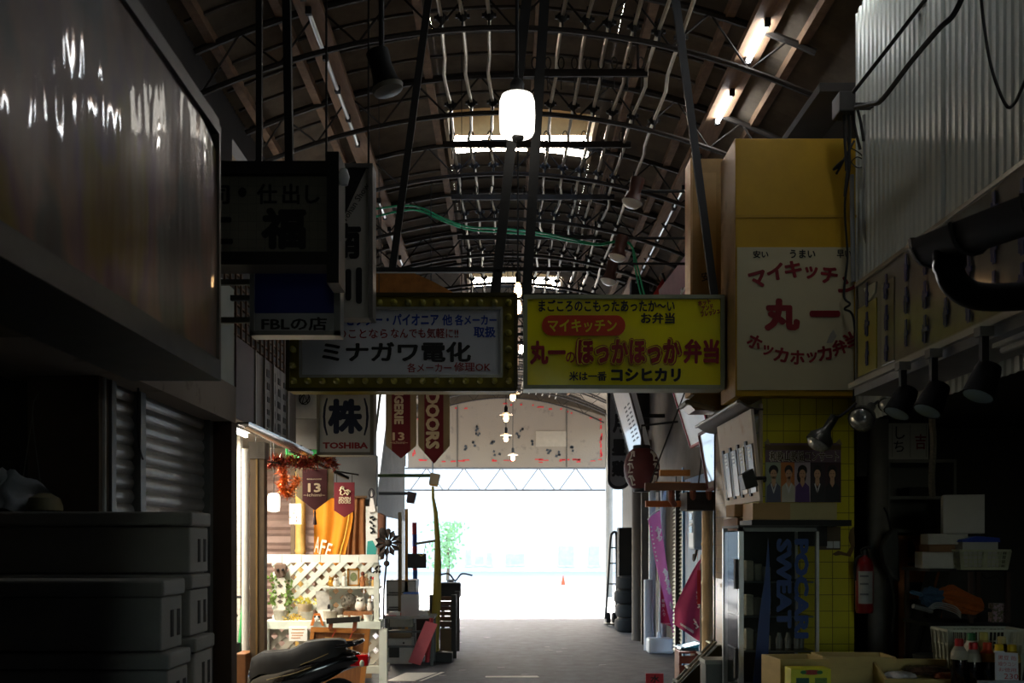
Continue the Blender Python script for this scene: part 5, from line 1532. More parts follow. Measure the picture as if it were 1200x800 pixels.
for i in range(5):
    a, b = bounds[i], bounds[i + 1]
    cx = (a + b) / 2 + (.5, 1.2, 0, -.5, -1)[i]
    y1, y2, y3 = d - .0020, d - .0026, d - .0032
    MB(t).box(X(a, d), X(b, d), d - .0016, d, Z(588, d), Z(541.5, d)).part('portrait_ground', mat(bgs[i], .5), t)
    def ell(px, py, rx, ry, yy, n=16): return [(X(px, d) + rx * d / F * math.cos(q * 6.283 / n), Z(py, d) + ry * d / F * math.sin(q * 6.283 / n)) for q in range(n)]
    hairs = MB(t)
    hairs.prism(ell(cx, 551, 5.6 if i in (0, 2, 4) else 4.8, 6.4, 0), y1, d)
    if i == 2: hairs.prism(ell(cx - 1, 558, 5.4, 9, 0), y1, d)
    if i == 4: hairs.prism(ell(cx, 555, 5.4, 7, 0), y1, d)
    hairs.part('printed_hair', HAIR, t)
    m = MB(t)
    m.prism([(X(max(a, cx - 8.5), d), Z(588, d)), (X(min(b, cx + 8.5), d), Z(588, d)), (X(min(b, cx + 8), d), Z(570, d)), (X(cx + 3, d), Z(565, d)), (X(cx - 3, d), Z(565, d)), (X(max(a, cx - 8), d), Z(570, d))], y1 - .0003, d)
    m.part('printed_clothes', mat(clo[i], .5), t)
    m = MB(t)
    m.prism(ell(cx, 555.5, 3.8, 5.6, 0), y2, d)
    m.prism([(X(cx - 2.2, d), Z(559, d)), (X(cx - 2.6, d), Z(566, d)), (X(cx, d), Z(571, d)), (X(cx + 2.6, d), Z(566, d)), (X(cx + 2.2, d), Z(559, d))], y2, d)
    m.part('printed_face', SK, t)
    m = MB(t)
    for q in (-1.5, 1.5): m.prism(ell(cx + q, 554.6, .75, .35, 0, 8), y3, d)
    m.prism(ell(cx, 558.9, 1.2, .35, 0, 8), y3, d)
    if i == 3: m.prism([(X(cx - .6, d), Z(580, d)), (X(cx + .6, d), Z(580, d)), (X(cx + .4, d), Z(568, d)), (X(cx - .4, d), Z(568, d))], y3, d)
    m.part('printed_features', mat('#3a2018', .6), t)
    if i in (0, 1, 3):
        m = MB(t); m.prism([(X(cx - 2.6, d), Z(566, d)), (X(cx, d), Z(574, d)), (X(cx + 2.6, d), Z(566, d)), (X(cx + 3.6, d), Z(567, d)), (X(cx + .3, d), Z(578, d)), (X(cx - .3, d), Z(578, d)), (X(cx - 3.6, d), Z(567, d))], y3 + .0002, d); m.part('printed_collar', mat('#cfd0d0', .5), t)
m = MB(t)
for px in (899, 983): m.prism([(X(px - 4, d), Z(519, d)), (X(px + 4, d), Z(521, d)), (X(px + 1, d), Z(514, d))], d - .003, d + .005)
m.part('tape', mat('#8f8258', .5), t)
# glass display case
d = 6.45
t = thing('display_case', 'tall glass cabinet with bare metal edges and big blue letters, standing by the yellow wall', 'cabinet', (X(915, d), d + .28, 0))
x0, x1, z1 = X(866, d), X(960, d), Z(617, d)
ALU = mat('#b9bdbd', .3, .8, .08, 8)
dy = .50
for (a, y, lab, w2) in ((x0 + .0, d, 'stile', .03), (x1 - .018, d, 'stile', .018), (x0, d + dy - .03, 'stile', .03), (x1 - .018, d + dy - .03, 'stile', .018)):
    MB(t).box(a, a + w2, y, y + .03, 0, z1).part('stile', ALU, t)
m = MB(t)
for z in (z1 - .03, .02):
    m.box(x0, x1, d, d + .03, z, z + .03)
m.part('front_rail', mat('#5d605e', .4, .6), t)
MB(t).box(x0, x1, d, d + dy, z1 - .005, z1 + .01).part('top', mat('#3a3a38', .6), t)
MB(t).box(x0 + .01, x1 - .01, d + dy - .01, d + dy, .02, z1 - .02).part('back_panel', mat('#4c504c', .6, 0, .1, 4), t)
GLS = mat('#141a1a', .05, 0, .02, trans=0, alpha=.22, spec=.8)
MB(t).box(x0 + .03, x1 - .018, d + .010, d + .014, .05, z1 - .03).part('front_glass', GLS, t)
MB(t).box(x0 + .004, x0 + .008, d + .03, d + dy - .03, .05, z1 - .03).part('side_glass', GLS, t)
for z in (.55, .80, 1.02, 1.24):
    MB(t).box(x0 + .03, x1 - .02, d + .05, d + dy - .02, z, z + .012).part('glass_shelf', mat('#7d8682', .2, 0, .05), t)
BLU = mat('#08336e', .4)
letters([pxl('POCARI', 931, 948, 631, 748, d, -90, .06), pxl('SWEAT', 910, 928, 631, 736, d, -90, .06)], BLU, t, d + .006)
m = MB(t); m.prism([(X(882, d), Z(806, d)), (X(899, d), Z(806, d)), (X(903.5, d), Z(700, d)), (X(902, d), Z(655, d)), (X(900.5, d), Z(630, d)), (X(897, d), Z(672, d)), (X(890, d), Z(720, d))], d + .004, d + .008); m.part('blue_stripe', BLU, t)
MB(t).box(x0 - .02, x0 + .002, d + .02, d + .06, Z(690, d), Z(655, d)).part('door_pull', CAP, t)
MB(t).box(x0 - .02, x0 + .002, d + .02, d + .06, Z(795, d), Z(760, d)).part('door_pull', CAP, t)
# packets in the case
for q in range(9):
    px, py = (884, 668, 884, 0)[0] + (q % 3) * 9, (655, 690, 725)[q // 3]
    z = (1.252, 1.032, .812)[q // 3]
    xx = x0 + .07 + (q % 3) * .055 + .004
    MB().box(xx, xx + .048, d + .12, d + .22, z, z + .13 - .02 * ((q * 7) % 3)).thing('packet', mat(('#b9b9a4', '#a8aa98', '#c2beae')[q % 3], .6, 0, .15, 20), 'pale packet on the %s shelf of the glass cabinet, %s from its corner post' % (('top', 'second', 'third')[q // 3], ('first', 'second', 'third')[q % 3]), 'packet', 'packets in the glass cabinet', bevel=.006)
for q, (px, py) in enumerate(((913, 706), (925, 716), (934, 712), (940, 724))):
    xx = X(px, d + .2)
    MB().lathe([(.02, 0), (.022, .06), (.012, .085), (.012, .1)], (xx, d + .2 + .03 * (q % 2), .812), 12).thing('small_bottle', mat('#9aa09c', .15, .2), 'small shiny bottle behind the blue letters in the glass cabinet, %s from the stripe' % NTH[q], 'bottle', 'small bottles in the glass cabinet', smooth=True)
t = thing('folded_stand', 'dull metal folding stand lying in the bottom of the glass cabinet', 'stand', (X(905, d + .2), d + .2, .05))
m = MB(t); m.bar((X(899, d), d + .2, .06), (X(914, d), d + .22, .50), .05, .02); m.part('leg', mat('#8d938f', .4, .5), t)
m = MB(t); m.bar((X(912, d), d + .24, .06), (X(897, d), d + .26, .36), .04, .02); m.part('leg', mat('#8d938f', .4, .5), t)
m = MB(t); m.box(X(894, d), X(918, d), d + .18, d + .28, .05, .075); m.part('base', mat('#7b817d', .4, .5), t)
# switch plate, wiring and torn paper on the tiles
t = thing('switch_plate', 'grey wall plate with two small white switches on the yellow tiles', 'switch', (X(972, 7.09), 7.09, Z(645, 7.09)))
MB(t).box(X(958, 7.09), X(985, 7.09), 7.088, 7.1, Z(644, 7.09), Z(617, 7.09)).part('plate', mat('#5a4d3c', .7), t)
for px in (969, 977): MB(t).box(X(px, 7.08), X(px + 7, 7.08), 7.078, 7.09, Z(642, 7.09), Z(634, 7.09)).part('switch', mat('#b9bcc0', .5), t, bevel=.002)
MB().prism([(X(a, 7.1), Z(b, 7.1)) for a, b in ((975, 649), (982, 645), (992, 648), (997, 640), (994, 630), (996, 621), (1000, 617), (1001, 640), (996, 652), (985, 650), (979, 651))], 7.085, 7.099).thing('torn_paper', mat('#6a5636', .9), 'ragged torn brown paper patch on the tiles below the poster shelf', 'paper')
# fire extinguisher on the tiled wall
def extinguisher(name, label, c, h, y_wall):
    t = thing(name, label, 'fire extinguisher', c)
    r = h * .135
    x, y, z = c
    MB(t).lathe([(r * .9, 0), (r, .02), (r, h * .74), (r * .75, h * .83), (r * .35, h * .87), (r * .35, h * .9)], (x, y, z), 18).part('cylinder', mat('#7d1016', .3, 0, .08, coat=.4), t, True)
    mb = MB(t)
    mb.sheet(lambda u, v: (x + (r + .002) * math.sin((u - .6) * 1.7), y - (r + .002) * math.cos((u - .6) * 1.7), z + h * (.15 + .5 * v)), 8, 2)
    mb.part('label_sticker', mat('#8f8f8b', .5, 0, .12, 20), t)
    for q in (.28, .44, .56): MB(t).sheet(lambda u, v: (x + (r + .004) * math.sin((u - .9) * .9), y - (r + .004) * math.cos((u - .9) * .9), z + h * (q + .03 * v)), 4, 1).part('printed_block', mat('#5a5c62', .6), t)
    MB(t).lathe([(r * .3, 0), (r * .42, .02), (r * .3, .05)], (x, y, z + h * .88), 10).part('valve', mat('#3a3a38', .4, .5), t, True)
    mb = MB(t); mb.tube(cable([(x, y, z + h * .93), (x - r * .4, y - .01, z + h * .97), (x + r * .2, y - .02, z + h * 1.02), (x + r * .5, y - .03, z + h * .99)]), .008, 6); mb.part('lever', mat('#2a2a28', .4, .5), t, True)
    mb = MB(t); mb.tube(cable([(x - r * .3, y - .01, z + h * .9), (x - r * .9, y - .02, z + h * .86), (x - r * 1.1, y, z + h * .74), (x - r * 1.05, y, z + h * .5)]), .009, 6); mb.part('hose', mat('#151515', .6), t, True)
    MB(t).box(x - .02, x + .02, y + r, y_wall, z + h * .5, z + h * .55).part('bracket', CAP, t)
    return t
extinguisher('fire_extinguisher', 'red fire extinguisher with a pale label on the yellow tiled wall', (X(1013, 6.98), 6.98, Z(718, 6.98)), .44, 7.1)
# cables, junction box and pipes on the upper right
t = thing('junction_box', 'dark electrical box bristling with cables at the corner of the ribbed siding', 'box', (X(998, 6.6), 6.6, Z(132, 6.6)))
d = 6.6
MB(t).box(X(984, d), X(1003, d), d, d + .16, Z(130, d), Z(106, d)).part('box', mat('#3a3836', .5, .3), t, bevel=.008)
MB(t).box(X(1003, d), 2.405, d + .08, d + .12, Z(120, d), Z(114, d)).part('bracket', CAP, t)
for q, (a, b, e) in enumerate((((989, 130), (990, 160), (992, 200)), ((994, 130), (996, 165), (990, 230)), ((999, 130), (1002, 150), (1008, 175)), ((1003, 122), (1008, 140), (1012, 165)))):
    MB(t).tube(cable([P(p_[0], p_[1], d + .06) for p_ in (a, b, e)]), .010, 6).part('lead', mat('#141414', .6), t, True)
wires = [
    ('thick_cable', 'thick black cable looping from the electrical box up across the ribbed siding', [P(1003, 126, 6.5), P(1020, 122, 6.3), P(1034, 116, 6.1), P(1068, 72, 5.7), P(1100, 34, 5.4), P(1118, 16, 5.3), P(1135, -20, 5.2)], .016),
    ('straight_cable', 'straight dark cable running from the electrical box up to the roof', [P(1000, 108, 6.55), P(1040, 57, 6.2), P(1090, -8, 5.8)], .013),
    ('hanging_wire', 'thin black wire hanging in a loop on the ribbed siding', [P(1149, -10, 4.9), P(1153, 28, 4.9), P(1162, 80, 4.85), P(1178, 122, 4.8), P(1188, 122, 4.8), P(1199, 100, 4.7), P(1215, 60, 4.6)], .008),
    ('tangled_wire', 'tangled black wire hanging over the yellow box sign beside the grey pipe', [P(991, 150, 6.95), P(996, 190, 6.92), P(990, 240, 6.9), P(993, 300, 6.9), P(989, 345, 6.9), P(996, 356, 6.88), P(990, 362, 6.9), P(1000, 372, 6.9), P(1003, 425, 6.9), P(1000, 470, 6.9)], .008),
    ('coiled_wire', 'curled end of black wire on the upper right of the yellow box sign', [P(1001, 165, 6.93), P(990, 185, 6.92), P(982, 196, 6.92), P(977, 198, 6.92), P(988, 188, 6.9), P(980, 204, 6.92)], .008),
    ('frayed_wire', 'thin frayed wires beside the coiled wire on the yellow box sign', [P(995, 172, 6.92), P(1008, 180, 6.9), P(1011, 186, 6.9), P(1004, 184, 6.9), P(998, 190, 6.92), P(1004, 196, 6.9), P(1010, 196, 6.9)], .004),
]
for nm, lab, pts, r_ in wires:
    MB().tube(cable(pts), r_, 6).thing(nm, mat('#101010', .6), lab, 'cable', smooth=True)
MB().tube([P(998, 205, 6.93), P(1000, 330, 6.93)], .016, 8).thing('grey_pipe', mat('#8d9090', .4, .3), 'short grey pipe on the face of the yellow box sign', 'pipe', smooth=True)
MB().tube(cable([P(1014, 135, 6.85), P(1015, 200, 6.85), P(1014, 268, 6.85), P(1022, 296, 6.8), P(1021, 320, 6.8)]), .020, 8).thing('bent_pipe', mat('#7d7f7c', .5, .2), 'bent pipe running down the end of the ribbed siding', 'pipe', smooth=True)
# projecting acrylic sign along the right shop front
t = thing('acrylic_sign', 'long smoky acrylic sign with faded blue characters projecting over the right shop', 'sign', (2.15, 5.0, 2.42))
y0, y1, z0, z1 = 3.7, 6.1, 2.46, 3.03
MB(t).box(2.12, 2.39, y0, y1, z0 + .01, z1 - .01).part('housing', mat('#6e6a60', .6, 0, .15, 3), t)
MB(t).box(2.100, 2.12, y0, y1, z0, z1).part('face', mat('#8f8d82', .15, 0, .2, 2, coat=1, alpha=1), t)
MB(t).box(2.094, 2.10, 5.78, 6.08, z0 + .02, z0 + .42).part('yellow_sheet', mat('#a39a34', .3, 0, .1, 6, coat=.6), t)
MB(t).box(2.095, 2.10, 5.52, 5.70, z0 + .02, z1 - .1).part('grey_sheet', mat('#77745f', .3, 0, .1, 6, coat=.6), t)
MB(t).prismx([(5.78, z1 - .06), (5.98, z1 - .05), (5.9, z1 - .14), (5.8, z1 - .12)], 2.093, 2.10).part('torn_sheet', mat('#b5bda8', .4), t)
for q, y in enumerate((5.92, 5.62, 5.34, 5.10, 4.86, 4.62, 4.38, 4.14)):
    m = MB(t)
    for k in range(3):
        zc = z1 - .10 - .17 * k - .03 * (q % 2)
        a = RND.uniform(.02, .04)
        m.prismx([(y - .012, zc - .07), (y + .012, zc - .07), (y + .014, zc + .07), (y - .010, zc + .07)], 2.088, 2.093)
        m.prismx([(y - a, zc - .012), (y + a, zc - .02), (y + a, zc + .006), (y - a, zc + .01)], 2.087, 2.093)
        m.prismx([(y + a * .5, zc - .06), (y + a * .9, zc - .055), (y + a * .7, zc + .03), (y + a * .4, zc + .025)], 2.087, 2.093)
    m.part('blue_characters', mat('#1f2c66', .4, 0, .1, coat=.5), t)
m = MB(t)
for z in (z0 - .015, z1 - .01): m.box(2.085, 2.13, y0, y1 + .01, z, z + .022)
m.box(2.09, 2.39, y1, y1 + .015, z0, z1)
m.part('edge_strip', mat('#8d8a80', .35, .6), t)
MB(t).box(2.05, 2.39, y0, y1 + .02, z0 - .045, z0 - .015).part('lamp_rail', mat('#a9a69c', .4, .4, .1), t)
MB(t).box(2.08, 2.39, y0, y1, z0 - .09, z0 - .045).part('underside', mat('#8f9094', .5, .2), t)
t = thing('unlit_tube', 'unlit fluorescent tube under the acrylic sign at the right edge', 'lamp', (2.2, 4.2, 2.3))
MB(t).tube([(2.17, 3.8, 2.335), (2.17, 4.46, 2.335)], .016, 8).part('tube', TUBE_OFF, t, True)
MB(t).box(2.14, 2.2, 3.75, 4.5, 2.352, 2.372).part('housing', mat('#c9cbc8', .5), t)
# three black spotlights hung from it
for k, (px, py, d, sz) in enumerate(((1058, 470, 5.2, 1.0), (1094, 466, 4.85, 1.08), (1153, 446, 4.35, 1.0))):
    c = P(px, py, d)
    t = thing('black_spotlight', 'black can spotlight under the acrylic sign, %s along the row' % ('farthest', 'middle', 'nearest')[k], 'lamp', c - Vector((0, 0, .1)), group='black spotlights on the right')
    M_ = Matrix.Rotation(math.radians(28 if k != 2 else 24), 4, 'Y') @ Matrix.Rotation(math.radians(-8), 4, 'X')
    MB(t).lathe([(.025, .075), (.05, .07), (.055, .05), (.068, -.07), (.070, -.075)], c, 16, M_).part('can', mat('#070708', .65, 0, spec=.12), t, True)
    MB(t).lathe([(.064, -.074), (.05, -.080), (.001, -.082)], c, 16, M_).part('lens', mat('#8fa3ad', .1, .3), t, True)
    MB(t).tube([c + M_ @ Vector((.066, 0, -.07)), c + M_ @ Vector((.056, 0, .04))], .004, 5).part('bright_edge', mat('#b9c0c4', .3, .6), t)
    MB(t).box(c.x - .015, c.x + .015, c.y - .015, c.y + .015, c.z + .06, 2.372).part('stem', CAP, t)
    MB(t).box(c.x - .03, c.x + .03, c.y - .03, c.y + .03, 2.372, 2.412).part('mount', mat('#7a7872', .5), t)
# clip lamps with reflector bulbs
def clip_lamp(label, c, ang, yaw, arm, s=1.0):
    t = thing('reflector_lamp', label, 'lamp', c - Vector((0, 0, .08)))
    M_ = Matrix.Rotation(math.radians(yaw), 4, 'Z') @ Matrix.Rotation(math.radians(ang), 4, 'Y')
    GM = mat('#4a4b46', .35, .6, .1)
    MB(t).lathe([(.012 * s, .16 * s), (.028 * s, .155 * s), (.030 * s, .06 * s), (.05 * s, .03 * s), (.078 * s, 0), (.085 * s, -.045 * s), (.08 * s, -.045 * s)], c, 18, M_).part('shade', GM, t, True)
    MB(t).lathe([(.075 * s, -.04 * s), (.070 * s, -.06 * s), (.045 * s, -.085 * s), (.001, -.095 * s)], c, 18, M_).part('bulb', mat('#d9dcd8', .08, .55, .3, 60), t, True)
    MB(t).tube(cable([c + M_ @ Vector((0, 0, .15 * s))] + [Vector(a) for a in arm]), .010, 7).part('arm', CAP, t, True)
    return t
clip_lamp('grey reflector lamp on a bent arm above the concert poster', P(963, 512, 6.5), 32, 0, [P(985, 487, 6.6), P(1000, 475, 6.85), P(1003, 472, 7.08)])
clip_lamp('grey reflector lamp facing out, left of the black spotlights', P(1012, 488, 6.35), 60, 50, [P(1030, 470, 6.6), P(1040, 468, 7.0), P(1042, 466, 7.5)])
clip_lamp('small shiny reflector bulb tucked behind the black spotlights', P(1043, 470, 6.2), 40, 60, [P(1040, 462, 6.4), P(1038, 458, 6.9), P(1036, 455, 7.5)], .8)
# black gutter and elbow close to the camera
t = thing('black_gutter', 'black plastic roof gutter and elbow close to the camera at the right edge', 'gutter', (1.62, 3.2, 2.3))
BG = mat('#050506', .75, 0, .1, spec=.15)
a, b = P(1066, 285, 3.9), P(1262, 208, 2.85)
dirv = (b - a)
m = MB(t)
m.sheet(lambda u, v: a + dirv * u + Vector((.07 - .07 * math.cos(math.pi * v), 0, -.10 * math.sin(math.pi * v) + .012)), 4, 10, .004)
m.part('trough', BG, t, True)
m = MB(t)
m.prism([(a.x + .07 - .075 * math.cos(math.pi * q / 8), a.z + .016 - .108 * math.sin(math.pi * q / 8)) for q in range(9)], a.y - .02, a.y + .005); m.part('end_cap', mat('#1a1a1b', .4), t)
m = MB(t); m.tube([a + Vector((.07 - .078 * math.cos(math.pi * q / 8), -.02, .016 - .112 * math.sin(math.pi * q / 8))) for q in range(1, 6)], .005, 6); m.part('rim_highlight', mat('#a3a39c', .4), t, True)  # pale tube drawing the highlight along the black rim
for u in (.32, .75):
    m = MB(t); q0 = a + dirv * u; m.tube([q0 + Vector((.07 - .08 * math.cos(math.pi * q / 8), 0, .014 - .111 * math.sin(math.pi * q / 8))) for q in range(9)], .008, 6); m.part('strap', mat('#2a2a2b', .4), t, True)
m = MB(t)
e0 = a + dirv * .16 + Vector((.07, 0, -.06))
m.tube(cable([e0, e0 + Vector((.0, -.02, -.10)), e0 + Vector((.05, -.05, -.165)), e0 + Vector((.14, -.1, -.19)), e0 + Vector((.30, -.2, -.20)), e0 + Vector((.45, -.3, -.215))]), [.058] * 6 + [.05] * 35, 14); m.part('elbow', BG, t, True)
m = MB(t); m.tube([b + Vector((.05, 0, .0)), (2.3, b.y + .05, b.z + .15)], .012, 6); m.part('bracket', CAP, t)

# shop recess: pillar, shelf, boxes
MB().tube([(X(1029, 7.2), 7.2, 0), (X(1029, 7.2), 7.2, 2.4)], .07, 16).thing('shop_pillar', mat('#77736a', .7, 0, .15, 8), 'round grey pillar just right of the fire extinguisher', 'pillar', smooth=True)
MB().box(X(1004, 7.08), X(1015, 7.08), 7.06, 7.1, Z(558, 7.08), Z(452, 7.08)).thing('dark_strip', mat('#16130f', .7), 'dark vertical strip hanging at the edge of the yellow tiles', 'strip')
d = 7.3
t = thing('wall_shelf', 'grey box shelf with two open compartments deep in the right shop', 'shelf', (X(1080, d), d + .1, Z(622, d)))
x0, x1 = X(1040, d), X(1121, d)
m = MB(t)
zz = [Z(540, d), Z(583, d), Z(622, d)]
for z in zz: m.box(x0, x1, d, d + .42, z - .012, z + .012)
m.part('shelf_board', mat('#6a6860', .6, 0, .15, 5), t)
for xx in (x0, x1 - .02): MB(t).box(xx, xx + .02, d, d + .42, zz[2], zz[0]).part('side', mat('#6a6860', .6, 0, .15, 5), t)
MB(t).box(x0, x1, d + .40, d + .43, zz[2], zz[0]).part('back', mat('#57564f', .7), t)
MB(t).box(X(1041, d), X(1048, d), d + .02, d + .44, 0, zz[2]).part('support', mat('#2c2a27', .8), t)
MB().box(X(1071, d), X(1098, d), d + .08, d + .3, zz[1] + .012, zz[1] + .08).thing('dark_box', mat('#1b1715', .7), 'flat dark box on the upper shelf of the right shop', 'box')
t = thing('paper_notice', 'white ruled paper notice with brush characters standing on the shelf in the right shop', 'notice', (X(1065, d), d, zz[0]))
MB(t).box(X(1040, d), X(1090, d), d + .03, d + .036, zz[0] + .012, Z(495, d)).part('sheet', mat('#b3aea0', .8, 0, .06, 5), t)
m = MB(t)
for px in (1047, 1068, 1087): m.box(X(px, d), X(px + .7, d), d + .027, d + .03, zz[0] + .03, Z(497, d))
m.part('ruled_line', mat('#8a867a', .8), t)
letters([pxl('し', 1051, 1062, 499, 514, d, 0, .01), pxl('ち', 1049, 1061, 516, 529, d, 0, .01)], mat('#1c1a18', .7), t, d + .026)
letters([pxl('吉', 1074, 1087, 508, 526, d, 0, .02)], mat('#7a1a1c', .7), t, d + .026)
MB().tube(cable([P(1091, 462, 6.0), P(1092, 485, 6.0), P(1094, 520, 6.0), P(1092, 560, 6.0), P(1093, 582, 6.0)]), .02, 6).thing('hanging_net', mat('#5d564a', .9, 0, .4, 60), 'narrow twisted net hanging beside the paper notice', 'net')
MB().box(X(1017, 6.9), X(1050, 6.9), 7.3, 7.36, Z(462, 6.9), Z(440, 6.9)).thing('vent_grille', mat('#57584f', .6, .2), 'dull ribbed grille under the far end of the acrylic sign', 'grille')
MB().prism([(X(1055, 6.6), Z(455, 6.6)), (X(1075, 6.6), Z(442, 6.6)), (X(1083, 6.6), Z(458, 6.6)), (X(1064, 6.6), Z(470, 6.6))], 6.6, 6.8).thing('maroon_box', mat('#4a2424', .6), 'tilted maroon box hung under the acrylic sign behind the spotlights', 'box')
# wooden rack with shaped crosspieces
d = 7.4
t = thing('orange_rack', 'orange-brown turned wooden rack standing behind the leaning planks', 'rack', (X(1072, d), d, 0))
OW = mat('#a8622a', .5, 0, .15, 6)
for a, b in ((1053, 1064), (1095, 1104)): MB(t).box(X(a, d), X(b, d), d, d + .08, 0, Z(627, d)).part('post', OW, t)
for a, b in ((627, 634), (653, 659), (663, 682), (695, 702)): MB(t).box(X(1064, d), X(1095, d), d + .01, d + .07, Z(b, d), Z(a, d)).part('crosspiece', OW, t)
m = MB(t); m.lathe([(.035, 0), (.02, .03), (.015, .06), (.022, .09), (.04, .12)], (X(1078, d), d + .04, Z(653, d)), 12); m.part('spindle', OW, t, True)
# leaning planks
for k, (a, b) in enumerate((((1048, 762), (1112, 590)), ((1066, 764), (1128, 592)))):
    p0, p1 = P(a[0], a[1], 6.95), P(b[0], b[1], 7.24)
    p0.z = .02; p0 = p0 + Vector((-.12, -.1, 0))
    MB().bar(p0, p1, .07, .03).thing('leaning_plank', mat('#4a4640', .85, 0, .2, 5), ('left' if k == 0 else 'right') + ' of two grey planks leaning in the right shop', 'plank', 'leaning planks')
# rack table with stacked boxes on it
d = 6.3
t = thing('dark_table', 'dark narrow side table holding the stacked boxes in the right shop', 'table', (X(1145, d), d + .2, 0))
zt = Z(666, d)
MB(t).box(X(1090, d), X(1188, d), d, d + .45, zt - .02, zt).part('top', mat('#1f1b17', .7), t)
for px, yy in ((1140, d + .02), (1184, d + .02), (1095, d + .42), (1184, d + .42)): MB(t).box(X(px, d) - .012, X(px, d) + .012, yy, yy + .024, 0, zt - .02).part('leg', mat('#3d2a22', .6), t)
MB(t).box(X(1090, d), X(1188, d), d + .02, d + .43, .98, 1.0).part('lower_shelf', mat('#1f1b17', .7), t)
m = MB(t); 
m.tube(cable([(X(1150, d), d, zt - .02), (X(1155, d), d, zt - .06), (X(1165, d), d, zt - .045), (X(1172, d), d, zt - .06), (X(1178, d), d, zt - .02)]), .006, 6); m.part('scroll', mat('#2a2420', .5, .4), t)
WB = mat('#b9b6ac', .7, 0, .08, 6)
def carton(label, px0, px1, z0, h, y, dp, m, rz=0.0, dd=6.3):
    x0_, x1_ = X(px0, dd), X(px1, dd)
    t = thing('paper_carton', label, 'box', ((x0_ + x1_) / 2, y + dp / 2, z0), rz, group=None)
    hw = (x1_ - x0_) / 2
    mb = MB(); mb.box(-hw, hw, -dp / 2, dp / 2, 0, h - .006); mb.part('body', m, t, bevel=.003)
    mb = MB(); mb.box(-hw, -.002, -dp / 2, dp / 2, h - .006, h); mb.part('flap', m, t)
    mb = MB(); mb.box(.002, hw, -dp / 2, dp / 2, h - .006, h); mb.part('flap', m, t)
    return t
k_ = 6.3 / F
carton('low white carton at the bottom of the pile on the dark table', 1092, 1126, zt, 19 * k_, 6.32, .34, WB, -.25)
carton('flat brown carton in the pile on the dark table', 1098, 1128, zt + 19.2 * k_, 9 * k_, 6.34, .30, mat('#7d5a36', .7), -.2)
carton('flat white carton above the brown one in the pile', 1100, 1144, zt + 28.4 * k_, 12.5 * k_, 6.34, .32, WB, -.25)
carton('tall white carton on top of the pile in the right shop', 1122, 1167, zt + 41.2 * k_, 46 * k_, 6.36, .28, mat('#bcb8b0', .7, 0, .06, 5), -.35)
def basket(name, label, loc, w0, w1, dp, h, m, rz=0, rows=4, cols=3):
    """slatted plastic basket: w0 wide at the foot, w1 at the rim"""
    t = thing(name, label, 'basket', loc, rz)
    q = (w1 - w0) / 2
    def wall(f):
        mb = MB()
        for i in range(rows + 1):
            v = i / rows
            a, b = f(0, v), f(1, v)
            mb.bar(a, b, .008 if 0 < i < rows else .016, .006 if 0 < i < rows else .014)
        for j in range(cols + 1):
            u = j / cols
            mb.bar(f(u, 0), f(u, 1), .022 if 0 < j < cols else .02, .007)
        for j in range(cols * 5):
            u = (j + .5) / (cols * 5)
            mb.bar(f(u, 0), f(u, 1), .004, .004)
        return mb
    for s_ in (-1, 1):
        wall(lambda u, v: Vector(((u - .5) * (w0 + (w1 - w0) * v), s_ * (dp / 2 + q * v), h * v))).part('long_side', m, t)
        wall(lambda u, v: Vector((s_ * (w0 / 2 + q * v), (u - .5) * (dp + 2 * q * v), h * v))).part('short_side', m, t)
    mb = MB(); mb.box(-w0 / 2, w0 / 2, -dp / 2, dp / 2, 0, .008); mb.part('base', m, t)
    return t
basket('plastic_basket', 'cream slatted plastic basket on the dark table', (X(1157, 6.2), 6.34, zt + .001), .27, .30, .20, 21 * k_, mat('#b5b596', .6), .0, 4, 2)
t = thing('blue_lidded_box', 'white box with a blue lid standing in the cream basket', 'box', (X(1155, 6.2), 6.34, zt + .011))
MB(t).box(X(1134, 6.2), X(1176, 6.2), 6.27, 6.41, zt + .011, zt + 32 * k_).part('body', WB, t)
MB(t).prism([(X(1132, 6.2), zt + 31 * k_), (X(1178, 6.2), zt + 31 * k_), (X(1177, 6.2), zt + 36 * k_), (X(1150, 6.2), zt + 38 * k_), (X(1134, 6.2), zt + 34 * k_)], 6.26, 6.42).part('lid', mat('#1d3a9c', .5), t)
# umbrellas and a wire rack lying on the lower shelf
zs_ = Z(722, 6.2)
t = thing('folded_umbrella', 'folded blue umbrella lying across the dark table shelf', 'umbrella', (X(1100, 6.3), 6.3, .82))
def cone(t, nm, a, b, r0, r1, m, n=14):
    dd = (b - a).normalized(); s1 = dd.cross(Vector((0, 1, 0))).normalized(); s2 = dd.cross(s1)
    amp = .16 if nm == 'canopy' else 0
    def f(u, v):
        th = 6.28318 * u; rr_ = (r0 + (r1 - r0) * v) * (1 + amp * math.sin(9 * th + 2.5 * v) + amp * .5 * math.sin(4 * th + 6 * v)) * (.25 + .75 * min(1, 5 * v, 5 * (1.05 - v)))
        return a + (b - a) * v + s1 * (rr_ * math.cos(th)) + s2 * (rr_ * math.sin(th))
    MB(t).sheet(f, 54, 12).part(nm, m, t, True)
a, b = P(1066, 693, 6.1), P(1100, 702, 6.2)
cone(t, 'handle', a, a + (b - a) * .45, .014, .012, mat('#4a6a84', .4))
cone(t, 'canopy', a + (b - a) * .45, b, .05, .06, mat('#33506a', .7, 0, .3, 40, stretch=(1, 6, 6)))
t = thing('orange_umbrella', 'folded orange cloth umbrella beside the blue one', 'umbrella', (X(1125, 6.3), 6.3, .82))
a, b = P(1098, 696, 6.2), P(1150, 712, 6.35)
cone(t, 'canopy', a, b, .075, .05, mat('#a3521c', .8, 0, .25, 25))
cone(t, 'tip', b, b + (b - a) * .25, .02, .008, CAP)
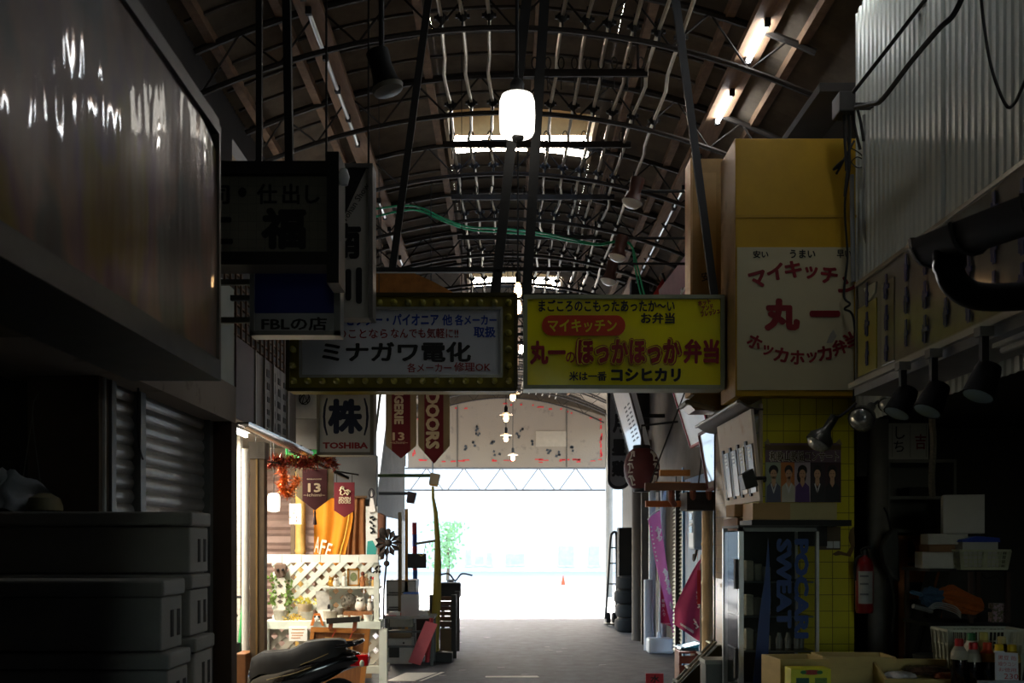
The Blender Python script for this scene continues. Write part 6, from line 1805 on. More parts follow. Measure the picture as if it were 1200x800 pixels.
t = thing('wire_rack', 'bent white wire rack lying below the umbrellas', 'rack', (X(1130, 6.0), 6.0, Z(728, 6.0)))
for q in range(4):
    MB(t).tube(cable([P(1088, 712 + 2 * q, 6.0 + .04 * q), P(1098, 706 + 2 * q, 6.0 + .04 * q), P(1118, 710 + 2.5 * q, 6.0 + .04 * q), P(1126, 718 + 2 * q, 6.0 + .04 * q)]), .004, 5).part('wire', mat('#b9bab6', .4, .5), t, True)
MB(t).tube([P(1070, 710, 6.0), P(1092, 716, 6.05)], .014, 8).part('grip', mat('#6a6a66', .6), t)
MB().box(X(1166, 6.35), X(1182, 6.35), 6.38, 6.44, 1.002, 1.002 + 22 * k_).thing('patterned_packet', mat('#a98a90', .5, 0, .5, 60, col2='#5d5a3a', mix=.5), 'pink and green patterned packet on the lower shelf of the dark table', 'packet')
# hanging bag with straps by the pillar
t = thing('hanging_bag', 'dark grey cloth bag hanging by its straps beside the grey pillar', 'bag', (X(1047, 6.9), 6.95, Z(690, 6.9)))
MB(t).prism([(X(a, 6.9), Z(b, 6.9)) for a, b in ((1033, 640), (1044, 622), (1052, 618), (1053, 650), (1054, 682), (1044, 676), (1036, 660))], 6.88, 6.98).part('cloth', mat('#3f3f3c', .9, 0, .25, 20), t, bevel=.015)
m = MB(t); m.tube(cable([P(1044, 622, 6.93), P(1040, 604, 6.95), P(1036, 595, 7.1)]), .006, 5); m.tube(cable([P(1040, 660, 6.9), P(1048, 700, 6.9), P(1046, 740, 6.95)]), .010, 6); m.part('strap', mat('#33322f', .9), t)

# ---- goods on the low stand in the right foreground
CRATE = mat('#b59f62', .65, 0, .1, 5, stretch=(1, 1, 3))
def crate(label, loc, w_, dp, h, rz=0, m=CRATE, tilt=0, th=.014, rot=None):
    t = thing('wooden_crate', label, 'crate', loc, rz)
    if rot: t.rotation_euler = rot
    MB().box(-w_ / 2, w_ / 2, -dp / 2, -dp / 2 + th, 0, h).part('front_board', m, t)
    MB().box(-w_ / 2, w_ / 2, dp / 2 - th, dp / 2, 0, h).part('back_board', m, t)
    MB().box(-w_ / 2, -w_ / 2 + th, -dp / 2 + th, dp / 2 - th, 0, h).part('end_board', m, t)
    MB().box(w_ / 2 - th, w_ / 2, -dp / 2 + th, dp / 2 - th, 0, h).part('end_board', m, t)
    MB().box(-w_ / 2 + th, w_ / 2 - th, -dp / 2 + th, dp / 2 - th, 0, .012).part('bottom', m, t)
    return t
k5 = 5.5 / F
ZC = lambda py, dd: Z(py, dd)
t = thing('display_stand', 'dark low stand under the crates in the right foreground', 'stand', (X(1040, 5.4), 5.4, 0))
MB(t).box(X(912, 5.5), X(1225, 5.2), 5.0, 6.0, .60, .63).part('top', mat('#3a3128', .8), t)
for x in (X(925, 5.5), X(1210, 5.2)):
    for y in (5.05, 5.9): MB(t).box(x - .02, x + .02, y, y + .04, 0, .60).part('leg', mat('#2f2821', .8), t)
crate('pale open wooden crate behind the yellow carton at the lower right', (X(945, 5.5), 5.72, .631), .28, .28, .23, .12)
crate('open wooden crate left of the snack trays in the right foreground', (X(1020, 5.5), 5.78, .631), .40, .26, .235, -.05)
crate('shallow wooden tray of clear packets in the right foreground', (X(1092, 5.4), 5.55, .70), .46, .32, .12, -.12, rot=(math.radians(14), 0, -.12))
MB().box(X(1055, 5.4), X(1130, 5.4), 5.42, 5.68, .631, .69).thing('tray_block', mat('#8a7748', .7), 'wooden block propping up the tray of packets', 'block')
crate('front wooden tray of red-ribboned snacks in the right foreground', (X(1088, 5.1), 5.14, .66), .40, .24, .10, -.3)
crate('small wooden tray of brown nuts before the bottle basket', (X(1150, 5.0), 5.10, .66), .28, .18, .085, .02)
t = thing('yellow_carton', 'bright yellow printed carton with a red and green oval in front of the crate', 'box', (X(951, 5.2), 5.25, .631))
d = 5.2
MB(t).box(X(927, d), X(974, d), d, d + .12, .631, Z(783.5, d)).part('carton', mat('#c9c81c', .45, 0, .06), t, bevel=.003)
m = MB(t); m.prism([(X(951, d) + 12 * d / F * math.cos(q * .349), Z(787.5, d) + 3 * d / F * math.sin(q * .349)) for q in range(18)], d - .002, d); m.part('red_oval', mat('#9c2a1c', .5), t)
for a in (941.5, 960.5): MB(t).prism([(X(a, d) + 3.6 * d / F * math.cos(q * .52), Z(787.5, d) + 2.2 * d / F * math.sin(q * .52)) for q in range(12)], d - .003, d).part('green_leaf', mat('#2f6a2a', .5), t)
for a, b, cc in ((933, 948, '#14523a'), (955, 969, '#5a7a2a')): MB(t).box(X(a, d), X(b, d), d - .002, d, Z(806, d), Z(794, d)).part('picture_window', mat(cc, .4, 0, .4, 30), t)
# packets in the trays
PKT = mat('#b9b6b0', .12, 0, .3, 25, alpha=.7, bump=.4, bscale=30)
def blob_packet(name, label, c, w_, dp, h, m, group=None, rz=0):
    mb = MB()
    M_ = Matrix.Translation(c) @ Matrix.Rotation(rz, 4, 'Z')
    vs, fs = [], []
    n, k = 12, 8
    for s_ in (1, -1):
        b = len(vs)
        for i in range(n + 1):
            for j in range(k + 1):
                u, v = i / n - .5, j / k - .5
                e = max(0, (1 - (2 * u) ** 4)) * max(0, (1 - (2 * v) ** 4))
                vs.append((u * w_ + .004 * math.sin(j * 3), v * dp, h / 2 + s_ * h / 2 * e ** .5 * (1 + .12 * math.sin(i * 2.3 + j * 1.7))))
        for i in range(n):
            for j in range(k):
                f = [b + i * (k + 1) + j, b + (i + 1) * (k + 1) + j, b + (i + 1) * (k + 1) + j + 1, b + i * (k + 1) + j + 1]
                fs.append(f if s_ == 1 else f[::-1])
    mb.add(vs, fs, M_)
    return mb.thing(name, m, label, 'packet', group, smooth=True)
blob_packet('snack_packet', 'clear packet of dark snacks lying at the back of the tilted tray', (X(1095, 5.5), 5.60, .775), .22, .15, .05, mat('#5a4438', .2, 0, .6, 40, bump=.4, bscale=30), None, .1)
blob_packet('snack_packet', 'crinkled white packet at the left of the tilted tray', (X(1063, 5.4), 5.50, .755), .14, .13, .05, mat('#c2c0bd', .15, 0, .25, 20, bump=.5, bscale=30), None, .3)
blob_packet('snack_packet', 'reddish packet at the right of the tilted tray', (X(1118, 5.4), 5.50, .755), .13, .12, .045, mat('#9a5a42', .2, 0, .5, 30, bump=.4, bscale=30), None, -.2)
t = thing('ribboned_snack', 'clear bag of brown cakes with red ribbons and yellow flowers on the front tray', 'packet', (X(1075, 5.05), 5.1, .675))
o = P(1073, 782, 5.08)
MB(t).box(o.x - .09, o.x + .09, 5.06, 5.16, .675, .725, Matrix.Identity(4)).part('cakes', mat('#a8703c', .5, 0, .15, 12), t, bevel=.012)
for q in (-.045, .03): MB(t).box(o.x + q, o.x + q + .014, 5.055, 5.165, .672, .729).part('ribbon', mat('#c01c22', .35), t)
m = MB(t)
for q in range(14): m.ball((o.x - .05 + RND.uniform(-.05, .06), 5.12 + RND.uniform(-.03, .03), .735 + RND.uniform(0, .02)), .012, 6)
m.part('yellow_flowers', mat('#d9a81c', .5), t)
blob_packet('pink_packet', 'pink speckled packet at the right of the front tray', (X(1108, 5.05), 5.10, .675), .12, .12, .04, mat('#c98a96', .3, 0, .4, 40), None, -.3)
mb = MB()
for q in range(110): mb.ball((X(1135, 5.0) + RND.uniform(-.03, .11), 5.08 + RND.uniform(-.05, .05), .682 + RND.uniform(0, .035)), .011, 6)
o = mb.thing('brown_nuts', mat('#a8622a', .5, 0, .3, 60), 'heap of brown nuts in the small tray before the bottles', 'snack', smooth=True); o['kind'] = 'stuff'
# bottle basket and bottles
t = basket('bottle_basket', 'long cream slatted basket standing behind the soy sauce bottles', (X(1156, 5.6), 5.70, .631), .36, .42, .16, .385, mat('#b9bba6', .6), 0, 5, 4)
def bottle(label, px, py_top, dd, h, r, liquid, cap, lab, labcol2):
    x = X(px, dd); z0 = Z(py_top, dd) - h
    t = thing('sauce_bottle', label, 'bottle', (x, dd, z0), group='sauce bottles')
    MB(t).lathe([(r * .9, 0), (r, .01), (r, h * .64), (r * .93, h * .72), (r * .62, h * .81), (r * .42, h * .86), (r * .42, h * .9)], (x, dd, z0), 18).part('bottle', liquid, t, True)
    MB(t).lathe([(r * .46, h * .84), (r * .52, h * .85), (r * .52, h * .985), (r * .44, h)], (x, dd, z0), 14).part('cap', cap, t, True)
    MB(t).lathe([(r * 1.01, h * .58), (r * 1.02, h * .585), (r * 1.02, h * .645), (r * .955, h * .72), (r * .82, h * .765)], (x, dd, z0), 18).part('label_band', lab, t, True)
    MB(t).lathe([(r * .83, h * .765), (r * .65, h * .81), (r * .47, h * .86)], (x, dd, z0), 16).part('neck_sleeve', labcol2, t, True)
    return t
DARK = mat('#140d0b', .12, 0, .1, coat=.6)
CRL = mat('#a39d8a', .4, 0, .1, 30)
zb = .64
MB().box(X(1112, 5.25), X(1200, 5.25), 5.19, 5.52, .631, .755).thing('bottle_tray', mat('#6a5a3c', .8), 'low dark box the sauce bottles stand on', 'box')
def bt(label, px, top, dd, liquid, cap, lab, lc2):
    h = Z(top, dd) - .756
    bottle(label, px, top, dd, h, .041, liquid, mat(cap, .4), lab, mat(lc2, .35, 0, .1, 20))
bt('soy sauce bottle with a red cap, leftmost of the front bottles', 1124, 748, 5.25, DARK, '#b81c24', CRL, '#8f8a7e')
bt('soy sauce bottle with a cream label and red cap, second of the front bottles', 1140.5, 752.5, 5.25, DARK, '#b81c24', CRL, '#8f897a')
bt('soy sauce bottle with an orange and yellow label, third of the front bottles', 1157, 752.5, 5.25, DARK, '#c23a1c', mat('#d99a1c', .4), '#c8461c')
bt('bottle with a green cap standing behind the front row', 1138, 741.5, 5.42, mat('#8f8a80', .15, alpha=.8), '#1d6a34', mat('#c9c4b0', .5), '#d5d2c8')
bt('bottle with a pale yellow cap standing behind the orange labelled one', 1153, 740.5, 5.42, mat('#8a6f34', .15), '#c9bf6a', mat('#b8a070', .5), '#a89a5c')
bt('bottle with a yellow cap behind the price card, left one', 1171, 754.5, 5.28, mat('#8f9aa0', .15), '#d9b81c', mat('#d2d5d5', .5), '#d2d5d8')
bt('bottle with a brown neck standing behind the price card', 1174, 745.5, 5.43, mat('#4a2a18', .15), '#b8a86a', mat('#8a7048', .5), '#6a4a2c')
bt('bottle with a yellow cap right of the price card', 1186, 755, 5.28, mat('#6a4a24', .15), '#d9b81c', mat('#b09048', .5), '#9a7a34')
d = 4.98
t = thing('price_card', 'white handwritten price card leaning on the bottles', 'card', (X(1181, d), d, Z(795, d)))
M_ = Matrix.Translation((X(1181, d), d + .01, Z(781, d))) @ Matrix.Rotation(math.radians(3), 4, 'Y') @ Matrix.Rotation(math.radians(-8), 4, 'X')
MB(t).box(-.056, .056, 0, .004, -.068, .068, M_).part('card', mat('#c4c2c4', .7, 0, .04), t)
mb = MB(t)
for s_, cx, cz, ww, hh in (('黒豆 飴', .002, .042, .09, .022), ('細ウコン', .0, .012, .085, .02), ('お徳用', .002, -.016, .085, .02), ('230', .02, -.047, .07, .026)):
    vs, fs = glyphs(s_)
    a0, a1 = min(v.x for v in vs), max(v.x for v in vs); b0, b1 = min(v.y for v in vs), max(v.y for v in vs)
    mb.add([(((v.x - a0) / (a1 - a0) - .5) * ww + cx, -.0015, ((v.y - b0) / (b1 - b0) - .5) * hh + cz) for v in vs], fs, M_)
mb.part('lettering', mat('#b02a2a', .7), t)
MB().box(X(1145, 4.95), X(1200, 4.95), 4.93, 4.95, Z(803, 4.95), Z(797, 4.95)).thing('price_rail', mat('#8f979c', .5), 'pale strip along the front edge of the bottle stand', 'strip')
MB().lathe([(.10, 0), (.12, .1), (.13, .2), (.12, .2)], (X(1105, 6.0), 6.1, .631), 18).thing('dark_bucket', mat('#343a36', .6), 'dull dark bucket behind the crates in the right shop', 'bucket', smooth=True)
# ---------------------------------------------------------------- far right side of the aisle
t = thing('ribbed_shop_board', 'white signboard with red edge leaning over the right side beyond the yellow shop', 'signboard', (1.9, 10, 2.5))
t2 = tilted_board('leaning_signboard', 'white shop signboard with a red edge leaning out behind the yellow lunch sign', 9.7, 10.8, 1.96, 2.50, 1.74, 3.2, mat('#e6e2de', .4, 0, .05), mrim=mat('#a3262a', .5))
bpy.data.objects.remove(t)
MB(t2).bar((2.0, 10.4, 2.9), (2.16, 10.4, 2.9), .04).part('bracket', CAP, t2)
t = tilted_board('reflecting_board', 'pale board with purple smears leaning beside the yellow pillar', 8.7, 9.45, 1.875, 1.98, 1.79, 2.49, mat('#dcd6d6', .12, 0, .2, 5, col2='#7d5a6a', mix=.34, coat=1), mrim=mat('#5a2024', .5))
MB(t).bar((1.85, 9.1, 2.5), (2.16, 9.1, 2.5), .03).part('bracket', CAP, t)
t = tilted_board('shop_signboard', 'long pale blue-white signboard with small dark characters slanting behind the round lantern', 13.0, 14.5, 1.775, 2.68, 1.50, 3.7, mat('#cfd6dc', .3, 0, .08, 4, coat=.5))
m = MB(t)
for i in range(2):
    for q in range(9):
        z = 2.85 + .055 * q
        x = 1.775 - .275 * (z - 2.68) / 1.02
        m.box(x - .006, x + .001, 13.25 + .35 * i, 13.45 + .35 * i, z, z + .03)
m.part('small_characters', mat('#4a5058', .6), t)
MB(t).bar((1.65, 13.8, 3.2), (2.16, 13.8, 3.2), .05).part('bracket', CAP, t)
t = thing('maroon_board', 'dark maroon sloping signboard with pale characters high on the right wall', 'signboard', (2.0, 12, 3.6))
def slope(y, v): return 0
m = MB(t)
m.add([(2.06, 9.3, 3.45), (2.06, 13.2, 3.5), (1.98, 13.2, 4.75), (1.98, 9.3, 4.55), (2.12, 9.3, 3.45), (2.12, 13.2, 3.5), (2.06, 13.2, 4.75), (2.06, 9.3, 4.55)], [(0, 3, 2, 1), (4, 5, 6, 7), (0, 1, 5, 4), (1, 2, 6, 5), (2, 3, 7, 6), (3, 0, 4, 7)])
m.part('board', mat('#7a4a4e', .7, 0, .15, 5), t)
m = MB(t)
for i in range(5):
    y = 9.7 + .55 * i
    for q in range(3):
        z = 4.0 + .15 * q
        x = 2.06 - .08 * (z - 3.45) / 1.2
        m.box(x - .012, x - .002, y, y + .3, z, z + .03)
        m.box(x - .012, x - .002, y + .1 * q, y + .07 + .1 * q, z - .05, z + .07)
m.part('pale_characters', mat('#b9b0a4', .7), t)
MB().prism([(X(a, 13.6), Z(b, 13.6)) for a, b in ((764, 347), (778, 324), (784, 347))], 13.6, 13.65).thing('red_flag_corner', mat('#c2302c', .7), 'bright red cloth corner above the yellow lunch sign', 'flag')
MB().bar(P(776, 320, 13.58), P(792, 362, 13.58), .03).thing('flag_stick', CAP, 'dark stick holding the red cloth corner', 'pole')
# tall black vertical sign and round red lantern
d = 16.0
t = thing('black_vertical_sign', 'tall black round-cornered sign with three dark characters at the far right of the aisle', 'sign', (X(725, d), d, Z(573, d)))
x0, x1, z0, z1 = X(712, d), X(738, d), Z(573, d), Z(440, d)
def rr(a, b, c, e, r_): return [(b - r_ + r_ * math.cos(q), e - r_ + r_ * math.sin(q)) for q in [i * .314 for i in range(6)]] + [(a + r_ + r_ * math.cos(q), e - r_ + r_ * math.sin(q)) for q in [1.571 + i * .314 for i in range(6)]] + [(a + r_ + r_ * math.cos(q), c + r_ + r_ * math.sin(q)) for q in [3.142 + i * .314 for i in range(6)]] + [(b - r_ + r_ * math.cos(q), c + r_ + r_ * math.sin(q)) for q in [4.712 + i * .314 for i in range(6)]]
MB(t).prism(rr(x0, x1, z0, z1, .14), d, d + .18).part('case', mat('#25282c', .5), t)
MB(t).prism(rr(x0 + .04, x1 - .04, z0 + .05, z1 - .05, .12), d - .01, d).part('face', mat('#777a7c', .5, 0, .1, 4), t)
letters([('月', X(725, d), Z(496, d), .19, .30, 0, .06), ('星', X(725, d), Z(524, d), .22, .26, 0, .06), ('鶏', X(725, d), Z(549, d), .22, .26, 0, .06)], mat('#141518', .5), t, d - .013)
MB(t).bar((x1 - .02, d + .09, Z(480, d)), (2.41, d + .09, Z(480, d)), .06).part('bracket', CAP, t)
d = 12.75
c = P(752, 549, d)
t = thing('round_lantern', 'big round dark red paper lantern with white brush characters', 'lantern', c - Vector((0, 0, .31)))
prof = []
for i in range(25):
    a = math.pi * (i / 24) 
    prof.append((max(.08, .222 * math.sin(a) ** .8) + .004 * (i % 2), -.27 * math.cos(a)))
MB(t).lathe(prof, c, 24).part('paper', mat('#55201f', .6, 0, .2, 3), t, True)
for s_ in (1, -1): MB(t).lathe([(.10, 0), (.11, .02), (.11, .05), (.10, .06)], c + Vector((0, 0, .26 * s_ - .03)), 16).part('ring', CAP, t, True)
m = MB(t)
def on(a, z): 
    rr_ = .222 * max(.1, math.sin(math.acos(max(-1, min(1, -z / .27))))) ** .8 + .010
    return c + Vector((rr_ * math.sin(a), -rr_ * math.cos(a), z))
for a0 in (-.95, .55):
    for q in range(3):
        z = .14 - .15 * q
        m.tube([on(a0, z + .05), on(a0 + .25, z + .06), on(a0 + .35, z)], .011, 5)
        m.tube([on(a0 + .1, z + .07), on(a0 + .15, z), on(a0 + .05, z - .05), on(a0 + .3, z - .045)], .011, 5)
m.part('brush_characters', mat('#d9d0c6', .6), t)
MB(t).tube([c + Vector((0, 0, .3)), (c.x, d, 2.95), (2.16, d, 3.0)], .014, 6).part('hook', CAP, t)
# thick dark post and wall behind
MB().tube([(X(753, 15.65), 15.65, 0), (X(753, 15.65), 15.65, 5.3)], .165, 20).thing('thick_post', mat('#4b443d', .8, 0, .15, 4), 'thick dark round post on the far right of the aisle', 'post', smooth=True)
MB().box(X(738, 15.4), 2.14, 15.2, 15.4, Z(505, 15.4), 5.4).thing('dark_wall_panel', mat('#26211e', .85), 'black panel behind the slanting pale signboard on the right', 'panel')
MB().box(2.0, 2.14, 15.0, 15.1, 0, 3).thing('grey_batten', mat('#57524a', .8), 'grey upright batten beside the thick dark post', 'post')
# hanging wooden rack below the reflecting board
t = thing('hanging_rack', 'brown wooden rack hung on wires beside the yellow pillar', 'rack', (1.65, 9.6, 1.9))
BW = mat('#6a4a38', .7, 0, .15, 6)
m = MB(t); m.box(1.30, 1.95, 9.5, 9.56, 1.98, 2.05); m.part('front_board', BW, t)
m = MB(t); m.box(1.36, 1.95, 9.9, 9.96, 1.84, 1.90); m.part('rear_board', mat('#a85a2c', .6), t)
for x in (1.55, 1.75, 1.90): MB(t).tube(cable([(x, 9.55, 1.99), (x + .01, 9.6, 1.9), (x + .05, 9.7, 1.86)]), .03, 8).part('peg', mat('#7a3f2a', .6), t, True)
MB(t).box(1.70, 2.0, 9.57, 9.95, 1.80, 1.97).part('bin', mat('#2a2420', .8), t)
for x0_, p_ in ((1.35, (1.72, 9.6, 3.0)), (1.80, (1.9, 9.45, 3.0))): MB(t).tube([(x0_, 9.53, 2.05), p_], .007, 5).part('wire', CAP, t)
MB(t).box(1.95, 2.16, 9.5, 9.96, 1.9, 1.95).part('wall_cleat', BW, t)
for k, z in enumerate((2.27, 2.13)):
    MB().box(1.80 - .05 * k, 2.155, 11.9, 11.98, z, z + .07).thing('orange_beam', mat('#b5793c', .6, 0, .1, 8), ('upper' if k == 0 else 'lower') + ' of two short orange-brown beams sticking out of the right wall', 'beam', 'orange-brown beams')
# shutter, blue frame, meter, pipes
mb = MB()
for i in range(46):
    z = .1 + .05 * i
    mb.add([(2.18, 12.42, z), (2.18, 13.35, z), (2.20, 13.35, z + .028), (2.20, 12.42, z + .028)], [(0, 3, 2, 1)])
    mb.box(2.20, 2.21, 12.42, 13.35, z + .026, z + .03)
mb.struct('door_2', mat('#c6cabc', .5, .1, .1, 8))
MB().box(2.24, 2.30, 12.3, 13.45, 0, 2.5).struct('wall_behind_slats', mat('#171614', .9))
mb = MB(); mb.box(2.14, 2.20, 12.34, 12.42, 0, 2.4); mb.struct('trim_4', mat('#3f7196', .5))
mb = MB(); mb.box(2.14, 2.20, 12.86, 12.90, 0, 2.4); mb.struct('trim_5', mat('#24221f', .5))
t = thing('electric_meter', 'grey electric meter box on the blue corrugated wall', 'meter', (2.1, 11.1, 1.3))
MB(t).box(2.02, 2.155, 10.98, 11.30, 1.42, 1.86).part('case', mat('#7d97ae', .4), t, bevel=.03)
for z in (1.74, 1.60): MB(t).box(2.012, 2.02, 11.04, 11.20, z, z + .07).part('dial_window', mat('#26303c', .2), t)
MB(t).box(2.012, 2.02, 11.04, 11.20, 1.68, 1.705).part('plate', mat('#c9d2d8', .5), t)
m = MB(t); m.tube(cable([(2.08, 11.1, 1.42), (2.06, 11.12, 1.33), (2.07, 11.25, 1.30), (2.1, 11.4, 1.36)]), .014, 6); m.part('lead', CAP, t)
for k, (x, y) in enumerate(((2.06, 14.35), (2.24, 14.5))):
    MB().tube([(x, y, 0), (x, y, 2.3)] if k else [(x, y, 0), (x, y, 1.2), (x, y, 2.25)], .05 if k == 0 else .04, 12).thing('wall_pipe', mat('#b5c2d2', .45), ('white pipe standing just behind the pink banner pole', 'slimmer white pipe beside the slatted shutter')[k], 'pipe', smooth=True)
MB().tube([(1.985, 14.2, 0), (1.985, 14.2, .98)], .062, 14).thing('protective_pipe', mat('#aebdd2', .45, 0, .1, 5, col2='#3a3a3a', mix=.28), 'short thick white pipe with dark scars behind the banner base', 'pipe', smooth=True)
bamboo('bamboo_pole', 'tall spotted pale bamboo pole beside the yellow pillar', X(829, 9.9), 9.9, 0, 1.85, .055, mat('#b59a72', .5, 0, .15, 7, col2='#3a2c20', mix=.3), 5)
# pink banners
PINK = mat('#e884cc', .7, 0, .06, 4)
CRIM = mat('#cc2a60', .7, 0, .06, 4)
def strokes(mb, o, ux, uz, pts, r):
    mb.tube(cable([o + ux * a + uz * b for a, b in pts], sub=4), r, 5)
d = 13.9
t = thing('pink_banner', 'tall bright pink banner with white characters on a pole with a white base', 'banner', (X(772, d), d, 0))
def ban(u, v):
    z = Z(598, d) + (Z(745, d) - Z(598, d)) * v + (1 - u) * (-.10) * (1 - v) 
    xl = 759.5 + 30 * v ** 1.25
    w_ = 14 - 7.5 * v
    return (X(xl + u * w_, d), d + .03 * math.sin(v * 7 + u * 2) - .03 * u, z)
MB(t).sheet(ban, 8, 30, .004).part('cloth', PINK, t, True)
m = MB(t)
def bp(u, v): 
    q = Vector(ban(u, v)); return q + Vector((0, -.014, 0))
for v in [.08 + .035 * i for i in range(9)]: m.tube([bp(.12, v), bp(.2, v + .012)], .012, 4)
for v, s_ in ((.14, 1), (.2, .8), (.48, 1.4), (.55, 1.2), (.62, 1.2), (.75, 1), (.86, 1)):
    m.tube([bp(.5, v), bp(.72, v - .015 * s_), bp(.9, v + .005), bp(.75, v + .035 * s_)], .014, 4)
    m.tube([bp(.68, v - .03), bp(.66, v + .03)], .012, 4)
m.part('white_characters', mat('#f0e6ee', .6), t)
MB(t).tube([(X(773, d), d + .05, .16), (X(775, d), d + .05, 2.0)], .014, 8).part('pole', mat('#e4e6ea', .4), t, True)
MB(t).tube(cable([Vector((X(774.5, d), d + .02, Z(596, d))), Vector((X(765, d), d, Z(601, d))), Vector((X(759, d), d, Z(609, d)))]), .009, 6).part('arm', mat('#e4e6ea', .4), t, True)
b_ = MB(t); b_.box(X(758.5, d), X(788, d), d - .14, d + .16, .0, .20); b_.part('base', mat('#ccd6e4', .4, 0, .05, 5), t, bevel=.03)
MB(t).lathe([(.035, .19), (.03, .26), (.02, .28)], (X(773, d), d + .05, 0), 12).part('base_collar', mat('#ccd6e4', .4), t, True)
t = thing('crimson_banner', 'crimson banner with small white characters hanging behind the pink one', 'banner', (X(782, 14.0), 14.0, Z(736, 14.0)))
d = 14.25
MB(t).sheet(lambda u, v: (X(775 + 14 * u * (v ** .8) + .3, d), d + .09 + .012 * math.sin(u * 6), Z(680 + 50 * v + 5 * u * v, d)), 8, 14, .004).part('cloth', CRIM, t, True)
letters([('解', X(778, d), Z(704, d), .04, .05), ('貸', X(778, d), Z(709.5, d), .04, .05), ('入', X(778, d), Z(715, d), .04, .05), ('り', X(779, d), Z(720, d), .03, .05), ('happy', X(782, d), Z(731, d), .11, .035)], mat('#efe6ea', .6), t, d + .06)
MB(t).tube([(X(775, d), d + .1, Z(680, d)), (X(775, d), d + .1, 0.0)], .012, 6).part('pole', mat('#d2d6dc', .4), t)
d = 10.6
t = thing('draped_banner', 'rose red banner pulled aside across the bamboo pole', 'banner', (X(806, d), d, Z(752, d)))
def bb(u, v):
    z0, z1 = Z(752, d), Z(662, d)
    xl = 820.5 - 29.5 * min(1, v * 1.35) ** .85
    xr = 821.5 + 1 * math.sin(v * 3) - 4 * max(0, v - .8)
    return (X(xl + (xr - xl) * u, d), d + .035 * math.sin(u * 8 + v * 2) * v, Z(655 + (77 + 20 * u) * v - 0 * u, d))
MB(t).sheet(bb, 14, 20, .004).part('cloth', mat('#c8487c', .7, 0, .08, 4), t, True)
m = MB(t)
def b2(u, v): return Vector(bb(u, v)) + Vector((0, -.02, 0))
for q in range(9): m.tube([b2(.2 + .06 * q, .92), b2(.23 + .06 * q, .95)], .008, 4)
for u, v in ((.7, .45), (.75, .52), (.8, .58), (.7, .8), (.78, .84)): m.tube([b2(u, v - .03), b2(u + .1, v), b2(u + .02, v + .03)], .011, 4)
m.part('white_characters', mat('#efdde4', .6), t)
MB(t).tube([(X(822, d), d, 0), (X(822, d), d, Z(650, d))], .012, 6).part('pole', mat('#c9c2b8', .5), t)
t = thing('red_flag', 'strip of red flag showing behind the bamboo pole', 'flag', (X(819, 10.4), 10.4, Z(700, 10.4)))
MB(t).sheet(lambda u, v: (X(818 + 4 * u + 2 * v * 0, 10.4), 10.45, Z(668 + 40 * v, 10.4)), 3, 8, .004).part('cloth', mat('#b8242c', .7), t)
MB(t).tube([(X(822.5, 10.4), 10.46, 0), (X(822.5, 10.4), 10.46, Z(660, 10.4))], .01, 6).part('pole', mat('#9a9184', .5), t)
extinguisher('fire_extinguisher', 'small red fire extinguisher fixed to the thick dark post', (X(764, 15.2), 15.3, 1.5 - 46 * 15.2 / F), .62, 15.5)
# ramp of slats, small box, tub and red notice near the pillar foot
d = 8.6
t = thing('slatted_ramp', 'dark sloping board with a metal slatted top edge at the foot of the yellow pillar', 'ramp', (1.5, 8.3, 0))
a, b = Vector((X(783, 8.3), 8.3, Z(808, 8.3))), Vector((X(833, 8.5), 8.5, Z(750, 8.5)))
m = MB(t); m.prism([(a.x, 0), (1.755, 0), (1.755, b.z - .02), (b.x, b.z - .02), (a.x, a.z - .02)], 8.22, 8.34); m.part('board', mat('#2c3430', .6, 0, .15, 4), t)
for q in (0, .09): 
    m = MB(t); m.tube([a + Vector((0, -.12 + q * 1.3, .01)), b + Vector((0, -.22 + q * 1.3, .01))], .011, 6); m.part('rail', mat('#8d918c', .35, .6), t)
for q in (.15, .42, .70, .93):
    c = a + (b - a) * q
    m = MB(t); m.bar(c + Vector((0, -.14, .02)), c + Vector((0, .03, .02)), .022, .012); m.part('slat', mat('#b9bcb6', .4, .5), t)
d = 7.0
t = thing('grey_metal_box', 'low grey metal box standing beside the glass cabinet', 'box', (X(842, d), d, 0))
MB(t).box(X(827, d), X(859, d), d, d + .2, 0, Z(775, d)).part('body', mat('#5f625e', .5, .3, .1), t, bevel=.005)
MB(t).box(X(826, d), X(860, d), d - .01, d + .21, Z(778, d), Z(773, d)).part('lid', mat('#84867f', .4, .4), t)
d = 11.0
t = thing('blue_tub', 'turquoise-rimmed tub on a red-brown crate beside the bamboo pole', 'tub', (X(806, d), d, Z(760, d)))
MB(t).prism([(X(796, d), Z(758, d)), (X(816, d), Z(758, d)), (X(818, d), Z(753, d)), (X(794, d), Z(759, d))], d - .1, d + .2).part('rim', mat('#3fa2c9', .5), t)
MB(t).box(X(797, d), X(817, d), d - .08, d + .2, Z(764, d), Z(757, d)).part('body', mat('#4a86a0', .5), t)
d = 10.8
t = thing('brown_crate', 'red-brown slatted crate on the ground beside the bamboo pole', 'crate', (X(806, d), d, 0))
for q in range(3): MB(t).box(X(796, d), X(818, d), d, d + .02, .02 + .1 * q, .10 + .1 * q).part('slat', mat('#6a3426', .7), t)
for px in (796, 815): MB(t).box(X(px, d), X(px, d) + .03, d + .02, d + .3, 0, .33).part('post', mat('#5a2c20', .7), t)
MB(t).box(X(796, d), X(818, d), d, d + .3, .325, .345).part('lid', mat('#6a3426', .7), t)
d = 7.7
t = thing('red_notice', 'small red notice with a black character at the bottom of the aisle', 'sign', (X(767, d), d, Z(812, d)))
MB(t).box(X(757, d), X(777.5, d), d, d + .012, Z(812, d), Z(789, d)).part('plate', mat('#c2182c', .5), t)
letters([pxl('水', 762, 773, 791, 799.5, d, 0, .03)], mat('#160a0a', .6), t, d - .003)
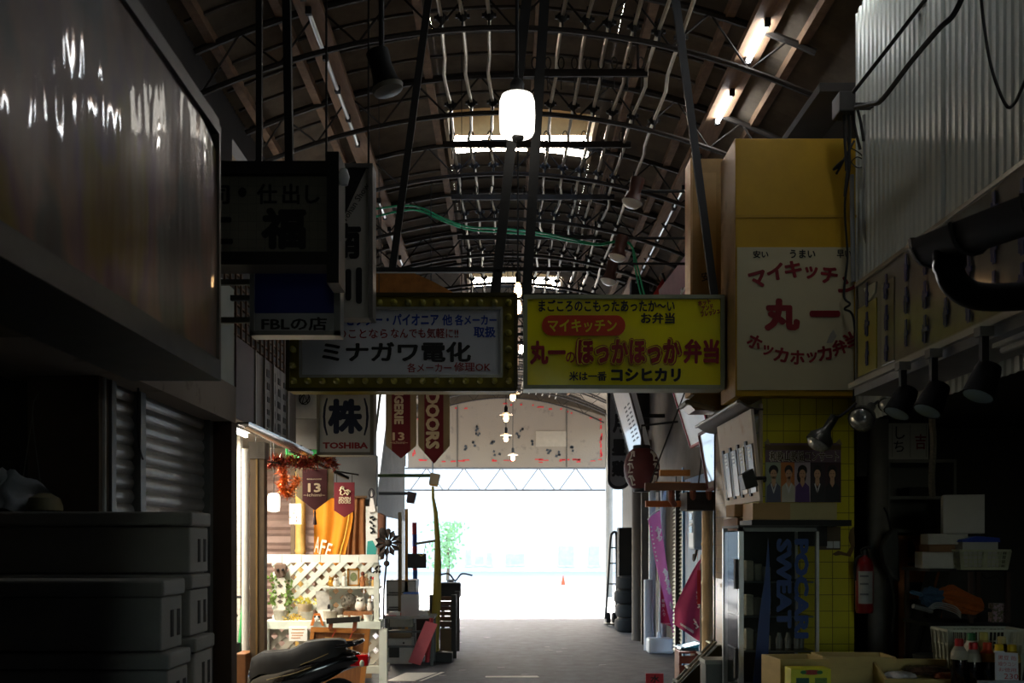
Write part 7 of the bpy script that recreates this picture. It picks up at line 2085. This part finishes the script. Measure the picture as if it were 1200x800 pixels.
MB(t).box(X(766, d), X(768.5, d), d + .012, d + .03, 0, Z(792, d)).part('stake', CAP, t)
# tyres and a hand truck near the mouth
d = 17.2
x = X(741, d)
for k in range(4):
    z = .235 * k
    mb = MB(); dx = (0, .02, -.01, .02)[k]
    mb.lathe([(.16, .02), (.24, .0), (.29, .03), (.30, .06), (.30, .17), (.29, .2), (.24, .23), (.16, .21)], (x + dx, d, z), 24)
    t = mb.thing('tyre', mat('#1c1d1f', .85, 0, .15, 10), 'black tyre lying flat in the pile by the thick post, %s from the ground' % NTH[k], 'tyre', 'pile of tyres', smooth=True)
MB().box(X(730, 17.0), X(748, 17.0), 17.6, 17.9, .0, 1.75).thing('dark_cabinet', mat('#232220', .8), 'dark cabinet behind the tyre pile', 'cabinet')
d = 18.4
t = thing('hand_truck', 'tall steel hand truck standing at the bright mouth of the arcade', 'hand truck', (X(715, d), d, 0))
DS = mat('#38383a', .4, .4)
pl, pr = X(711.5, d), X(722, d)
m = MB(t); m.tube(cable([(pl - .03, d, .12), (pl + .02, d, .9), (pl + .06, d, 1.55), (pl + .10, d, 1.66), (pr - .02, d, 1.68), (pr, d, 1.6), (pr + .01, d, .9), (pr, d, .12)]), .022, 8); m.part('frame', DS, t, True)
for q in (.35, .75, 1.12, 1.4): MB(t).tube([(pl + .01 + q * .03, d, q), (pr, d, q)], .014, 6).part('crossbar', DS, t)
MB(t).box(pl - .06, pr + .02, d - .3, d, .04, .06).part('toe_plate', DS, t)
for xx in (pl + .02, pr - .03):
    mb = MB(); mb.o = Vector(t.location); mb.lathe([(.05, -.03), (.11, -.035), (.12, 0), (.11, .035), (.05, .03)], (xx, d + .04, .12), 16, Matrix.Rotation(math.radians(90), 4, 'Y')); mb.part('wheel', mat('#141414', .8), t, True)

# ---------------------------------------------------------------- left side beyond the stall
d = 12.4
t = thing('steel_table', 'grey steel-legged table with odds and ends beside the lattice stand', 'table', (X(478, d), d + .3, 0))
STL = mat('#565a5c', .4, .5)
zt = Z(722, d)
x0, x1 = X(449, d), X(509, d)
MB(t).box(x0, x1, d, d + .5, zt - .03, zt).part('top', mat('#8a8c8c', .4, .3, .15, 5), t)
for xx, yy in ((x0 + .02, d + .01), (x1 - .05, d + .01), (x0 + .02, d + .46), (x1 - .05, d + .46)): MB(t).box(xx, xx + .035, yy, yy + .035, 0, zt - .03).part('leg', STL, t)
for z in (.40, .22): MB(t).box(x0 + .02, x1 - .03, d + .02, d + .05, z, z + .025).part('rail', STL, t)
d = 13.0
t = thing('drawer_chest', 'grey metal chest of wide drawers behind the steel table', 'chest', (X(464, d), d + .4, 0))
x0, x1 = X(448, d), X(484, d)
MB(t).box(x0, x1, d + .42, d + .9, 0, Z(681, d)).part('body', mat('#777876', .5, .3), t)
for i in range(3):
    z = Z(681, d) - .19 * (i + 1)
    dr = MB(t).box(x0 + .01, x1 - .01, d + .40, d + .42, z + .01, z + .175).part('drawer', mat('#b2b4b4' if i != 1 else '#c6c9ca', .4, .1, .08), t)
    MB(t).box(x0 + .04, x1 - .04, d + .385, d + .40, z + .02, z + .035).part('pull', mat('#3a3c3d', .4, .4), dr)
t = thing('clear_box', 'tilted clear plastic box with something pink inside on the steel table', 'box', (X(486, 12.6), 12.7, zt))
d = 12.5
MB(t).prism([(X(470, d), zt), (X(503, d), zt), (X(492, d), Z(697, d)), (X(470, d), Z(697, d))], d, d + .3).part('shell', mat('#dfe4e6', .1, 0, .05, alpha=.55, coat=.5), t)
MB(t).prism([(X(474, d), zt + .01), (X(490, d), zt + .01), (X(486, d), zt + .09), (X(476, d), zt + .07)], d + .05, d + .25).part('pink_contents', mat('#d98a8e', .7, 0, .2, 30), t)
MB().box(X(473, 12.9), X(490, 12.9), 12.85, 13.05, Z(697, 12.9) , Z(694, 12.9)).thing('plastic_tray', mat('#2f6ac2', .5), 'flat blue tray behind the clear plastic box', 'tray')
for k, (a, b, cc, lab, h) in enumerate(((450, 464, '#d98a96', 'flat pink card on the steel table', .01), (455, 468, '#e9e9e6', 'white paper bundle on the steel table', .045), (462, 474, '#b8402e', 'red-brown packet on the steel table', .03))):
    MB().box(X(a, 12.45), X(b, 12.45), 12.44 + .06 * k, 12.55 + .06 * k, zt + .0005, zt + h).thing('table_oddment', mat(cc, .6), lab, 'packet', bevel=.002)
t = thing('grey_radio', 'pale grey box appliance with a dark window under the steel table', 'appliance', (X(470, 12.6), 12.7, .0))
d = 12.6
MB(t).box(X(455, d), X(483, d), d, d + .3, 0, .31).part('case', mat('#c9cac8', .5), t, bevel=.008)
MB(t).box(X(456, d), X(468, d), d - .006, d, .08, .23).part('window', mat('#1c1d20', .3), t)
MB(t).lathe([(.012, 0), (.012, .01)], (X(473, d), d, .26), 10, Matrix.Rotation(math.radians(90), 4, 'X')).part('knob', CAP, t)
MB().box(X(456, 12.7), X(481, 12.7), 12.7, 12.95, .3105, .40).thing('flat_carton', mat('#8d7a62', .8), 'brown flattened carton stacked on the grey appliance', 'box')
MB().box(X(457, 12.7), X(483, 12.7), 12.68, 12.9, .45, .565).thing('white_tray', mat('#c6c4ba', .6), 'white tray hung under the steel table top', 'tray')
MB().sheet(lambda u, v: (X(478 + 14 * u + 20 * (1 - v) , 12.2), 12.3 - .06 * math.sin(v * 2) + .02 * u, Z(728 + 48 * v - 0 * u + 4 * u, 12.2)), 6, 10, .006).thing('pink_cloth', mat('#d9707c', .7, 0, .08, 5), 'pink cloth strip hanging from the corner of the steel table', 'cloth', smooth=True)
MB().sheet(lambda u, v: (X(504 + 5 * u - 5 * v, 12.45), 12.32 + .015 * math.sin(u * 9), Z(724 + 52 * v, 12.3)), 6, 10, .006).thing('red_cloth', mat('#b8404a', .7), 'darker red cloth hanging beside the pink strip', 'cloth', smooth=True)
# bench end and bicycle wheel
d = 13.2
t = thing('slatted_bench', 'brown slatted wooden bench seen end on at the left of the bright mouth', 'bench', (X(522, d), d + .2, 0))
BRB = mat('#5d3d2c', .55, 0, .15, 8, stretch=(1, 1, 6))
x0, x1 = X(503, d), X(533, d)
for i in range(6): MB(t).box(x0, x1, d + .02, d + .05, .42 + .065 * i, .475 + .065 * i).part('slat', BRB, t)
for yy in (d, d + .9): MB(t).box(x1 - .045, x1 + .02, yy, yy + .06, 0, .82).part('leg', mat('#2c2a28', .5), t)
for yy in (d, d + .9): MB(t).box(x0, x0 + .05, yy, yy + .06, 0, .82).part('leg', mat('#2c2a28', .5), t)
for i in range(4): MB(t).box(x0 + .03, x1 - .03, d + .1 + .2 * i, d + .26 + .2 * i, .40, .425).part('seat_slat', BRB, t)
t = thing('dark_bicycle', 'dark bicycle with its wheel beyond the slatted bench', 'bicycle', (X(531, 14.9), 15, 0))
M_ = Matrix.Rotation(math.radians(90), 4, 'Y') 
xx = X(531, 14.9)
for yy in (14.7, 15.75):
    mb = MB(t); mb.tube([(xx + .05 * math.cos(a * .2618) * 0, yy + .32 * math.cos(a * .2618), .34 + .32 * math.sin(a * .2618)) for a in range(24)], .024, 8, closed=True); mb.part('wheel', mat('#1b1c1d', .8), t, True)
    mb = MB(t)
    for q in range(10): mb.tube([(xx, yy, .34), (xx, yy + .31 * math.cos(q * .628), .34 + .31 * math.sin(q * .628))], .003, 4)
    mb.part('spokes', mat('#8d8f91', .3, .7), t)
m = MB(t); m.tube([(xx, 14.7, .34), (xx, 15.0, .8), (xx, 15.5, .78), (xx, 15.2, .34), (xx, 14.95, .78)], .016, 8); m.tube([(xx, 15.5, .9), (xx, 15.75, .34)], .016, 8); m.part('frame', mat('#26282a', .4), t, True)
m = MB(t); m.tube(cable([(xx - .26, 15.4, 1.0), (xx - .1, 15.5, 1.02), (xx, 15.5, .92), (xx + .1, 15.5, 1.02), (xx + .26, 15.4, 1.0)]), .013, 8); m.part('handlebar', CAP, t, True)
MB(t).ball((xx, 14.93, .86), .11, 10, sy=1.3, sz=.4).part('saddle', CAP, t, True)
MB(t).box(xx - .18, xx + .12, 14.55, 14.85, .70, .92).part('rear_basket', mat('#2a2b2a', .8), t, bevel=.03)
d = 16.6
t = thing('office_chair', 'black swivel chair back showing above the bench', 'chair', (X(520, d), d, 0))
MB(t).sheet(lambda u, v: (X(528, d) - .10 * math.sin((u - .5) * 2) ** 2 + .06 * v - .09 * (1 - v) ** 3, d + (u - .5) * .42, .58 + .31 * v), 8, 8, .035).part('backrest', mat('#2b2d30', .6), t, True)
MB(t).box(X(512, d), X(527, d), d - .22, d + .22, .44, .51).part('seat', mat('#2b2d30', .6), t, bevel=.02)
MB(t).tube([(X(519, d), d, .08), (X(519, d), d, .44)], .03, 10).part('column', CAP, t)
for q in range(5): MB(t).bar((X(519, d), d, .09), (X(519, d) + .28 * math.cos(q * 1.257), d + .28 * math.sin(q * 1.257), .05), .04).part('leg', CAP, t)
d = 13.05
t = thing('blue_handled_broom', 'blue handled broom standing before the slatted bench', 'broom', (X(513.5, d), d, 0))
MB(t).tube([(X(513, d), d, .13), (X(514.5, d), d, Z(732, d))], .016, 8).part('handle', mat('#2456a3', .4), t, True)
MB(t).prism([(X(509, d), 0), (X(518, d), 0), (X(515, d), .14), (X(512, d), .14)], d - .03, d + .03).part('brush', mat('#26272a', .9), t)
MB().box(X(512, 13), X(531, 13), 12.75, 12.98, 0, .12).thing('black_toolbox', mat('#1d2126', .5), 'low black box on the ground under the bench end', 'box', bevel=.01)
MB().box(X(515, 13.3), X(529, 13.3), 13.4, 13.6, 0, .36).thing('brown_carton', mat('#8a7356', .8), 'brown carton standing under the slatted bench', 'box')
MB().box(X(486, 12.9), X(506, 12.9), 13.12, 13.2, .05, .62).thing('dark_case', mat('#3a2420', .6), 'dark red-brown case under the far end of the steel table', 'case')
# poles, board sign, striped pole
d = 13.0
t = thing('mossy_pole', 'tall bent yellow-green wooden pole standing at the left of the bright mouth', 'pole', (X(511, d), d, 0))
YG = mat('#a3923c', .7, 0, .15, 6, col2='#7a4a34', mix=.34)
m = MB(t); m.tube([P(a, b, d) for a, b in ((511, 778), (510, 735), (512, 700), (513, 660), (512.5, 630), (510.5, 600), (507.5, 583), (507, 560))], [.04, .055, .055, .045, .035, .028, .02, .012], 8); m.part('pole', YG, t, True)
MB(t).bar(P(487, 637, d), P(512, 633, d), .05, .03).part('crosspiece', mat('#6a5a42', .7), t)
MB(t).tube([P(507, 560, d), (X(507, d), d, Z(540, d))], .008, 6).part('tip', mat('#8d949c', .4), t)
d = 13.4
MB().box(X(474.5, d), X(478, d), d, d + .04, 0, Z(596, d)).thing('orange_post', mat('#c28a3c', .6, 0, .15, 6, stretch=(5, 5, 1)), 'slim orange wooden post behind the steel table', 'post')
d = 13.2
MB().box(X(466.5, d), X(470.5, d), d, d + .05, 0, Z(600, d)).thing('olive_post', mat('#7a6a4e', .6), 'olive brown post left of the slim orange one', 'post')
d = 12.95
t = thing('chalk_board', 'small blank blackboard hung from the crosspiece of the bent pole', 'board', (X(489, d), d, Z(665, d)))
MB(t).box(X(477.5, d), X(499.5, d), d, d + .025, Z(665.5, d), Z(648.5, d)).part('board', mat('#2c2f30', .6), t)
m = MB(t); m.tube(cable([P(490, 648, d), P(494, 651, d), P(497, 648, d)]), .006, 5); m.tube([P(497, 648, d), P(499, 637, d)], .005, 5); m.part('cord', mat('#d9c95a', .6), t)
d = 14.6
t = thing('striped_pole', 'thin red, white and blue striped pole behind the blackboard', 'pole', (X(486, d), d, 0))
for i, cc in enumerate(('#d8d6d4', '#c23a34', '#d8d6d4', '#c23a34', '#2f5a9a', '#c23a34', '#a02a34', '#3a3a8a', '#b02a3a')):
    z0 = .25 + .17 * i
    MB(t).tube([(X(487, d) - .002 * i, d, z0), (X(487, d) - .002 * i, d, z0 + .17)], .035, 10).part('band', mat(cc, .5), t, True)
MB(t).lathe([(.16, 0), (.15, .05), (.04, .08), (.03, .25)], (X(487, d), d, 0), 14).part('foot', mat('#8a8c8e', .5), t, True)
# iron flower, driftwood, posters by the stand
d = 10.6
t = thing('iron_flower', 'dark iron flower ornament on a thin stem beside the lattice stand', 'ornament', (X(456, d), d, 0))
IR = mat('#1e1612', .7, .2)
c = P(455, 636, d)
MB(t).tube([(X(449, d), d, 0), (X(450, d), d, Z(690, d)), c], .010, 6).part('stem', IR, t)
for q in range(11):
    a = q * .571
    m = MB(t)
    dr_ = Vector((math.cos(a), 0, math.sin(a))); nn = Vector((-math.sin(a), 0, math.cos(a)))
    p0, p1, p2 = c + dr_ * .035, c + dr_ * .10, c + dr_ * .145
    m.add([p0 + nn * .006, p1 + nn * .03 + Vector((0, -.02, 0)), p2, p1 - nn * .03 + Vector((0, -.02, 0)), p0 - nn * .006, p1 + Vector((0, .004, 0))], [(0, 1, 5), (1, 2, 5), (2, 3, 5), (3, 4, 5), (0, 5, 4), (0, 4, 3, 2, 1)])
    m.part('petal', IR, t)
MB(t).ball(c, .04, 10, sy=.6).part('centre', IR, t, True)
m = MB(t)
for (a, b, sc) in ((448, 622, 1), (455, 622, .8), (453, 660, .9), (460, 626, .8), (447, 650, .8)):
    m.ball(P(a, b, d), .035 * sc, 8, sy=.3)
m.part('leaf', IR, t)
MB().prism([(X(a, 10.9), Z(b, 10.9)) for a, b in ((437, 606), (444, 600), (452, 604), (451, 640), (449, 656), (443, 655), (438, 640))], 10.85, 11.0).thing('driftwood_slab', mat('#6a4634', .8, 0, .3, 8, stretch=(3, 3, .5)), 'brown driftwood slab standing behind the iron flower', 'ornament', bevel=.02)
d = 10.3
t = thing('stall_poster', 'teal, white and black poster hung at the end of the orange curtain', 'poster', (X(431, d), d, Z(651, d)))
MB(t).box(X(424, d), X(438, d), d + .3, d + .31, Z(650, d), Z(592, d)).part('sheet', mat('#d5d6d2', .6, 0, .15, 10), t)
MB(t).prism([(X(425, d), Z(650, d)), (X(436, d), Z(650, d)), (X(437, d), Z(643, d)), (X(432, d), Z(633, d)), (X(426, d), Z(634, d))], d + .294, d + .3).part('teal_print', mat('#2f8f8a', .6, 0, .1), t)
m = MB(t)
for q in range(9):
    a, b = 428 + 5 * RND.random(), 606 + 20 * q / 9
    m.tube([(X(a, d), d + .295, Z(b, d)), (X(a + RND.uniform(1, 4), d), d + .295, Z(b + RND.uniform(-2, 3), d))], .012, 5)
m.part('brush_strokes', mat('#1b1b1c', .6), t)
MB(t).prism([(X(428, d), Z(600, d)), (X(436, d), Z(598, d)), (X(433, d), Z(582, d)), (X(431, d), Z(573, d)), (X(429, d), Z(586, d))], d + .28, d + .29).part('white_tongue', mat('#e2dedc', .6), t)
m = MB(t); m.tube([(X(431, d) + .03 * math.cos(a * .5236), d + .27, Z(576, d) + .045 * math.sin(a * .5236)) for a in range(12)], .008, 5, closed=True); m.part('ring', mat('#26222a', .5), t)
# spotlight arms over the left side of the mouth
for k, (d, px0, px1, py, cc, ccol) in enumerate(((11.6, 448, 507, 557, '#5c7a52', '#a59a80'), (13.0, 446, 480, 578, '#1a1a1a', '#2c1a1c'))):
    t = thing('arm_spotlight', ('small square spotlight on a long green arm under the DOORs pennant', 'dark spotlight on a black arm near the white glowing signboard')[k], 'lamp', (X(px1, d), d, Z(py + 12, d)))
    MB(t).tube([(-2.11, d + (.0 if d > 12.2 else .0), Z(py, d)), (X(px1, d), d, Z(py, d))], .02, 8).part('arm', mat(cc, .5), t)
    c = P(px1 + 2, py + 4, d)
    MB(t).prism([(-.06, -.06), (.04, -.075), (.07, .05), (-.04, .07)], -.06, .06, Matrix.Translation(c)).part('hood', mat(ccol, .5), t, bevel=.008)
    MB(t).prism([(-.055, -.075), (.04, -.09), (.04, -.07), (-.055, -.06)], -.055, .055, Matrix.Translation(c)).part('lens', mat('#d9a34a' if k == 0 else '#3a3030', .3), t)
MB().bar((-1.1, 28.0, 0.4), (X(508, 28), 28.0, 2.9), .03).thing('thin_stay', mat('#77777a', .5), 'thin grey stay under the far truss on the left', 'pole') if False else None
